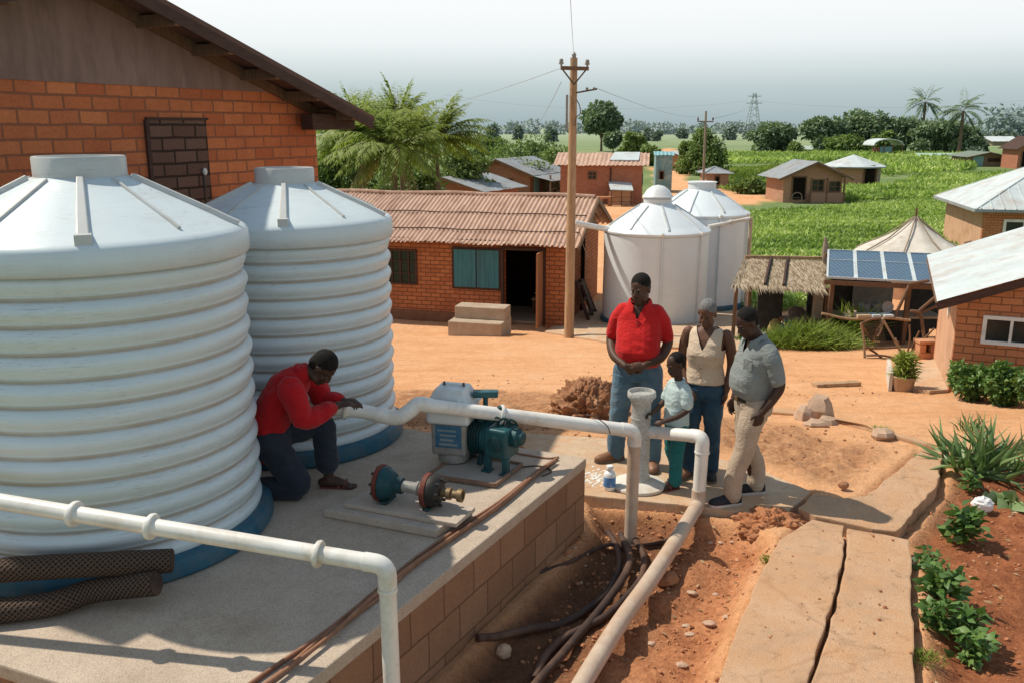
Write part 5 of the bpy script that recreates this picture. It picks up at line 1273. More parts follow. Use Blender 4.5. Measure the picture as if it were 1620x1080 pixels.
# ------------------------------------------------------------------ houses across the fields
def far_house(name, label, cat, pl, pr, by, ey, ry, D, wall, roof, kind='gable_x', rz=0.0, over=.35, doors=(), wins=(), posts=(), porch=None, sheet=True, group=None):
    """front wall between photo columns pl..pr, ground row by, eave row ey, ridge row ry"""
    g = gnd(pl, by); Wl = lambda px, py, y=0.0: wallpt(px, py, g, rz, y)
    W = Wl(pr, by)[0]; E = Wl((pl + pr) / 2, ey, -over)[1]; Dz = D
    t = thing(name, label, cat, tuple(g), rz, group)
    if kind == 'gable_x': H = Wl((pl + pr) / 2, ry, D / 2)[1]
    elif kind == 'gable_y': H = Wl((pl + pr) / 2, ry, -over)[1]
    else: H = Wl((pl + pr) / 2, ry, D / 2)[1]
    k = (H - E) / (D / 2 + over) if kind != 'gable_y' else (H - E) / (W / 2 + over)
    w0 = E + k * over - .04
    th = .2
    mb = MB()
    if kind == 'gable_y':
        mb.extr([(0, 0, -.4), (W, 0, -.4), (W, 0, w0), (W / 2, 0, H - .05), (0, 0, w0)], (0, th, 0)); mb.extr([(0, D - th, -.4), (W, D - th, -.4), (W, D - th, w0), (W / 2, D - th, H - .05), (0, D - th, w0)], (0, th, 0))
        mb.box((th / 2, D / 2, w0 / 2 - .2), (th, D - 2 * th, w0 + .38)); mb.box((W - th / 2, D / 2, w0 / 2 - .2), (th, D - 2 * th, w0 + .38))
    else:
        mb.box((W / 2, th / 2, w0 / 2 - .2), (W, th, w0 + .38)); mb.box((W / 2, D - th / 2, w0 / 2 - .2), (W, th, w0 + .38))
        if kind == 'gable_x':
            for x in (0, W - th): mb.extr([(x, th, -.4), (x, D - th, -.4), (x, D - th, w0), (x, D / 2, H - .06), (x, th, w0)], (th, 0, 0))
        else:
            mb.box((th / 2, D / 2, w0 / 2 - .2), (th, D - 2 * th, w0 + .38)); mb.box((W - th / 2, D / 2, w0 / 2 - .2), (th, D - 2 * th, w0 + .38))
    mb.build('wall', wall, t, uv=True)
    lam = .3
    if kind == 'gable_x':
        a = MB(); corr(a, (-over, -over, E), (W + 2 * over, 0, 0), (0, D / 2 + over, H - E), lam, .025, 5, .05, .08, 2); r = a.build('roof', roof, t, smooth='all')
        a = MB(); corr(a, (-over, D + over, E), (W + 2 * over, 0, 0), (0, -D / 2 - over, H - E), lam, .025, 5, .05, .08, 3); a.build('roof', roof, t, smooth='all')
    elif kind == 'gable_y':
        for x0, dx in ((-over, W / 2 + over), (W + over, -W / 2 - over)):
            a = MB(); corr(a, (x0, -over, E), (0, D + 2 * over, 0), (dx, 0, H - E), lam, .025, 5, .04, .0, 2); r = a.build('roof', roof, t, smooth='all')
            mb = MB(); mb.bar((x0, -over, E - .08), (x0 + dx, -over, H - .08), .05, .14); mb.build('barge_board', M['brown_wood'], r)
    else:
        c = [(-over, -over, E), (W + over, -over, E), (W + over, D + over, E), (-over, D + over, E)]; rr = max(0, W / 2 - D / 2)
        r0, r1 = (W / 2 - rr, D / 2, H), (W / 2 + rr + .001, D / 2, H)
        a = MB(); a.add(c + [r0, r1], [(0, 1, 5, 4), (1, 2, 5), (2, 3, 4, 5), (3, 0, 4)]); r = a.build('roof', roof, t)
        mb = MB(); [mb.bar(Vector(p) + Vector((0, 0, .02)), Vector(q) + Vector((0, 0, .02)), .12, .06) for p, q in ((c[0], r0), (c[1], r1), (c[2], r1), (c[3], r0))]; mb.build('hip_cap', roof, r)
    for (x0, x1, y0, y1) in doors:
        a, b = Wl(x0, y0), Wl(x1, y1); d = MB(); d.box(((a[0] + b[0]) / 2, -.02, (a[1] + b[1]) / 2), (b[0] - a[0], .06, a[1] - b[1])); d = d.build('door', M['void'], t)
        mb = MB(); mb.box((a[0] - .04, -.03, (a[1] + b[1]) / 2), (.08, .08, a[1] - b[1])); mb.box((b[0] + .04, -.03, (a[1] + b[1]) / 2), (.08, .08, a[1] - b[1])); mb.box(((a[0] + b[0]) / 2, -.03, a[1] + .04), (b[0] - a[0] + .16, .09, .09)); mb.build('frame', M['brown_wood'], d)
    for (x0, x1, y0, y1) in wins:
        a, b = Wl(x0, y0), Wl(x1, y1); window(t, a[0], b[0], b[1], a[1], 0, M['brown_wood'], M['window_dark'], (1, 1), .07, .05)
    return t, Wl, W, E, H
# two grey roofed houses behind the low house
t, Wl, W, E, H = far_house('field_house', 'brick house with weathered grey roof and a railed porch, behind the low house', 'house', 741, 838, 314, 277, 252, 6.0, M['brick_far'], M['zinc_dark'], 'gable_y', rad(-24), .5, (), ((803, 812, 282, 300),))
pg_ = W + .02
MB().box((pg_ + .02, 1.2, .95), (.06, .9, 1.7)).build('door', M['light_blue'], t)
for y_ in (0.1, 2.6, 5.4): MB().box((pg_ + 1.5, y_, .85), (.1, .1, 1.9)).build('porch_post', M['grey_wood'], t)
for z in (.35, .8): MB().bar((pg_ + 1.5, 0.1, z), (pg_ + 1.5, 5.4, z), .06).build('porch_rail', M['grey_wood'], t)
a = MB(); corr(a, (W + 1.9, -.5, E - .35), (0, 7.0, 0), (-1.9, 0, .42), .3, .02, 4); a.build('porch_roof', M['zinc_dark'], t, smooth='all')
far_house('field_house', 'lower brick house with grey sheet roof, half hidden behind the low house ridge', 'house', 655, 762, 330, 302, 281, 5.0, M['brick_far'], M['zinc_dark'], 'gable_y', rad(-27), .5)
# big red house
t, Wl, W, E, H = far_house('field_house', 'large red brick house with brown roof carrying one white sheet', 'house', 886, 1014, 322, 262, 242, 5.2, M['brick_far'], M['clay_sheet'], 'gable_x', rad(-9), .45, (), ((930, 944, 271, 285),))
a, b = Wl(977, 258, -.1), Wl(1019, 243, 2.0)
k = (H - E) / (5.2 / 2 + .45); x0, x1 = W - 2.2, W - .25
MB().add([(x0, .55, E + k * 1.0 + .09), (x1, .55, E + k * 1.0 + .09), (x1 + .05, 2.5, E + k * 2.95 + .09), (x0 + .25, 2.5, E + k * 2.95 + .09), (x0, .55, E + k * 1.0 + .03), (x1, .55, E + k * 1.0 + .03), (x1 + .05, 2.5, E + k * 2.95 + .03), (x0 + .25, 2.5, E + k * 2.95 + .03)], [(0, 1, 2, 3), (0, 4, 5, 1), (3, 2, 6, 7), (0, 3, 7, 4), (1, 5, 6, 2)]).build('white_sheet', M['zinc'], t)
for y_ in (1.2, 3.2): MB().box((W + .02, y_, 1.5), (.05, .5, .8)).build('side_window', M['window_dark'], t)
MB().tube([(W * .62, -.12, 0), (W * .62, -.12, 2.4)], .05, 8).build('drain_pipe', M['dark_wood'], t)
g = gnd(965, 327); t = thing('lean_to', 'small open lean-to with pale sheet roof before the large red house', 'shed', tuple(g))
zz = g.y / 1400
MB().extr([(0, 0, 1.05), (36 * zz, 0, 1.0), (38 * zz, 2.0, 1.45), (1 * zz, 2.0, 1.5)], (0, 0, .05)).build('roof', M['zinc'], t)
for x in (.1, 18 * zz, 35 * zz): MB().box((x, .1, .5), (.09, .09, 1.0)).build('post', M['brown_wood'], t)
MB().box((18 * zz, 1.2, .45), (34 * zz, .08, .9)).build('back_wall', M['plaster_wall'], t)
for z in (.3, .6): MB().bar((.1, .08, z), (35 * zz, .08, z), .05).build('rail', M['brown_wood'], t)
g = gnd(945, 326); t = thing('stone_bench', 'flat pale slab bench left of the lean-to', 'bench', tuple(g)); MB().box((.5, 0, .55), (1.1, .5, .12)).build('seat', M['terracotta'], t); MB().box((.2, 0, .25), (.2, .4, .5)).build('leg', M['terracotta'], t); MB().box((.8, 0, .25), (.2, .4, .5)).build('leg', M['terracotta'], t)
# blue green tarpaulin shed beside it
t, Wl, W, E, H = far_house('tarpaulin_shed', 'blue green tarpaulin covered shed right of the large red house', 'shed', 1036, 1062, 305, 246, 240, 3.0, surf('tarp', (.10, .22, .24), (.26, .38, .39), 2.5, .7, .3, 10, stain=(.5, .48, .42), sscale=2.2), M['light_blue'], 'gable_x', rad(-6), .15, ((1044, 1049, 272, 284),))
far_house('field_house', 'tiny brown house with pale roof edge behind the blue green shed', 'house', 1050, 1074, 270, 247, 240, 6.0, M['brick_pale'], M['zinc'], 'gable_y', rad(-35), .6)
# pump house, two huts, pavilion and far sheds
far_house('pump_house', 'tiny brick pump house with hipped grey roof beside the slim pole', 'hut', 1117, 1152, 298, 275, 264, 2.6, M['brick_pale'], M['zinc_dark'], 'hip', 0, .35, ((1132, 1137, 280, 292),), ())
t, Wl, W, E, H = far_house('field_hut', 'hut with sloping grey roof and open porch, left of the round roofed hut', 'hut', 1238, 1330, 321, 283, 256, 3.4, M['brick_pale'], M['zinc_dark'], 'gable_y', rad(4), .55, ((1255, 1272, 281, 316),), ((1284, 1303, 284, 303), (1312, 1329, 287, 304)))
mb = MB(); a, b = Wl(1277, 305), Wl(1330, 320); mb.box(((a[0] + b[0]) / 2, -.5, (b[1] + a[1]) / 2), (b[0] - a[0], .1, a[1] - b[1])); mb.build('porch_wall', M['brick_pale'], t)
for px in (1278, 1303, 1330): a = Wl(px, 300)[0]; MB().box((a, -.52, (E) / 2), (.1, .1, E + .1)).build('porch_post', M['brown_wood'], t)
g_ = gnd(1258, 321); tt = thing('bicycle_wheel', 'thin round wheel leaning at the dark door of the porch hut', 'wheel', (g_.x, g_.y - .3, g_.z)); MB().tube([(.35 * math.cos(a), 0, .36 + .35 * math.sin(a)) for a in np.linspace(0, 2 * PI, 25)], .03, 6, cap=False).build('rim', M['grey_wood'], tt); MB().bar((-.33, 0, .36), (.33, 0, .36), .02).build('spokes', M['grey_wood'], tt)
# eight sided hut
g = gnd(1363, 297); Y = g.y + 2.4; zc = Y; t = thing('round_hut', 'many sided brick hut with pale pyramid roof among the green crops', 'hut', (g.x, Y, PLAIN))
rr = 2.15; e_ = aty(1360, 264, Y - 2).z - PLAIN; h_ = aty(1360, 245, Y).z - PLAIN
MB().lathe([(rr, -.2), (rr, e_ + .1)], 8).build('wall', M['brick_pale'], t, uv=True)
rf = MB().lathe([(rr + .75, e_ - .02), (.04, h_)], 8, cap=False).build('roof', M['zinc'], t)
MB().lathe([(rr + .75, e_ - .12), (rr + .76, e_ - .02)], 8, cap=False).build('fascia', M['zinc_dark'], rf)
a = wallpt(1373, 272, (g.x, Y, PLAIN), 0, -2.2); 
MB().box((.68, -2.24, .9), (.75, .08, 1.9)).build('door', M['void'], t); MB().box((1.62, -1.75, .95), (.6, .1, 1.3), rad(45)).build('shutter', M['grey_wood'], t)
# curved roof pavilion
g = gnd(1382, 249); Y = g.y; t = thing('pavilion', 'open pavilion with white curved roof under the big dark trees', 'pavilion', tuple(g)); w = 44 * Y / 1400
rf = MB()
for i in range(8):
    a0, a1 = PI * i / 8, PI * (i + 1) / 8; f = lambda a: (w / 2 - w * .52 * math.cos(a), 1.9 + 1.0 * math.sin(a))
    rf.extr([(f(a0)[0], 0, f(a0)[1]), (f(a1)[0], 0, f(a1)[1]), (f(a1)[0], 0, f(a1)[1] + .15), (f(a0)[0], 0, f(a0)[1] + .15)], (0, 5, 0))
rf.build('roof', M['zinc'], t)
for x in (.1, w * .35, w * .65, w - .1): MB().box((x, .1, 1.0), (.16, .16, 2.1)).build('post', M['brown_wood'], t)
MB().box((w * .55, 1.5, .85), (w * .45, .2, 1.7)).build('stall_front', M['light_blue'], t); MB().box((w * .2, 1.6, .8), (w * .25, .2, 1.6)).build('stall_side', M['brick_far'], t)
far_house('green_shed', 'flat shed with green grey roof and one pale blue door at the far right', 'shed', 1533, 1590, 264, 249, 241, 6.0, surf('brown_boards', (.20, .15, .10), (.27, .20, .14), 3, .9, .1, 10), surf('green_sheet', (.16, .20, .16), (.22, .26, .21), 2, .8, .1, 10), 'gable_y', rad(-5), .6, (), ((1562, 1582, 250, 257),))
g = gnd(1537, 265); MB  # door added below
tdoor = [x for x in COL.objects if x.name.startswith('green_shed')][0]
a, b = wallpt(1540, 247, tdoor.location, rad(-5)), wallpt(1554, 264, tdoor.location, rad(-5)); MB().box(((a[0] + b[0]) / 2, -.05, (a[1] + b[1]) / 2), (b[0] - a[0], .1, a[1] - b[1])).build('door', M['light_blue'], tdoor)
far_house('long_barn', 'long pale roofed barn far off at the right edge', 'barn', 1570, 1612, 231, 224, 216, 9.0, M['grey_wood'], M['zinc'], 'gable_x', rad(4), .8)
far_house('field_house', 'red mud house cut by the right edge of the view beside the green shed', 'house', 1608, 1660, 268, 237, 216, 5.0, M['brick_far'], M['dark_wood'], 'gable_y', rad(-8), .5, ((1618, 1628, 240, 266),))
g = gnd(1500, 254); t = thing('greenhouse', 'low pale green net tunnel lying in the fields behind the round hut', 'greenhouse', tuple(g)); w = 76 * g.y / 1400
MB().extr([(-w / 2, 0, 0), (w / 2, 0, 0), (w / 2, 3, .9), (-w / 2, 3, .9)], (0, .3, .1)).build('net', surf('net', (.34, .48, .40), (.42, .55, .47), 2, .8, 0, 10), t)
far_house('white_tent', 'small low white ridge tent in the fields right of the net tunnel', 'tent', 1498, 1516, 258, 256, 249, 4.0, M['canvas'], M['zinc'], 'gable_x', rad(-20), .2)
far_house('field_house', 'pale green roofed house half hidden below the left big tree', 'house', 1272, 1298, 240, 237, 231, 6.0, M['brick_pale'], surf('mint_sheet', (.36, .46, .42), (.42, .5, .46), 2, .8, 0, 10), 'gable_x', 0, .5)
# ------------------------------------------------------------------ vegetation
M['leaf_tree'] = leafmat('tree_leaves', (0.054, 0.086, 0.025), (0.131, 0.2, 0.054), (0.277, 0.356, 0.108))
M['leaf_dark'] = leafmat('dark_tree_leaves', (0.068, 0.103, 0.067), (0.135, 0.199, 0.109), (0.273, 0.352, 0.183), 0.18)  # colour lifted for the haze over trees farther off
M['leaf_light'] = leafmat('light_tree_leaves', (0.075, 0.114, 0.033), (0.169, 0.24, 0.066), (0.288, 0.36, 0.121))
M['leaf_feather'] = leafmat('feathery_leaves', (0.068, 0.102, 0.021), (0.186, 0.252, 0.046), (0.353, 0.406, 0.11), 0.4)
M['leaf_dry'] = leafmat('dry_fronds', (.16, .14, .06), (.28, .25, .11), (.42, .36, .2))
M['leaf_mid'] = leafmat('hazy_tree_leaves', (0.13, 0.181, 0.155), (0.182, 0.237, 0.189), (0.247, 0.3, 0.23), 0.1)  # distance haze put into the leaf colour
M['leaf_far'] = leafmat('distant_tree_leaves', (0.278, 0.345, 0.356), (0.329, 0.393, 0.398), (0.392, 0.448, 0.433), 0.05, 0.9, 0.0)  # pale blue of distance haze painted into the leaf colour
M['leaf_far2'] = leafmat('distant_forest_leaves', (0.196, 0.263, 0.274), (0.236, 0.302, 0.302), (0.287, 0.347, 0.33), 0.05, 0.9, 0.0)  # haze painted in here too, a little weaker
M['grass'] = leafmat('grass_blades', (0.095, 0.144, 0.024), (0.216, 0.3, 0.048), (0.405, 0.456, 0.12), 0.4)
M['crop'] = leafmat('crop_leaves', (0.146, 0.234, 0.055), (0.341, 0.471, 0.114), (0.657, 0.707, 0.277), 0.35)
M['aloe'] = leafmat('sword_leaves', (.06, .11, .035), (.13, .215, .07), (.27, .36, .16), .2, .4, .4)
M['garden_leaf'] = leafmat('garden_leaves', (0.037, 0.092, 0.022), (0.106, 0.207, 0.048), (0.225, 0.322, 0.096), 0.25, 0.45, 0.4)
M['bark'] = surf('tree_bark', (.10, .07, .045), (.18, .13, .09), 6, .9, .5, 30, stretch=(5, 5, 1))
def blob_leaves(blobs, n, size, shell=.55, up=.3):
    """points on/inside a set of ellipsoids, leaf direction roughly outward"""
    w = np.array([b[3] * b[4] + b[4] * b[5] + b[3] * b[5] for b in blobs]); k = np.random.choice(len(blobs), n, p=w / w.sum())
    B = np.array(blobs)[k]; d = rnd_dirs(n); r = (shell + (1 - shell) * np.random.rand(n, 1))
    C = B[:, :3] + d * B[:, 3:6] * r
    D = d * .7 + rnd_dirs(n) * .8; D[:, 2] -= .15
    val = .45 + .28 * d[:, 2] - .18 * d[:, 0] + np.random.normal(0, .13, n) - .25 * (1 - r[:, 0])  # painted light: leaf tone paler on top and sunward, darker inside
    S = size * np.random.uniform(.6, 1.35, n)
    return C, D, S, np.clip(val, 0, 1)
def crown_blobs(c, w, h, d, n, seed, low=False):
    rs = np.random.RandomState(seed); out = []
    for i in range(n):
        u = rs.normal(size=3); u /= np.linalg.norm(u); u *= rs.uniform(.35, 1) ** .6
        rr = rs.uniform(.26, .46)
        if u[2] < -.55 and not low: u[2] *= .5
        out.append((c[0] + u[0] * w * .62, c[1] + u[1] * d * .62, c[2] + u[2] * h * .66, w * rr, d * rr, h * rr * .85))
    return out
def tree(label, px, topy, Y, wpx, mat, seed, trunk=.28, n=3200, size=None, nb=13, group=None, name='tree', leafy=.5, flat=1.0, hlow=0.0, limbs=5):
    b = aty(px, 300, Y); base = Vector((b.x, Y, base_z(b.x, Y))); top = aty(px, topy, Y).z; H = top - base.z; w = wpx / FPX * Y / 2 * .97
    t = thing(name, label, 'tree', tuple(base), 0, group)
    c0 = H * trunk + hlow; ch = (H - c0) / 2; C0 = (0, 0, c0 + ch)
    bl = crown_blobs(C0, w, ch * flat, w * .9, nb, seed, trunk < .1)
    if trunk < .1:
        rb = np.random.RandomState(seed + 500)
        for i in range(5): bl.append((rb.uniform(-.7, .7) * w, rb.uniform(-.6, .2) * w, H * rb.uniform(.14, .26), w * .34, w * .3, H * .2))
    size = size or max(.22, Y * .0034)
    bl.append((0, 0, c0 + ch * .9, w * .5, w * .5, ch * .6))
    C, D, S, v = blob_leaves(bl, n, size, leafy)
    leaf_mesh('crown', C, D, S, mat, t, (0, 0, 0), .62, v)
    rs = random.Random(seed); mb = MB(); r0 = max(.08, H * .026)
    mb.tube(crom([(0, 0, -.2), (rs.uniform(-.1, .1), 0, c0 * .6), (rs.uniform(-.2, .2), 0, c0 + ch * .7)], 5), [r0, r0 * .8, r0 * .45], 10)
    for k in range(limbs):
        q = rs.choice(bl); mb.tube(crom([(0, 0, c0 * rs.uniform(.55, 1)), (q[0] * .5, q[1] * .5, c0 + (q[2] - c0) * .6), (q[0], q[1], q[2])], 4), [r0 * .45, r0 * .3, r0 * .1], 7)
    mb.build('trunk', M['bark'], t, smooth=True)
    return t
# feathery tree beside the brick gable: several plume crowns on leaning stems
def frond(base, az, el, L, droop, n=26, lw=.24, val=.5, out=None):
    C, D, S, V, N = out; d0 = np.array([math.cos(az) * math.cos(el), math.sin(az) * math.cos(el), math.sin(el)])
    pts = []; p = np.array(base, float); d = d0.copy()
    for i in range(n):
        pts.append(p.copy()); p = p + d * (L / n); d = d + np.array([0, 0, -droop / n]); d /= np.linalg.norm(d)
        side = np.cross(d, [0, 0, 1.0]); side /= np.linalg.norm(side) + 1e-9
        t = (i + 1) / n
        if t < .12: continue
        ll = L * lw * math.sin(PI * min(1, t * .9 + .08)) ** .7
        for sg in (-1, 1):
            C.append(p + np.random.normal(0, .015, 3)); D.append(side * sg * .85 + d * .75 + np.array([0, 0, -.28 + np.random.normal(0, .12)])); S.append(ll * random.uniform(.75, 1.15))
            V.append(min(1, max(0, val + random.gauss(0, .12) + .18 * t))); N.append(np.array([0, 0, 1.0]) + side * sg * -.3)
    return pts
def feather_tree(label, px, py_c, Y, L, nf, seed, name, mat, dry=0, elr=(-.1, 1.35), lw=.22, group=None, azr=(0, 2 * PI), droop=(1.0, 1.7), stem=.10):
    random.seed(seed); np.random.seed(seed)
    c = aty(px, py_c, Y); base = Vector((c.x, Y, base_z(c.x, Y))); t = thing(name, label, 'tree', tuple(base), 0, group)
    out = ([], [], [], [], []); out2 = ([], [], [], [], []); st = MB(); h = c.z - base.z
    st.tube(crom([(0, 0, -.2), (.06, 0, h * .5), (0, 0, h)], 4), [stem * 1.3, stem, stem * .8], 10)
    for i in range(nf):
        az = random.uniform(*azr); el = random.uniform(*elr); l = L * random.uniform(.75, 1.1)
        isd = i < dry
        if isd: el = random.uniform(-.5, .0)
        P = frond((random.uniform(-.1, .1), random.uniform(-.1, .1), h + random.uniform(-.15, .15)), az, el, l, random.uniform(*droop), 30, lw, .42 + .2 * math.sin(el) , out2 if isd else out)
        if i % 2 == 0: st.tube(P[::5], [.022, .008], 5)
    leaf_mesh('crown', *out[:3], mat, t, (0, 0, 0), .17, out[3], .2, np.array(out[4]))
    if dry: leaf_mesh('dry_frond', *out2[:3], M['leaf_dry'], t, (0, 0, 0), .10, out2[3], .3, np.array(out2[4]))
    st.build('trunk', M['bark'], t, smooth=True); return t
feather_tree('tall feathery light green palm with drooping dry fronds beside the brick gable', 622, 236, 38, 3.1, 64, 11, 'palm_tree', M['leaf_feather'], 5, (-.25, 1.3))
feather_tree('plumed light green tree left of the feathery palm, close to the gable roof', 566, 226, 42, 3.0, 50, 12, 'feathery_tree', M['leaf_feather'], 0, (.25, 1.5), .24)
feather_tree('plumed light green tree leaning right of the feathery palm', 690, 224, 43, 2.9, 50, 13, 'feathery_tree', M['leaf_feather'], 0, (.1, 1.35), .24)
feather_tree('highest plumed tree, tips rising against the sky behind the feathery palm', 632, 204, 46, 2.6, 40, 14, 'feathery_tree', M['leaf_feather'], 0, (.3, 1.45), .25)
np.random.seed(21); random.seed(21)
tree('dense dark green tree filling the gap beside the brick gable wall', 540, 200, 48, 150, M['leaf_tree'], 31, .05, 5200, .22, 15)
tree('mid green bushy tree behind the trunk of the feathery palm', 640, 232, 50, 190, M['leaf_tree'], 32, .03, 6000, .24, 16)
tree('round green bush standing above the lower grey roof', 735, 222, 58, 120, M['leaf_light'], 33, .05, 4500, .26, 13)
for i, (px, ty, Y, w, mt, lb) in enumerate(((800, 214, 72, 120, 'leaf_tree', 'loose green tree just right of the feathery cluster, above the grey roofed house'), (850, 206, 84, 120, 'leaf_tree', 'tall loose green tree between the feathery cluster and the wooden pole'), (880, 216, 78, 90, 'leaf_light', 'pale bushy tree touching the wooden pole on its left side'), (770, 205, 110, 90, 'leaf_tree', 'slender green tree farther back above the grey roofed house'), (830, 236, 66, 130, 'leaf_light', 'low pale shrubby tree behind the grey roofed house ridge'), (915, 240, 90, 60, 'leaf_tree', 'low green tree just right of the wooden pole above the red house roof'))):
    tree(lb, px, ty, Y, w, M[mt], 40 + i, .05, 3000, None, 11)
tree('tall dark tree with a leaning crown rising behind the wooden pole', 950, 156, 190, 78, M['leaf_dark'], 51, .22, 4200, .85, 13, leafy=.6)
tree('small dark round tree at the foot of the tall leaning crowned tree', 968, 205, 180, 32, M['leaf_dark'], 52, .1, 1200, .8, 8)
tree('rounded bright green tree above the right end of the red house roof', 1000, 203, 150, 46, M['leaf_light'], 53, .06, 2200, .6, 10)
tree('low yellow green tree behind the white roof sheet of the red house', 1030, 222, 120, 44, M['leaf_light'], 54, .05, 1700, .5, 9)
tree('leafy green tree right behind the slim second pole', 1108, 194, 96, 88, M['leaf_tree'], 55, .06, 5200, .30, 15)
tree('dark bushy tree standing left of the leafy one by the slim pole', 1084, 214, 99, 40, M['leaf_tree'], 56, .04, 2000, .34, 9)
tree('broad round dark green tree standing alone below the lattice pylon', 1217, 180, 165, 84, M['leaf_dark'], 57, .04, 4600, .72, 14, leafy=.6)
tree('small light shrubby tree at the right foot of the broad round tree', 1254, 222, 160, 34, M['leaf_light'], 58, .02, 1100, .6, 7)
for i, (px, ty, Y, w, mt, lb) in enumerate(((1300, 176, 185, 92, 'leaf_dark', 'leftmost of the row of big dark trees behind the pavilion'), (1362, 166, 190, 122, 'leaf_dark', 'highest and widest of the big dark trees behind the pavilion'), (1425, 178, 188, 108, 'leaf_dark', 'dark tree in the row just right of the highest one'), (1478, 184, 180, 104, 'leaf_dark', 'dark tree in the row below the left tall palm'), (1515, 192, 178, 66, 'leaf_dark', 'rightmost of the row of big dark trees, beside the right tall palm'), (1392, 206, 170, 60, 'leaf_tree', 'lower lighter tree directly above the pavilion roof'), (1330, 214, 172, 84, 'leaf_tree', 'lower lighter tree at the front of the row, left of the pavilion'))):
    tree(lb, px, ty, Y, w, M[mt], 60 + i, .04, 5200, .75, 16, group='big dark trees behind the pavilion', leafy=.6)
for i, (px, py, Y, lb) in enumerate(((1464, 158, 200, 'thin tall palm rising from the middle of the row of dark trees'), (1524, 172, 165, 'thin tall palm at the right end of the row of dark trees'))):
    feather_tree(lb, px, py + 4, Y, 4.9, 24, 70 + i, 'palm_tree', M['leaf_dark'], 0, (-.7, 1.3), .20, None, (0, 2 * PI), (.9, 1.8), .28)
np.random.seed(5); random.seed(5)
tree('brownish round bush beside the green roofed shed', 1408 + 130, 232, 150, 30, M['leaf_mid'], 81, .03, 900, .6, 7)
tree('small dark tree below the pale barn at the far right', 1590, 210, 260, 22, M['leaf_mid'], 82, .05, 600, 1.0, 6)
for i, (px, ty, Y, w, lb) in enumerate(((780, 196, 330, 22, 'small hazy tree in the fields left of the wooden pole, farthest left'), (820, 200, 350, 18, 'small hazy tree in the fields above the grey roofed house'), (822 + 50, 198, 300, 20, 'small hazy tree in the fields close to the wooden pole'), (1022, 204, 320, 16, 'small hazy tree left of a twin in the fields above the red house'), (1036, 203, 315, 16, 'small hazy tree right of its twin in the fields above the red house'), (1150, 200, 340, 26, 'hazy tree between the slim pole and the broad round tree'), (1180, 204, 360, 20, 'hazy tree just left of the broad round tree'), (1075, 198, 380, 20, 'hazy tree above the tiny brown house'), (1570, 208, 300, 22, 'hazy tree in the far field above the long barn'))):
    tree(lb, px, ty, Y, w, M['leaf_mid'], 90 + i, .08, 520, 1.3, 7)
# far tree lines
np.random.seed(8)
def treeline(Y0, Y1, px0, px1, hlo, hhi, n, size, mat, label, seed):
    rs = np.random.RandomState(seed); k = 620
    u = rs.rand(k); Yb = rs.uniform(Y0, Y1, k); xb = (px0 + (px1 - px0) * u - 810) / FPX * Yb; hh = rs.uniform(hlo, hhi, k) * (.65 + .5 * vnoise(u * 40, u * 0, 1, seed))
    bl = [(xb[i], Yb[i], PLAIN + hh[i] * .48, hh[i] * .62, hh[i] * .5, hh[i] * .52) for i in range(k)]
    C, D, S, v = blob_leaves(bl, n, size, .5)
    o = leaf_mesh('treeline', C, D, S, mat, None, (0, Y0, 0), .8, v); stuff(o, label, 'tree line')
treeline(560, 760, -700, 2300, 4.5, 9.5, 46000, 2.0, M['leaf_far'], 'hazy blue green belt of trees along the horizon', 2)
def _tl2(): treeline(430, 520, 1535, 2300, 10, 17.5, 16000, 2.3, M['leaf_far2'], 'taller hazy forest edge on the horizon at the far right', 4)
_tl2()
# crop fields
np.random.seed(14)
def scatter(poly, n, zf):
    P = [Vector(q) for q in poly]; xs_ = [p.x for p in P]; ys_ = [p.y for p in P]; out = np.zeros((0, 2))
    while len(out) < n:
        X = np.random.uniform(min(xs_), max(xs_), n * 2); Y = np.random.uniform(min(ys_), max(ys_), n * 2)
        k = seg_dist(X, Y, P) + (vnoise(X, Y, .6, 3) - .5) * 1.2 > 0; out = np.concatenate([out, np.stack([X[k], Y[k]], 1)])
    out = out[:n]; Z = np.array([zf(a, b) for a, b in out]); return np.concatenate([out, Z[:, None]], 1)
def crops(px, n, size, label, per=3, mat='crop', h=.5):
    pts = scatter([gnd(*q).xy for q in px], n, base_z); C = np.repeat(pts, per, 0); m = len(C)
    C[:, :2] += np.random.normal(0, size * .15, (m, 2)); C[:, 2] += np.random.uniform(0, size * h, m)
    D = np.stack([np.random.normal(0, .6, m), np.random.normal(0, .6, m), np.random.uniform(.5, 1.3, m)], 1)
    v = np.clip(.33 + .7 * (vnoise(C[:, 0], C[:, 1], .22, 5) - .5) + .18 * np.sin(C[:, 1] * 3.1 + C[:, 0] * .4) + np.random.normal(0, .2, m) + .2 * (C[:, 2] - np.repeat(pts[:, 2], per)) / size, 0, 1)
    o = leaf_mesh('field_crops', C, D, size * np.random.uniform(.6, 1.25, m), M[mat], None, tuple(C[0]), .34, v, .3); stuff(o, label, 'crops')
crops([(1160, 372), (1150, 345), (1215, 336), (1340, 330), (1480, 316), (1560, 312), (1800, 330), (1800, 420), (1545, 412), (1480, 430), (1310, 470), (1280, 495), (1180, 500), (1165, 440)], 34000, .27, 'tall green crop growing behind the stalls and round tanks')
crops([(1335, 322), (1325, 300), (1405, 298), (1470, 280), (1760, 272), (1800, 318), (1500, 314)], 15000, .42, 'green crop around the two field huts')
crops([(1155, 305), (1120, 292), (1150, 270), (1300, 262), (1340, 260), (1310, 276), (1215, 290), (1210, 306)], 6000, .4, 'pale green low crop between the slim pole and the field huts', 3, 'grass')
crops([(1090, 262), (1110, 246), (1280, 245), (1540, 248), (1540, 272), (1400, 280), (1340, 258)], 9000, .7, 'far green crop below the dark trees')
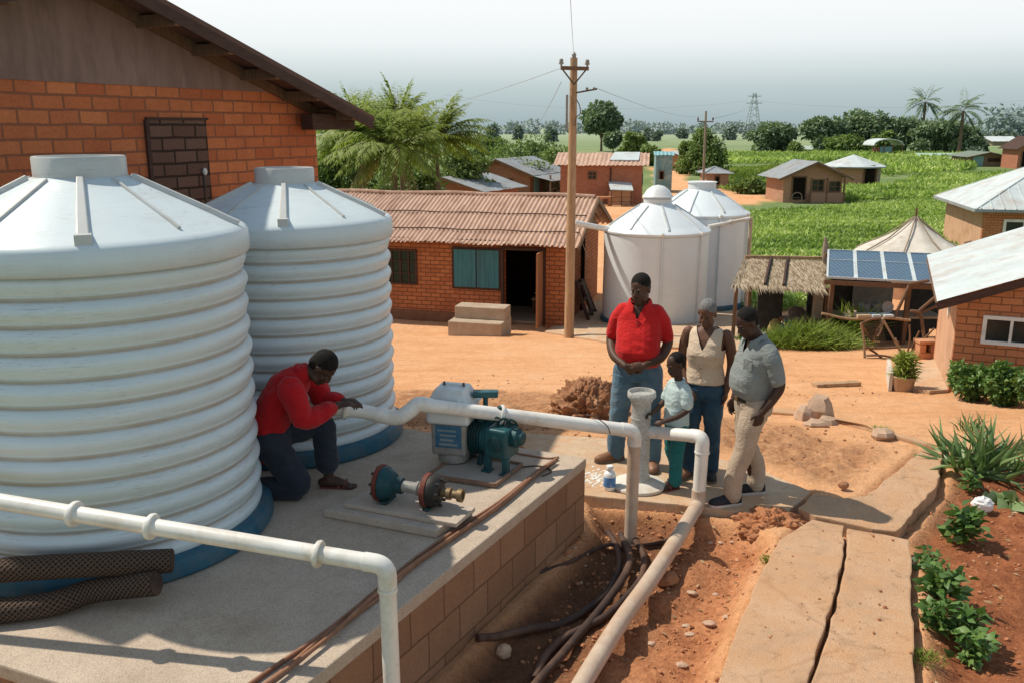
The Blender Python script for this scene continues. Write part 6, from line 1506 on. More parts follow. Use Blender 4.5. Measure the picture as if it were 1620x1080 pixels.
# grass by the stall, bushes, garden plants
def tuft(label, name, cat, c, rx, ry, n, L, mat, seed, spread=.6, W=.05, bend=.45, group=None, zf=None, per_origin=True):
    np.random.seed(seed); c = Vector(c)
    u = np.random.normal(0, .5, (n, 2)).clip(-1, 1); C = np.zeros((n, 3)); C[:, 0] = u[:, 0] * rx; C[:, 1] = u[:, 1] * ry
    if zf: C[:, 2] = [zf(c.x + a, c.y + b) - c.z - .01 for a, b in C[:, :2]]
    D = np.stack([u[:, 0] * spread + np.random.normal(0, .25, n), u[:, 1] * spread + np.random.normal(0, .25, n), np.ones(n)], 1)
    S = L * np.random.uniform(.45, 1.1, n) * (1.1 - .5 * np.hypot(u[:, 0], u[:, 1]))
    o = leaf_mesh(name, C, D, S, mat, None, (0, 0, 0), W, np.clip(np.random.normal(.5, .2, n), 0, 1), bend); o.location = c
    return tag(o, label, cat, group)
g = gnd(1290, 553); tuft('wide clump of bright green grass in front of the thatched stall', 'grass_clump', 'grass clump', (g.x, g.y + .4, g.z - .02), 1.05, .55, 2600, .62, M['grass'], 1, .5, .045, .5, None, base_z)
g = gnd(1262, 520); tuft('taller weed with arching leaves at the stall counter', 'tall_weed', 'weed', (g.x, 18.9, base_z(0, 18.9)), .35, .2, 300, 1.0, M['grass'], 2, .5, .07, .5, None, base_z)
g = gnd(1205, 548); tuft('low dark weeds at the foot of the stall post beside the round tank', 'weed', 'weed', (g.x, g.y + .5, g.z), .45, .3, 350, .4, M['garden_leaf'], 3, .8, .12, .4, None, base_z)
def bush(label, px, py, w, h, mat, seed, n=2600, size=.075, name='bush', group=None, Y=None, lift=0):
    g = gnd(px, py) if Y is None else Vector((aty(px, py, Y).x, Y, base_z(0, Y))); np.random.seed(seed)
    t = thing(name, label, 'bush', (g.x, g.y, g.z + lift), 0, group)
    bl = crown_blobs((0, 0, h * .5), w / 2, h * .5, w / 2 * .8, 12, seed) + [(0, 0, h * .35, w * .3, w * .25, h * .35)]
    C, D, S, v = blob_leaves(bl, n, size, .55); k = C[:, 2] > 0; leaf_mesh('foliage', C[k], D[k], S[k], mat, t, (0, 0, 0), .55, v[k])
    rs = random.Random(seed); mb = MB()
    for i in range(7):
        q = rs.choice(bl); mb.tube(crom([(0, 0, -.05), (q[0] * .5, q[1] * .5, q[2] * .6), (q[0], q[1], q[2])], 3), [.018, .012, .005], 5)
    mb.build('stem', M['bark'], t, smooth=True); return t
bush('leafy garden bush at the left corner of the windowed brick house', 1536, 632, .80, .60, M['garden_leaf'], 1)
bush('middle bush of the three under the white sliding window', 1588, 640, .66, .62, M['garden_leaf'], 2)
bush('bush at the right picture edge under the white sliding window', 1640, 650, .7, .66, M['garden_leaf'], 3)
bush('sprawling pale bush below the upper right house behind the sheet roof', 1545, 412, 2.6, 1.5, M['leaf_light'], 4, 3000, .16, Y=27.5)
bush('small shrubs left of the tiny brick pump house path', 1188, 307, 3.2, 1.1, M['leaf_light'], 5, 2200, .34)
bush('dark shrub right of the tiny brick pump house', 1170, 302, 2.2, .9, M['leaf_tree'], 6, 1500, .3)
bush('climbing shrub on the wall of the lower grey roofed house', 705, 318, 2.4, 1.5, M['leaf_light'], 7, 1500, .18, Y=52)
# potted plant
g = gnd(1428, 618); t = thing('potted_plant', 'bright green grassy plant in a woven clay pot on the porch edge', 'plant', tuple(g))
M['pot'] = surf('woven_pot', (.34, .22, .14), (.46, .32, .21), 12, .9, .6, 60)
MB().lathe([(0, 0), (.115, 0), (.125, .02), (.155, .20), (.165, .215), (.16, .23), (.145, .225), (.14, .19), (0, .18)], 28).build('pot', M['pot'], t, smooth=True)
np.random.seed(9); n = 900; u = np.random.normal(0, .5, (n, 2)).clip(-1, 1); C = np.stack([u[:, 0] * .11, u[:, 1] * .11, np.random.uniform(.18, .52, n)], 1)
leaf_mesh('foliage', C, np.stack([u[:, 0] * .7, u[:, 1] * .7, np.random.uniform(.2, 1.1, n)], 1) + np.random.normal(0, .25, (n, 3)), np.random.uniform(.06, .14, n), M['grass'], t, (0, 0, 0), .16, np.random.rand(n), .5)
# sword leaved clump and garden plants
g = gndt(1552, 752); np.random.seed(31); n = 150
az = np.random.uniform(0, 2 * PI, n); el = np.random.uniform(.12, 1.35, n)
C = np.stack([np.cos(az) * .07, np.sin(az) * .07, np.random.uniform(-.02, .06, n)], 1) + np.stack([np.random.choice([-.18, 0, .2], n), np.random.choice([-.05, .08], n), np.zeros(n)], 1)
D = np.stack([np.cos(az) * np.cos(el), np.sin(az) * np.cos(el), np.sin(el)], 1)
tp = thing('sword_leaf_plant', 'large clump of long sword shaped green leaves in the right garden bed', 'plant', tuple(g))
leaf_mesh('leaves', C, D, np.random.uniform(.30, .58, n), M['aloe'], tp, (0, 0, 0), .10, np.clip(np.random.normal(.5, .22, n), 0, 1), .22)
MB().lathe([(0, -.05), (.12, -.03), (.10, .06), (0, .09)], 12).build('root_crown', M['bark'], tp, smooth=True)
g = gndt(1508, 745); np.random.seed(6)
o = leaf_mesh('broad_leaf', np.array([[.05, 0, .03]]), np.array([[-1., -.25, .18]]), [.40], M['aloe'], None, (0, 0, 0), .5, [.95], .12); o.location = g; tag(o, 'single broad pale leaf lying left of the sword leaved clump', 'leaf')
g = gndt(1536, 682); tuft('small spiky grey green tuft behind the sword leaved clump', 'spiky_tuft', 'plant', g, .12, .10, 70, .28, M['aloe'], 41, 1.0, .07, .3, None, gz)
def leafy(label, px, py, s, seed, n=60):
    n = int(n * 2.6)
    g = gndt(px, py); np.random.seed(seed); t = thing('leafy_plant', label, 'plant', tuple(g), 0, 'leafy plants in the right garden bed')
    az = np.random.uniform(0, 2 * PI, n); el = np.random.uniform(.0, 1.2, n); hh = np.random.uniform(.02, .22, n) * s * 2
    C = np.stack([np.cos(az) * .05 * s + np.random.normal(0, .07, n) * s, np.sin(az) * .05 * s + np.random.normal(0, .07, n) * s, hh], 1)
    D = np.stack([np.cos(az) * np.cos(el), np.sin(az) * np.cos(el), np.sin(el) * .6], 1)
    leaf_mesh('foliage', C, D, s * np.random.uniform(.09, .21, n), M['garden_leaf'], t, (0, 0, 0), .62, np.clip(np.random.normal(.45, .22, n), 0, 1), .3)
    mb = MB(); rs = random.Random(seed)
    for k in range(6): a = k * 1.05; mb.tube([(0, 0, -.03), (math.cos(a) * .05 * s, math.sin(a) * .05 * s, .3 * s)], .008, 5)
    mb.build('stem', M['garden_leaf'], t)
leafy('bushiest leafy plant of the bed, beside the white litter', 1522, 858, .62, 1, 75)
leafy('small plant with few long leaves next to the path corner', 1468, 905, .42, 2, 26)
leafy('leafy plant in the middle of the bed, below the long leaved one', 1490, 955, .60, 3, 64)
leafy('low leafy plant close to the path edge, third from the viewer', 1482, 1000, .50, 4, 46)
leafy('leafy plant second from the viewer, leaning away from the path', 1525, 1012, .50, 5, 50)
leafy('leafy plant nearest the viewer in the bed', 1538, 1050, .50, 6, 46)
leafy('small weedy plant below the sword leaved clump', 1535, 778, .40, 7, 30)
for px, py, s_, lb, sd in ((1224, 898, .09, 'yellow green grass tuft on the left edge of the path slab', 1), (1392, 682, .14, 'low green weed along the kerb near the flat stone', 2), (1175, 1035, .07, 'pale grass at the trench side of the path slab, near the viewer', 3), (1465, 1045, .10, 'fine grass at the garden edge near the viewer', 4), (1200, 985, .07, 'dry grass between the trench and the path slab', 5)):
    g = gndt(px, py); tuft(lb, 'grass_tuft', 'grass tuft', (g.x, g.y, g.z + (.05 if sd == 1 else 0)), s_, s_ * .8, 160, .09 if sd != 2 else .08, M['grass'], 50 + sd, .8, .10, .4)
# stones, clods and litter
M['stone'] = surf('tan_stone', (.38, .25, .17), (.54, .39, .28), 5, .9, .5, 30, stain=(.3, .17, .1))
M['chip'] = surf('pale_chip', (.42, .27, .18), (.56, .40, .29), 6, .9, .3, 40)
for i, (px, py, rx, ry, rz_, lb) in enumerate(((1274, 664, .14, .13, .11, 'left boulder of the rock group on the kerb'), (1296, 664, .16, .13, .19, 'tallest pointed boulder of the rock group on the kerb'), (1308, 672, .11, .09, .07, 'low right boulder of the rock group on the kerb'), (1288, 675, .13, .09, .06, 'flat front stone of the rock group on the kerb'))):
    g = gnd(px, py); lump((g.x, g.y, g.z + rz_ * .5), rx, ry, rz_, i + 11, 'boulder', lb, 'rock', M['stone'], .42, 'rock group on the kerb', 9, 7, 1.3)
g = gnd(1396, 694); lump((g.x, g.y, g.z + .05), .13, .09, .07, 21, 'boulder', 'single blocky stone on the kerb right of the rock group', 'rock', M['stone'], .35, None, 8, 6, 1.3)
g = at(1334, 770, .03); lump((g.x, g.y, g.z + .02), .05, .04, .035, 22, 'boulder', 'small dark stone at the edge of the cross path', 'rock', M['clay'], .2, None, 16, 10, 1.6)
g = gndt(1425, 842); lump((g.x, g.y, g.z + .03), .10, .09, .08, 23, 'boulder', 'dark stone in the hollow at the garden corner of the path', 'rock', M['clay'], .25, None, 20, 14, 1.6)
g = gndt(1553, 808); lump((g.x, g.y, g.z + .06), .09, .07, .075, 24, 'litter', 'white crumpled litter beside the bushiest garden plant', 'litter', M['white_frame'], .3, None, 24, 16, 2.2)
g = gndt(1594, 795); np.random.seed(77); n = 16; a = np.random.uniform(0, 6.28, n)
o = leaf_mesh('cut_leaves', np.random.normal(0, .06, (n, 3)) * np.array([1.6, 1, .3]) + np.array([0, 0, .03]), np.stack([np.cos(a), np.sin(a), np.random.uniform(0, .5, n)], 1), np.random.uniform(.12, .24, n), M['aloe'], None, (0, 0, 0), .6, np.random.uniform(.7, 1, n), .2); o.location = g; tag(o, 'pale cut leaves heaped at the right of the white litter', 'leaf heap')
M['dry_leaf'] = leafmat('dry_leaf', (.16, .09, .04), (.34, .22, .11), (.55, .42, .27), .1)
np.random.seed(44)
lp = np.concatenate([scatter([gndt(*q).xy for q in pl_], k_, gz) for pl_, k_ in (([(1455, 780), (1620, 720), (1660, 1080), (1455, 1080)], 130), ([(930, 800), (1230, 850), (1130, 1075), (760, 1079)], 110), ([(640, 600), (1220, 580), (1440, 640), (1440, 705), (1200, 680), (700, 680)], 150))])
stuff(leaf_mesh('leaf_litter', lp + np.array([0, 0, .008]), np.stack([np.random.normal(0, 1, len(lp)), np.random.normal(0, 1, len(lp)), np.random.uniform(-.05, .3, len(lp))], 1), np.random.uniform(.02, .06, len(lp)), M['dry_leaf'], None, tuple(lp[0]), .45, None, .1), 'dry leaf litter and chaff strewn over the soil', 'leaf litter')
rs = random.Random(31)
for i, (px, py, r) in enumerate(((1122, 987, .05), (1150, 976, .035), (1085, 990, .035), (1091, 1004, .04), (1030, 1018, .03), (1078, 1052, .04), (1123, 858, .03), (1140, 858, .025), (1158, 857, .022), (1095, 938, .04), (1132, 940, .03), (910, 866, .02), (900, 880, .02))):
    g = gndt(px, py); lump((g.x, g.y, g.z + r * .15), r, r * .75, r * .35, 30 + i, 'stone_chip', 'pale flat chip of stone scattered on the red trench soil', 'stone', M['chip'], .45, 'pale stone chips in the trench', 8, 6, 1.8)
g = gndt(797, 1036); lump((g.x, g.y, g.z + .03), .05, .04, .05, 61, 'boulder', 'pale lump in the shaded trench beside the platform', 'rock', M['chip'], .3, None, 18, 12, 2)
g = gndt(1050, 920); lump((g.x + .02, g.y, g.z + .03), .10, .07, .06, 62, 'boulder', 'red clod tucked against the far side of the trench pipe', 'rock', M['clay'], .25, None, 22, 14, 2)
def clods(poly_px, n, r0, r1, mat, lb, seed, zf=gz):
    np.random.seed(seed); P = scatter([gndt(*q).xy for q in poly_px], n, zf); rs = random.Random(seed); mb = MB()
    for x, y, z in P:
        r = r0 + (r1 - r0) * rs.random() ** 3; o_ = len(mb.v); mb.ell((x, y, z + r * .25), r, r * rs.uniform(.6, 1), r * rs.uniform(.4, .8), Matrix.Rotation(rs.uniform(0, 6), 3, 'Z'), 7, 5)
        for k in range(o_, len(mb.v)): mb.v[k] += Vector((rs.uniform(-.2, .2), rs.uniform(-.2, .2), rs.uniform(-.15, .15))) * r
    stuff(mb.build('soil_clods', mat, None, tuple(P[0])), lb, 'soil clods')
M['red_clod'] = surf('red_clods', (.30, .11, .05), (.50, .23, .11), 4, .95, .6, 40, stain=(.58, .34, .2))
clods([(930, 800), (1230, 850), (1130, 1075), (740, 1079)], 1100, .004, .022, M['red_clod'], 'loose red crumbs of soil over the trench', 1)
clods([(640, 625), (1000, 640), (1240, 668), (1430, 705), (1350, 775), (1130, 715), (640, 680)], 650, .005, .022, M['clay'], 'dug crumbs of brown soil behind the pavement', 2)
clods([(1460, 770), (1620, 700), (1640, 1080), (1460, 1080)], 420, .005, .022, M['red_clod'], 'small crumbs of soil in the garden bed', 3)
clods([(1140, 1075), (1240, 850), (1420, 850), (1440, 1075)], 70, .004, .014, M['red_clod'], 'grit on the path slabs', 4, lambda x, y: .05)
clods([(640, 600), (1220, 560), (1400, 620), (1600, 690), (1450, 690), (1200, 650)], 200, .006, .018, M['red_clod'], 'pebbles on the orange yard', 5)
# ------------------------------------------------------------------ people
def voxel(name, mb, vox, mat, parent, smooth=5, fac=.5, wr=None, cut=None):
    me = bpy.data.meshes.new('tmp'); me.from_pydata([tuple(v) for v in mb.v], [], mb.f); me.update()
    ob = bpy.data.objects.new('tmp', me); COL.objects.link(ob)
    m = ob.modifiers.new('r', 'REMESH'); m.mode = 'VOXEL'; m.voxel_size = vox; m.use_smooth_shade = True
    s = ob.modifiers.new('s', 'SMOOTH'); s.factor = fac; s.iterations = smooth
    bpy.context.view_layer.update(); dg = bpy.context.evaluated_depsgraph_get()
    out = bpy.data.meshes.new_from_object(ob.evaluated_get(dg)); bpy.data.objects.remove(ob); bpy.data.meshes.remove(me)
    if wr:
        amp, sx, sz, seed = wr; nv = len(out.vertices); co = np.zeros(nv * 3); out.vertices.foreach_get('co', co); co = co.reshape(-1, 3)
        nr = np.zeros(nv * 3); out.vertex_normals.foreach_get('vector', nr); nr = nr.reshape(-1, 3)
        off = Vector((seed * 7.7, seed * 3.3, 0))
        d = np.array([(1 - abs(mnoise.noise(Vector((c[0] * sx + c[2] * sx * .35, c[1] * sx, c[2] * sz)) + off)) * 2) * .7 + mnoise.noise(Vector((c[0] * sx * 2.2, c[1] * sx * 2.2, c[2] * sz * 1.7)) + off) * .5 for c in co])
        co = co + nr * (d * amp)[:, None]; out.vertices.foreach_set('co', co.reshape(-1)); out.update()
    if cut:
        bm = bmesh.new(); bm.from_mesh(out); dl = [f for f in bm.faces if cut(f.calc_center_median())]
        bmesh.ops.delete(bm, geom=dl, context='FACES')
        for _ in range(10):
            nb = {}
            for e in bm.edges:
                if len(e.link_faces) == 1:
                    for a, b in ((e.verts[0], e.verts[1]), (e.verts[1], e.verts[0])): nb.setdefault(a, []).append(b.co.copy())
            for v_, l_ in nb.items(): v_.co = v_.co * .4 + sum(l_, Vector((0, 0, 0))) / len(l_) * .6
        bm.to_mesh(out); bm.free()
    out.name = name; out.polygons.foreach_set('use_smooth', [True] * len(out.polygons))
    o = link_mesh(name, out, None, parent); out.materials.clear(); out.materials.append(mat); return o
def rings(mb, R, n=24):
    """stack of horizontal ellipses (x, y, z, rx, ry)"""
    R = [tuple(map(float, r)) for r in R]; vs = []; dense = []
    for i in range(len(R) - 1):
        for k in range(4):
            t = k / 4; t = t * t * (3 - 2 * t) * .4 + t * .6; dense.append(tuple(a * (1 - t) + b * t for a, b in zip(R[i], R[i + 1])))
    dense.append(R[-1])
    for (x, y, z, rx, ry) in dense:
        for k in range(n):
            a = 2 * PI * k / n; c, s_ = math.cos(a), math.sin(a); p = .82
            vs.append((x + rx * math.copysign(abs(c) ** p, c), y + ry * math.copysign(abs(s_) ** p, s_), z))
    fs = [(i * n + k, i * n + (k + 1) % n, (i + 1) * n + (k + 1) % n, (i + 1) * n + k) for i in range(len(dense) - 1) for k in range(n)]
    fs += [tuple(range(n - 1, -1, -1)), tuple((len(dense) - 1) * n + k for k in range(n))]
    mb.add(vs, fs)
def head_M(yaw, pitch, roll=0): return Matrix.Rotation(yaw, 3, 'Z') @ Matrix.Rotation(pitch, 3, 'X') @ Matrix.Rotation(roll, 3, 'Y')
def add_head(mb, c, Mh, s=1.0, neck=None, nr=.06):
    c = Vector(c); T = lambda x, y, z: c + Mh @ (Vector((x, y, z)) * s)
    E = lambda x, y, z, a, b, d: mb.ell(T(x, y, z), a * s, b * s, d * s, Mh, 20, 14)
    E(0, .012, .03, .076, .096, .088); E(0, -.020, -.035, .061, .070, .082); E(0, -.060, -.098, .030, .028, .023)
    E(0, -.01, -.06, .056, .055, .05)
    mb.limb([T(0, -.083, .014), T(0, -.094, -.010), T(0, -.099, -.028)], [.009 * s, .013 * s, .016 * s], 10, 3)
    for k in (-1, 1):
        E(k * .016, -.089, -.031, .013, .013, .010); E(k * .026, -.072, .022, .022, .018, .011); E(k * .038, -.050, -.032, .020, .022, .022)
        E(k * .079, .008, -.008, .010, .021, .032); E(k * .05, -.02, -.075, .02, .04, .028)
    E(0, -.088, -.060, .027, .014, .0085); E(0, -.086, -.074, .025, .014, .010)
    if neck is not None: mb.limb([Vector(neck), T(0, .018, -.06)], [nr, nr * .92], 18, 5)
    return T
def hair(name, T, Mh, s, mat, parent, over=1.0, recede=0.0):
    mb = MB(); mb.ell(T(0, .022 + recede, .046 * over), .0805 * s, .094 * s, .083 * s * (1 + (over - 1) * .5), Mh, 40, 28)
    mb.ell(T(0, .05, .0), .068 * s, .062 * s, .075 * s, Mh, 28, 20)
    vs = []
    for v in mb.v:
        vs.append(v + (Mh @ Vector((0, 0, 1))) * 0 + Vector((mnoise.noise(v * 160), mnoise.noise(v * 160 + Vector((9, 0, 0))), mnoise.noise(v * 160 + Vector((0, 9, 0))))) * .0035)
    mb.v = vs; return mb.build(name, mat, parent, smooth='all')
def add_eyes(T, Mh, s, parent):
    for k in (-1, 1):
        mb = MB(); mb.ell((0, 0, 0), .0115 * s, .0115 * s, .0075 * s, None, 16, 12)
        for i, f in enumerate(mb.f):
            c_ = sum((mb.v[j] for j in f), Vector((0, 0, 0))) / len(f)
            if (c_.normalized() + Vector((0, 0, .25))).normalized().y < -.70: mb.mi[i] = 1
        mb.v = [T(k * .029, -.0735, -.001) + Mh @ v for v in mb.v]
        mb.build('eye', [M['sclera'], M['iris']], parent, smooth='all')
def hand(mb, w, d, n, side, curl=.5, s=1.0, spread=1.0):
    w, d, n = Vector(w), Vector(d).normalized(), Vector(n); n = (n - d * n.dot(d)).normalized(); t = d.cross(n) * side
    Mh = Matrix((d, t, n)).transposed()
    mb.ell(w + d * .045 * s, .055 * s, .041 * s, .019 * s, Mh, 16, 10)
    for k, (o, L) in enumerate(((.029, .070), (.010, .080), (-.010, .074), (-.029, .058))):
        b = w + d * (.080 - .006 * abs(k - 1)) * s + t * o * 1.06 * spread * s; c = curl * (1 + .12 * k)
        d1 = d * math.cos(c * .6) + n * math.sin(c * .6); d2 = d * math.cos(c * 1.5) + n * math.sin(c * 1.5); d3 = d * math.cos(c * 2.2) + n * math.sin(c * 2.2)
        p1 = b + d1 * L * .45 * s; p2 = p1 + d2 * L * .32 * s; p3 = p2 + d3 * L * .24 * s
        mb.limb([b - d * .02 * s, b, p1, p2, p3], [.0095 * s, .0095 * s, .009 * s, .0082 * s, .0072 * s], 8, 2)
    b = w + d * .022 * s + t * .034 * s; d1 = (d * .75 + t * .65 + n * .25).normalized(); d2 = (d * .95 + t * .15 + n * .4).normalized()
    mb.limb([b - t * .012 * s, b, b + d1 * .034 * s, b + d1 * .034 * s + d2 * .030 * s], [.013 * s, .0125 * s, .011 * s, .009 * s], 8, 2)
def shoe(name, a, d, mat, sole_mat, parent, s=1.0, high=.09, tongue=True):
    """a: point on the ground under the ankle, d: toe direction"""
    a, d = Vector(a), Vector((d[0], d[1], 0)).normalized(); l = Vector((-d.y, d.x, 0)); mb = MB()
    prof = [(-.075, .030, .060), (-.055, .040, .082), (-.02, .043, high), (.03, .044, .085), (.07, .048, .066), (.12, .050, .052), (.155, .045, .046), (.182, .030, .036), (.192, .012, .022)]
    n = 16; vs = []
    for (x, w, h) in prof:
        for k in range(n):
            t = 2 * PI * k / n; c, s_ = math.cos(t), math.sin(t)
            zz = h * (s_ if s_ > 0 else 0) ** .8 if s_ > 0 else 0; zz = max(0, zz)
            vs.append(a + d * x * s + l * (w * c * (1 - .12 * max(0, s_)) * s) + Vector((0, 0, .022 * s + zz * s * .95)))
    fs = [(i * n + k, i * n + (k + 1) % n, (i + 1) * n + (k + 1) % n, (i + 1) * n + k) for i in range(len(prof) - 1) for k in range(n)] + [tuple(range(n - 1, -1, -1)), tuple((len(prof) - 1) * n + k for k in range(n))]
    mb.add(vs, fs); o = mb.build(name, mat, parent, smooth='all')
    sp = [a + d * x * s + l * (w + .004) * s for x, w, h in prof] + [a + d * x * s - l * (w + .004) * s for x, w, h in prof[::-1]]
    MB().prism([p.xy for p in sp], a.z + .002, a.z + .024 * s).build('sole', sole_mat, o)
    lc_ = MB()
    for i in range(4):
        x = .03 + .022 * i; hz_ = .10 - .011 * i
        lc_.tube(crom([a + d * x * s + l * .026 * s + Vector((0, 0, hz_ * s * .88)), a + d * x * s + Vector((0, 0, hz_ * s)), a + d * x * s - l * .026 * s + Vector((0, 0, hz_ * s * .88))], 3), .003, 5)
    if tongue: lc_.build('laces', M['lace'], o)
    return o
def bare_foot(mb, a, d, s=1.0):
    a, d = Vector(a), Vector((d[0], d[1], 0)).normalized(); l = Vector((-d.y, d.x, 0)); U = Vector((0, 0, 1))
    mb.limb([a - d * .045 * s + U * .034 * s, a + U * .045 * s + d * .01 * s, a + d * .07 * s + U * .04 * s, a + d * .13 * s + U * .024 * s], [.034 * s, .042 * s, .036 * s, .024 * s], 12, 3)
    mb.ell(a + d * .125 * s + U * .02 * s, .028 * s, .028 * s, .018 * s)
    for k, (o_, L) in enumerate(((.026, .05), (.010, .05), (-.004, .046), (-.018, .04), (-.030, .032))):
        b = a + d * .135 * s + l * o_ * s + U * .016 * s; mb.limb([b, b + d * L * s - U * .004], [.0115 * s, .0085 * s if k else .011 * s], 8, 3)
def skin(name, c1, c2):
    m = NT(name); v = m.coord('Object'); col = m.ramp(m.noise(9, 5, .6, v), [(.3, c1), (.7, c2)]); m.bump(m.noise(120, 3, .6, v), .12, .004)
    m.b.inputs['Subsurface Weight'].default_value = .05; m.b.inputs['Subsurface Radius'].default_value = (.02, .008, .005)
    return m.fin(col, .55, 0, .28)
def cloth(name, c1, c2, fade=None, fs=2.5, wv=240, bump=.25, rough=.9):
    m = NT(name); v = m.coord('Object'); col = m.ramp(m.noise(3.5, 6, .65, v), [(.3, c1), (.72, c2)])
    if fade: col = m.mix(m.math('MULTIPLY', m.ramp(m.noise(fs, 5, .6, v, .5), [(.45, (0, 0, 0)), (.7, (1, 1, 1))]), .7), col, fade)
    col = m.mix(.35, col, m.ramp(m.noise(wv, 2, .5, v), [(.3, (.7, .7, .7)), (.7, (1.25, 1.25, 1.25))]), 'MULTIPLY')
    rg = m.math('ABSOLUTE', m.math('SUBTRACT', m.noise(7, 3, .55, m.coord('Object', (1, 1, 1.8)), 1.2), .5))
    h = m.math('ADD', m.math('ADD', m.math('MULTIPLY', m.noise(wv, 2, .5, v), .2), m.math('MULTIPLY', rg, -3.0)), m.math('MULTIPLY', m.noise(18, 4, .65, v, .6), .8))
    m.bump(h, bump * 1.8, .016); m.b.inputs['Sheen Weight'].default_value = .12
    return m.fin(col, rough, 0, .15)
M['skin'] = skin('dark_skin', (.070, .034, .021), (.105, .053, .034)); M['skin2'] = skin('brown_skin', (.115, .054, .033), (.165, .080, .050)); M['skin3'] = skin('deep_skin', (.048, .026, .018), (.075, .040, .027))
M['sclera'] = surf('eye_white', (.10, .085, .075), (.13, .11, .10), 4, .55, 0, 10, spec=.2); M['iris'] = surf('iris_dark', (.010, .007, .005), (.014, .01, .008), 4, .5, 0, 10, spec=.2)
M['lace'] = surf('laces_tan', (.30, .24, .18), (.40, .33, .26), 6, .9, 0, 10)
M['hair_black'] = surf('black_hair', (.008, .007, .006), (.018, .015, .013), 40, .85, .9, 260, spec=.2, bd=.006); M['hair_grey'] = surf('grey_hair', (.10, .098, .095), (.30, .29, .28), 60, .9, .9, 260, spec=.2, bd=.006)
M['red_shirt'] = cloth('red_polo', (.50, .012, .014), (.62, .024, .022)); M['red_shirt2'] = cloth('red_work_shirt', (.36, .008, .012), (.47, .014, .018))
M['jeans'] = cloth('blue_jeans', (.055, .115, .175), (.105, .185, .255), (.22, .32, .38), 3.0); M['jeans_dark'] = cloth('dark_jeans', (.016, .045, .085), (.035, .080, .13), (.07, .14, .20), 4.0)
M['cream'] = cloth('cream_blouse', (.56, .43, .31), (.66, .53, .40)); M['grey_polo'] = cloth('grey_polo', (.20, .225, .22), (.265, .29, .28)); M['khaki'] = cloth('khaki_trousers', (.40, .31, .225), (.50, .40, .305), (.33, .25, .18))
M['pale_teal'] = cloth('pale_teal_shirt', (.40, .52, .52), (.52, .62, .61)); M['teal_cloth'] = cloth('teal_trousers', (.012, .125, .135), (.025, .18, .19)); M['navy'] = cloth('navy_trousers', (.018, .024, .036), (.034, .042, .058))
M['shoe_brown'] = surf('brown_leather', (.16, .065, .030), (.25, .115, .06), 7, .5, .2, 60, spec=.4, stain=(.36, .22, .14)); M['shoe_black'] = surf('black_canvas_shoe', (.012, .012, .014), (.03, .03, .034), 8, .7, .2, 60)
M['sole'] = surf('shoe_sole', (.10, .08, .065), (.18, .14, .11), 8, .8, .2, 40); M['sole_white'] = surf('white_sole', (.42, .38, .34), (.55, .5, .45), 8, .8, .2, 40)
M['leather'] = surf('belt_leather', (.018, .012, .010), (.035, .024, .018), 8, .45, .2, 60, spec=.4); M['sandal'] = surf('red_sandal', (.13, .035, .03), (.20, .06, .05), 8, .7, .2, 60)
def collar_band(T_neck, rx, ry, h, tilt, mat, parent, name='collar', gap=.55, flare=.02):
    """turned-down shirt collar: open band round the neck"""
    c = Vector(T_neck); mb = MB(); n = 26; vs = []
    for i in range(n + 1):
        a = -PI / 2 + gap + (2 * PI - 2 * gap) * i / n; x, y = math.cos(a), math.sin(a); fr = max(0, -math.sin(a))
        dz = -tilt * fr
        for (k, z, t) in ((1.0, h, 0), (1.12, h * .9, 0), (1.0 + flare * 14, -h * .15 - .025 * fr, 0), (1.0 + flare * 11, -h * .25 - .025 * fr, 0), (.98, h * .3, 0)):
            vs.append(c + Vector((x * rx * k, y * ry * k, z + dz)))
    fs = [(i * 5 + k, i * 5 + (k + 1) % 5, (i + 1) * 5 + (k + 1) % 5, (i + 1) * 5 + k) for i in range(n) for k in range(5)] + [tuple(range(4, -1, -1)), tuple(n * 5 + k for k in range(5))]
    mb.add(vs, fs); return mb.build(name, mat, parent, smooth=True)

# --- man in red polo, hands clasped below his belly
R0 = at(1004, 731, .012); rm = thing('person', 'man in red polo shirt and blue jeans, hands clasped before his belly', 'person', tuple(R0), rad(-14))
mb = MB(); Mh = head_M(rad(-22), rad(14)); T = add_head(mb, (0, -.035, 1.722), Mh, 1.10, (0, .025, 1.54), .072)
rings(mb, [(0, 0, .98, .15, .12), (0, -.03, 1.12, .17, .14), (0, .0, 1.32, .185, .115), (0, .015, 1.46, .175, .095), (0, .02, 1.54, .10, .075), (0, .02, 1.57, .06, .055)])
for k in (-1, 1):
    wr_ = (k * .088, -.285 - .012 * k, 1.055 + .012 * k)
    mb.limb([(k * .18, .02, 1.49), (k * .235, .05, 1.35), (k * .268, .055, 1.21), (k * .215, -.12, 1.10), wr_], [.056, .055, .050, .047, .031], 14)
    hand(mb, wr_, (-k, -.12, -.26 + .05 * k), (0, 1, .15 * -k), k, .55, 1.06)
for k, (an, kn) in ((-1, ((-.185, .03, .07), (-.155, -.01, .52))), (1, ((.165, -.06, .07), (.135, -.05, .52)))):
    mb.limb([(k * .10, 0, .96), kn, an], [.095, .065, .045], 12)
voxel('body', mb, .0058, M['skin'], rm, 4)
mb = MB(); rings(mb, [(0, -.025, 1.005, .200, .170), (0, -.05, 1.06, .205, .195), (0, -.06, 1.16, .208, .212), (0, -.045, 1.26, .208, .182), (0, -.015, 1.37, .205, .152), (0, .01, 1.49, .196, .122), (0, .02, 1.555, .145, .098), (0, .022, 1.59, .080, .072)])
for k in (-1, 1): mb.limb([(k * .145, .02, 1.49), (k * .205, .035, 1.41), (k * .250, .05, 1.265)], [.086, .078, .070], 16)
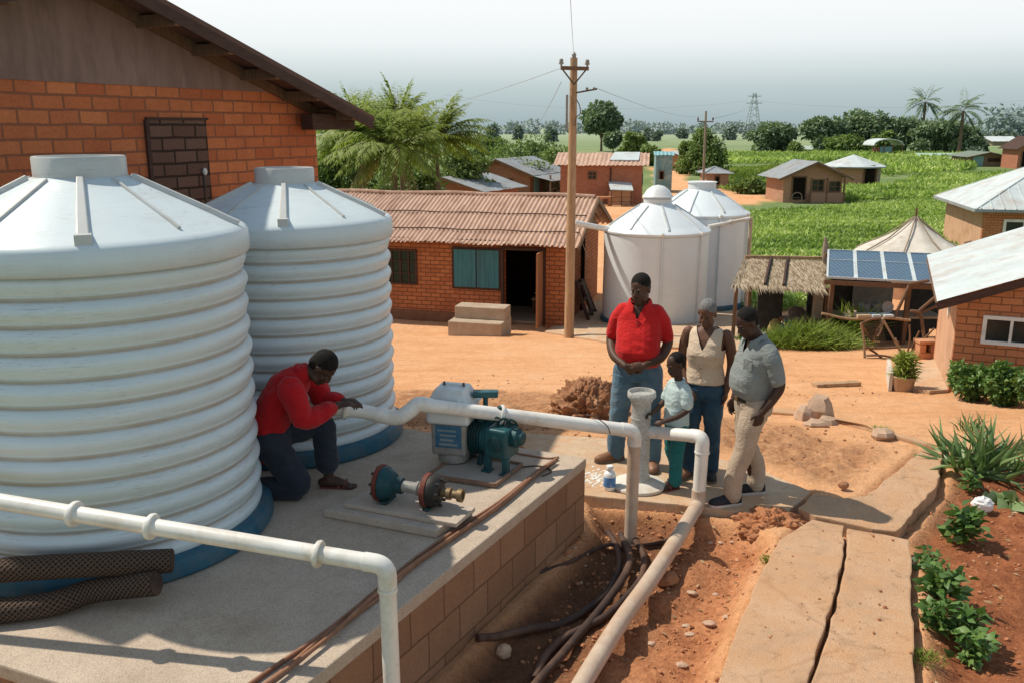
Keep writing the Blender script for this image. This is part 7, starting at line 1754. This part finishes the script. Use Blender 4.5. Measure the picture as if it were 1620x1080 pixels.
sh = voxel('shirt', mb, .0085, M['red_shirt'], rm, 5, .5, (.006, 6, 10, 1), lambda c: c.y < -.02 and c.z > 1.44 and abs(c.x + .01) < (c.z - 1.44) * .42)
collar_band((0, -.012, 1.598), .090, .088, .030, .070, M['red_shirt'], sh)
pk = MB(); pk.box((-.008, -.150, 1.405), (.026, .012, .10), M=Matrix.Rotation(rad(-12), 3, 'X')); pk.build('placket', M['red_shirt'], sh, bevel=.004)
for z in (1.385, 1.425): MB().ell((-.008, -.158, z), .006, .004, .006, None, 8, 6).build('button', M['shoe_brown'], sh)
mb = MB(); rings(mb, [(0, 0, .86, .20, .15), (0, -.005, .95, .205, .158), (0, -.02, 1.03, .19, .155)])
for k, (an, kn) in ((-1, ((-.19, .03, .085), (-.16, -.015, .52))), (1, ((.17, -.06, .085), (.14, -.055, .52)))):
    mb.limb([(k * .105, 0, .94), (k * .125, -.01, .78), kn, (an[0], an[1], .28), an], [.125, .118, .093, .086, .082], 16)
voxel('trousers', mb, .0085, M['jeans'], rm, 4, .5, (.009, 5, 9, 2))
shoe('shoe', (-.195, .025, 0), (-.80, -.6), M['shoe_brown'], M['sole'], rm, 1.16); shoe('shoe', (.175, -.06, 0), (.12, -1), M['shoe_brown'], M['sole'], rm, 1.16)
hair('hair', T, Mh, 1.10, M['hair_black'], rm, 1.04); add_eyes(T, Mh, 1.10, rm)

# --- woman in cream sleeveless blouse
W0 = at(1107, 752, .012); wm = thing('person', 'grey haired woman in cream sleeveless blouse and dark blue jeans, looking down', 'person', tuple(W0), rad(-24))
mb = MB(); Mh = head_M(rad(-8), rad(24), rad(4)); T = add_head(mb, (0, -.055, 1.565), Mh, .97, (0, .02, 1.40), .050)
rings(mb, [(0, 0, .90, .15, .12), (0, 0, 1.04, .130, .100), (0, -.015, 1.20, .150, .118), (0, .0, 1.33, .155, .095), (0, .012, 1.39, .13, .075), (0, .018, 1.43, .065, .055)])
ra = [(.172, .015, 1.365), (.205, .035, 1.26), (.222, .065, 1.09), (.215, .02, .97), (.205, -.03, .865)]
mb.limb(ra, [.055, .050, .043, .039, .027], 14); hand(mb, ra[-1], (-.02, -.12, -1), (-1, 0, 0), -1, .35, .95)
la_ = [(-.172, .015, 1.365), (-.205, .02, 1.26), (-.225, .03, 1.09), (-.19, -.06, .97), (-.13, -.15, .885)]
mb.limb(la_, [.055, .050, .043, .039, .027], 14); hand(mb, la_[-1], (.55, -.5, -.5), (.2, .9, 0), -1, .4, .95)
for k, an, kn in ((-1, (-.095, -.03, .07), (-.09, -.05, .48)), (1, (.10, .03, .07), (.095, -.01, .48))): mb.limb([(k * .09, 0, .88), kn, an], [.085, .055, .038], 12)
voxel('body', mb, .0056, M['skin2'], wm, 4)
mb = MB(); rings(mb, [(0, 0, .925, .182, .148), (0, 0, .99, .170, .138), (0, -.005, 1.07, .152, .122), (0, -.025, 1.20, .168, .150), (0, -.012, 1.29, .166, .128), (0, .004, 1.36, .165, .100), (0, .014, 1.405, .135, .084), (0, .018, 1.44, .072, .060)])
sh = voxel('blouse', mb, .0075, M['cream'], wm, 4, .5, (.008, 7, 12, 4), lambda c: (c.y < .0 and c.z > 1.24 and abs(c.x + .008) < (c.z - 1.24) * .46) or (abs(c.x) > .148 and c.z > 1.24) or c.z > 1.425)
for z in (1.0, 1.08, 1.16): MB().ell((-.012, -.146 - .018 * (z - 1) * 6 * .3, z), .006, .004, .006, None, 8, 6).build('button', M['shoe_brown'], sh)
MB().box((-.012, -.143, 1.09), (.022, .010, .28), M=Matrix.Rotation(rad(4), 3, 'X')).build('placket', M['cream'], sh, bevel=.004)
mb = MB(); rings(mb, [(0, 0, .78, .165, .13), (0, 0, .87, .172, .140), (0, 0, .95, .158, .125)])
for k, an, kn in ((-1, (-.095, -.03, .085), (-.09, -.055, .48)), (1, (.10, .03, .085), (.095, -.015, .48))):
    mb.limb([(k * .085, 0, .86), (k * .092, -.015, .70), kn, (an[0], an[1], .25), an], [.103, .098, .072, .064, .062], 16)
voxel('trousers', mb, .008, M['jeans_dark'], wm, 4, .5, (.007, 6, 10, 5))
shoe('shoe', (-.10, -.03, 0), (-.35, -1), M['shoe_brown'], M['sole'], wm, 1.0); shoe('shoe', (.10, .03, 0), (.2, -1), M['shoe_black'], M['sole'], wm, 1.0)
hair('hair', T, Mh, .97, M['hair_grey'], wm, 1.02); add_eyes(T, Mh, .97, wm)

# --- man in grey polo, in profile
G0 = at(1182, 787, .012); gm = thing('person', 'man in grey polo shirt and khaki trousers, standing side on with bowed head', 'person', tuple(G0), rad(-74))
mb = MB(); Mh = head_M(rad(6), rad(32)); T = add_head(mb, (0, -.115, 1.588), Mh, 1.0, (0, -.005, 1.44), .062)
rings(mb, [(0, 0, .92, .145, .115), (0, -.01, 1.05, .15, .12), (0, -.01, 1.22, .165, .115), (0, .0, 1.36, .165, .098), (0, .0, 1.43, .10, .07), (0, -.005, 1.46, .06, .055)])
na = [(.160, .01, 1.365), (.218, .04, 1.26), (.243, .085, 1.10), (.235, .03, .98), (.215, -.055, .855)]
mb.limb(na, [.048, .052, .047, .043, .029], 14); hand(mb, na[-1], (-.05, -.25, -1), (-1, .15, 0), -1, .5, 1.0)
fa = [(-.160, .01, 1.365), (-.218, .02, 1.26), (-.235, .05, 1.10), (-.22, -.02, .98), (-.19, -.08, .87)]
mb.limb(fa, [.048, .052, .047, .043, .029], 14); hand(mb, fa[-1], (.05, -.25, -1), (1, .1, 0), 1, .5, 1.0)
for an, kn, hp_ in (((.085, -.205, .07), (.095, -.115, .49), (.09, -.01, .90)), ((-.085, .13, .07), (-.09, .02, .49), (-.09, .0, .90))): mb.limb([hp_, kn, an], [.09, .06, .042], 12)
voxel('body', mb, .0056, M['skin3'], gm, 4)
mb = MB(); rings(mb, [(0, -.01, .945, .168, .150), (0, -.03, 1.02, .180, .180), (0, -.03, 1.12, .182, .180), (0, -.012, 1.24, .190, .152), (0, .0, 1.35, .192, .126), (0, .002, 1.415, .158, .100), (0, -.002, 1.455, .082, .074)])
for k in (-1, 1): mb.limb([(k * .125, .008, 1.378), (k * .190, .025, 1.31), (k * .226, .07, 1.14)], [.082, .075, .068], 16)
sh = voxel('shirt', mb, .0082, M['grey_polo'], gm, 4, .5, (.007, 6, 10, 7), lambda c: c.y < -.03 and c.z > 1.33 and abs(c.x) < (c.z - 1.33) * .45)
collar_band((0, -.030, 1.462), .086, .084, .030, .065, M['grey_polo'], sh)
MB().box((.115, -.150, 1.26), (.085, .010, .10), M=Matrix.Rotation(rad(24), 3, 'Z')).build('pocket', M['grey_polo'], sh, bevel=.004)
bt = MB(); bt.lathe([(.168, -.02), (.172, -.018), (.172, .018), (.168, .02)], 40, (0, -.012, .935)); 
bt.v = [Vector((v.x * 1.0, -.012 + (v.y + .012) * .90, v.z)) for v in bt.v]; bt = bt.build('belt', M['leather'], gm, smooth=True)
MB().box((0, -.172, .935), (.045, .014, .042)).build('buckle', M['brass'], bt, bevel=.004)
mb = MB(); rings(mb, [(0, .0, .80, .162, .145), (0, -.005, .88, .168, .150), (0, -.01, .945, .162, .142)])
for an, kn, hp_ in (((.085, -.200, .085), (.095, -.120, .49), (.088, -.02, .88)), ((-.085, .13, .085), (-.09, .015, .49), (-.088, .01, .88))):
    m_ = ((hp_[0] + kn[0]) / 2, (hp_[1] + kn[1]) / 2 - .01, .70); mb.limb([hp_, m_, kn, (an[0], an[1] * .9 + kn[1] * .1, .27), an], [.116, .104, .084, .076, .074], 16)
tr_ = voxel('trousers', mb, .0082, M['khaki'], gm, 4, .5, (.007, 5, 9, 8))
MB().box((.172, -.02, .80), (.012, .11, .05), M=Matrix.Rotation(rad(-6), 3, 'X')).build('pocket_flap', M['khaki'], tr_, bevel=.004)
shoe('shoe', (.085, -.205, 0), (-.05, -1), M['shoe_black'], M['sole_white'], gm, 1.1); shoe('shoe', (-.085, .13, 0), (-.15, -1), M['shoe_black'], M['sole_white'], gm, 1.1)
hair('hair', T, Mh, 1.0, M['hair_black'], gm, 1.0, .004); add_eyes(T, Mh, 1.0, gm)

# --- child touching the column
K0 = at(1066, 768, .012); km = thing('person', 'small child in pale shirt and teal trousers reaching toward the clear column', 'person', tuple(K0), rad(-64))
mb = MB(); Mh = head_M(rad(4), rad(22)); T = add_head(mb, (0, -.045, 1.155), Mh, .86, (0, .0, 1.0), .040)
rings(mb, [(0, 0, .58, .095, .075), (0, 0, .70, .092, .075), (0, 0, .84, .10, .075), (0, .005, .95, .095, .06), (0, .005, 1.0, .045, .04)])
na = [(.092, 0, .945), (.130, .01, .86), (.142, .005, .775), (.130, -.10, .715), (.105, -.20, .685)]
mb.limb(na, [.029, .031, .028, .025, .019], 12); hand(mb, na[-1], (-.15, -1, -.1), (-.5, 0, -1), -1, .5, .72)
fa = [(-.092, 0, .945), (-.130, -.02, .86), (-.14, -.05, .775), (-.10, -.15, .73), (-.05, -.23, .72)]
mb.limb(fa, [.029, .031, .028, .025, .019], 12); hand(mb, fa[-1], (.15, -1, -.1), (.5, 0, -1), 1, .5, .72)
ft = (((.058, -.04, 0), (.06, -.03, .34)), ((-.058, .05, 0), (-.06, .0, .34)))
for a, kn in ft:
    mb.limb([(math.copysign(.055, a[0]), 0, .60), kn, (a[0], a[1], .06)], [.06, .042, .030], 12); bare_foot(mb, a, (-.05 if a[0] > 0 else .1, -1), .74)
voxel('body', mb, .0048, M['skin3'], km, 4)
mb = MB(); rings(mb, [(0, -.005, .60, .122, .098), (0, -.005, .70, .116, .096), (0, -.002, .84, .118, .094), (0, .004, .93, .112, .078), (0, .006, .98, .078, .056), (0, .006, 1.005, .050, .046)])
for k in (-1, 1): mb.limb([(k * .075, .002, .945), (k * .122, .005, .885), (k * .138, .0 - .02 * (k < 0), .815)], [.056, .055, .052], 14)
sh = voxel('shirt', mb, .007, M['pale_teal'], km, 4, .5, (.005, 8, 16, 9))
MB().lathe([(.050, -.006), (.058, -.004), (.058, .008), (.050, .010)], 24, (0, .004, 1.0), Matrix.Rotation(rad(12), 3, 'X')).build('collar', M['pale_teal'], sh, smooth=True)
pr_ = MB()
for i in range(4): pr_.box((.072 + .012 * (i % 2), -.083 + .01 * (i % 2), .70 - .022 * i), (.05 - .008 * i, .006, .011), M=Matrix.Rotation(rad(35), 3, 'Z'))
pr_.build('chest_print', M['navy'], sh)
mb = MB(); rings(mb, [(0, 0, .52, .108, .088), (0, 0, .60, .110, .09), (0, 0, .64, .10, .082)])
for a, kn in ft: mb.limb([(math.copysign(.055, a[0]), 0, .59), kn, (a[0], a[1] + .005, .20), (a[0], a[1] + .008, .075)], [.074, .062, .056, .058], 14)
voxel('trousers', mb, .007, M['teal_cloth'], km, 4, .5, (.006, 7, 18, 10))
for a, kn in ft:
    a_ = Vector(a); sd = MB(); sp = [(-.055, .024), (-.02, .032), (.05, .034), (.10, .036), (.125, .022)]
    sd.prism([(a_.x + w, a_.y - x) for x, w in sp] + [(a_.x - w, a_.y - x) for x, w in sp[::-1]], .001, .012); sd = sd.build('sandal', M['sandal'], km)
    MB().tube(crom([a_ + Vector((.034, -.055, .008)), a_ + Vector((.02, -.06, .040)), a_ + Vector((0, -.062, .047)), a_ + Vector((-.02, -.06, .040)), a_ + Vector((-.034, -.055, .008))], 4), .007, 8).build('strap', M['sandal'], sd, smooth=True)
hair('hair', T, Mh, .86, M['hair_black'], km, .93, .006); add_eyes(T, Mh, .86, km)

# --- man kneeling at the pipe (local: -y is forward, -x is toward the viewer)
N0 = Vector((-1.545, 6.13, SLAB)); nm = thing('person', 'man in red shirt kneeling on the platform, head bowed over the white pipe', 'person', tuple(N0), rad(90))
F_ = lambda f, a, u: (a, -f, u)
mb = MB(); Mh = head_M(rad(-12), rad(54)); T = add_head(mb, F_(.19, -.02, .965), Mh, 1.0, F_(.03, 0, .90), .060)
mb.limb([F_(-.22, 0, .46), F_(-.17, 0, .62), F_(-.08, 0, .78), F_(.02, 0, .89)], [.13, .135, .14, .08], 18, 5, .78)
ka = [F_(-.01, -.165, .845), F_(.045, -.205, .74), F_(.085, -.205, .635), F_(.19, -.10, .655), F_(.285, .02, .675)]
mb.limb(ka, [.060, .056, .048, .042, .029], 14); hand(mb, ka[-1], F_(1, .35, .02), F_(0, .1, -1), 1, .45, 1.0)
kb = [F_(.01, .165, .85), F_(.09, .20, .755), F_(.135, .19, .66), F_(.22, .15, .665), F_(.305, .11, .675)]
mb.limb(kb, [.060, .056, .048, .042, .029], 14); hand(mb, kb[-1], F_(1, .1, -.02), F_(.1, 0, -1), -1, .55, 1.0)
mb.limb([F_(-.2, -.095, .44), F_(-.02, -.12, .10), F_(-.36, -.11, .075)], [.09, .065, .042], 12); bare_foot(mb, F_(-.40, -.11, 0), F_(-1, -.1, 0), 1.0)
mb.limb([F_(-.2, .09, .45), F_(.13, .115, .50), F_(.165, .105, .28), F_(.165, .10, .075)], [.09, .064, .05, .038], 12); bare_foot(mb, F_(.165, .10, .0), F_(1, -.12, 0), 1.08)
voxel('body', mb, .0056, M['skin3'], nm, 4)
mb = MB(); mb.limb([F_(-.235, 0, .40), F_(-.22, 0, .52), F_(-.165, 0, .66), F_(-.075, 0, .80), F_(.0, 0, .875), F_(.035, 0, .905)], [.168, .170, .172, .172, .135, .085], 22, 5, .80)
for aa in (ka, kb):
    a0, a1, a2, a3, a4 = [Vector(q) for q in aa]; e_ = a3 + (a4 - a3) * .45
    mb.limb([a0, a1, a2, a3, e_], [.092, .082, .072, .062, .054], 16)
mb.limb([F_(-.19, -.10, .44), F_(-.13, -.14, .31)], [.075, .05], 12)
sh = voxel('shirt', mb, .008, M['red_shirt2'], nm, 4, .5, (.013, 7, 10, 11))
cb_ = MB(); cM = Matrix.Rotation(rad(32), 3, 'X'); cb_.lathe([(.066, -.02), (.078, -.018), (.076, .035), (.068, .042)], 28, F_(.035, 0, .918), cM); cb_.build('collar', M['red_shirt2'], sh, smooth=True)
mb = MB(); mb.limb([F_(-.22, 0, .47), F_(-.21, 0, .40)], [.15, .145], 16)
mb.limb([F_(-.205, -.085, .43), F_(-.10, -.11, .26), F_(-.01, -.125, .105), F_(-.20, -.12, .088), F_(-.36, -.115, .085)], [.122, .105, .088, .076, .066], 16)
mb.limb([F_(-.205, .085, .44), F_(-.04, .105, .475), F_(.125, .118, .50), F_(.15, .11, .36), F_(.158, .105, .20)], [.122, .108, .086, .080, .088], 16)
voxel('trousers', mb, .0082, M['navy'], nm, 4, .5, (.012, 6, 12, 12))
a_ = Vector(F_(.165, .10, 0)); sd = MB(); sp = [(-.06, .032), (-.02, .040), (.07, .042), (.14, .046), (.195, .034), (.21, .012)]
sd.prism([(a_.x + w, a_.y - x) for x, w in sp] + [(a_.x - w, a_.y - x) for x, w in sp[::-1]], .001, .014); sd = sd.build('sandal', M['sandal'], nm)
for x in (.075, .12): MB().tube(crom([a_ + Vector((.044, -x, .01)), a_ + Vector((.028, -x - .01, .052 - .1 * (x - .07))), a_ + Vector((0, -x - .015, .06 - .15 * (x - .07))), a_ + Vector((-.028, -x - .01, .052 - .1 * (x - .07))), a_ + Vector((-.044, -x, .01))], 4), .009, 8).build('strap', M['sandal'], sd, smooth=True)
hair('hair', T, Mh, 1.0, M['hair_black'], nm, 1.08); add_eyes(T, Mh, 1.0, nm)
# ------------------------------------------------------------------ sky, sun, camera
SUN_EL = rad(54); SH = Vector((-.925, .38, 0)).normalized()
sun_dir = Vector((SH.x * math.cos(SUN_EL), SH.y * math.cos(SUN_EL), math.sin(SUN_EL)))
w = bpy.data.worlds.new('World'); SC.world = w; w.use_nodes = True; nt = w.node_tree
bg = nt.nodes['Background']; sky = nt.nodes.new('ShaderNodeTexSky'); sky.sky_type = 'NISHITA'; sky.sun_disc = False
sky.sun_elevation = SUN_EL; sky.sun_rotation = math.atan2(SH.x, SH.y); sky.air_density = 1.0; sky.dust_density = 4.0; sky.ozone_density = 1.2; sky.altitude = 200
# pale humid haze over the sky colour
tc = nt.nodes.new('ShaderNodeTexCoord'); sx = nt.nodes.new('ShaderNodeSeparateXYZ'); nt.links.new(tc.outputs['Generated'], sx.inputs[0])
rp_ = nt.nodes.new('ShaderNodeValToRGB'); e = rp_.color_ramp.elements
e[0].position = 0.0; e[0].color = (4.9, 6.2, 6.6, 1); e[1].position = .04; e[1].color = (6.9, 8.2, 8.4, 1)
for p_, c_ in ((.085, (11.4, 12.0, 12.1, 1)), (.13, (12.8, 13.0, 13.0, 1)), (.40, (4.6, 5.6, 6.5, 1)), (1.0, (2.3, 3.6, 5.4, 1))):
    q_ = e.new(p_); q_.color = c_
nt.links.new(sx.outputs[2], rp_.inputs[0])
mx = nt.nodes.new('ShaderNodeMix'); mx.data_type = 'RGBA'; mx.inputs[0].default_value = .85
nt.links.new(sky.outputs[0], mx.inputs[6]); nt.links.new(rp_.outputs[0], mx.inputs[7]); nt.links.new(mx.outputs[2], bg.inputs['Color'])
bg.inputs['Strength'].default_value = .085
L = bpy.data.lights.new('sun', 'SUN'); L.energy = 4.7; L.angle = rad(.8); L.color = (1.0, .91, .77)
lo_ = bpy.data.objects.new('sun', L); COL.objects.link(lo_); lo_.rotation_euler = sun_dir.to_track_quat('Z', 'Y').to_euler(); lo_.location = (-20, 10, 30)
cam = bpy.data.cameras.new('camera'); co = bpy.data.objects.new('camera', cam); COL.objects.link(co)
co.location = CAM; co.rotation_euler = (PI / 2 - PITCH, 0, 0); cam.sensor_width = 36; cam.lens = FPX / 1620 * 36; cam.clip_end = 9000; cam.clip_start = .05
SC.camera = co
SC.view_settings.view_transform = 'Standard'; SC.view_settings.look = 'None'; SC.view_settings.exposure = 0
SC.render.engine = 'CYCLES'; SC.cycles.use_denoising = True; SC.cycles.max_bounces = 6; SC.cycles.transmission_bounces = 4
SC.cycles.sample_clamp_indirect = 6
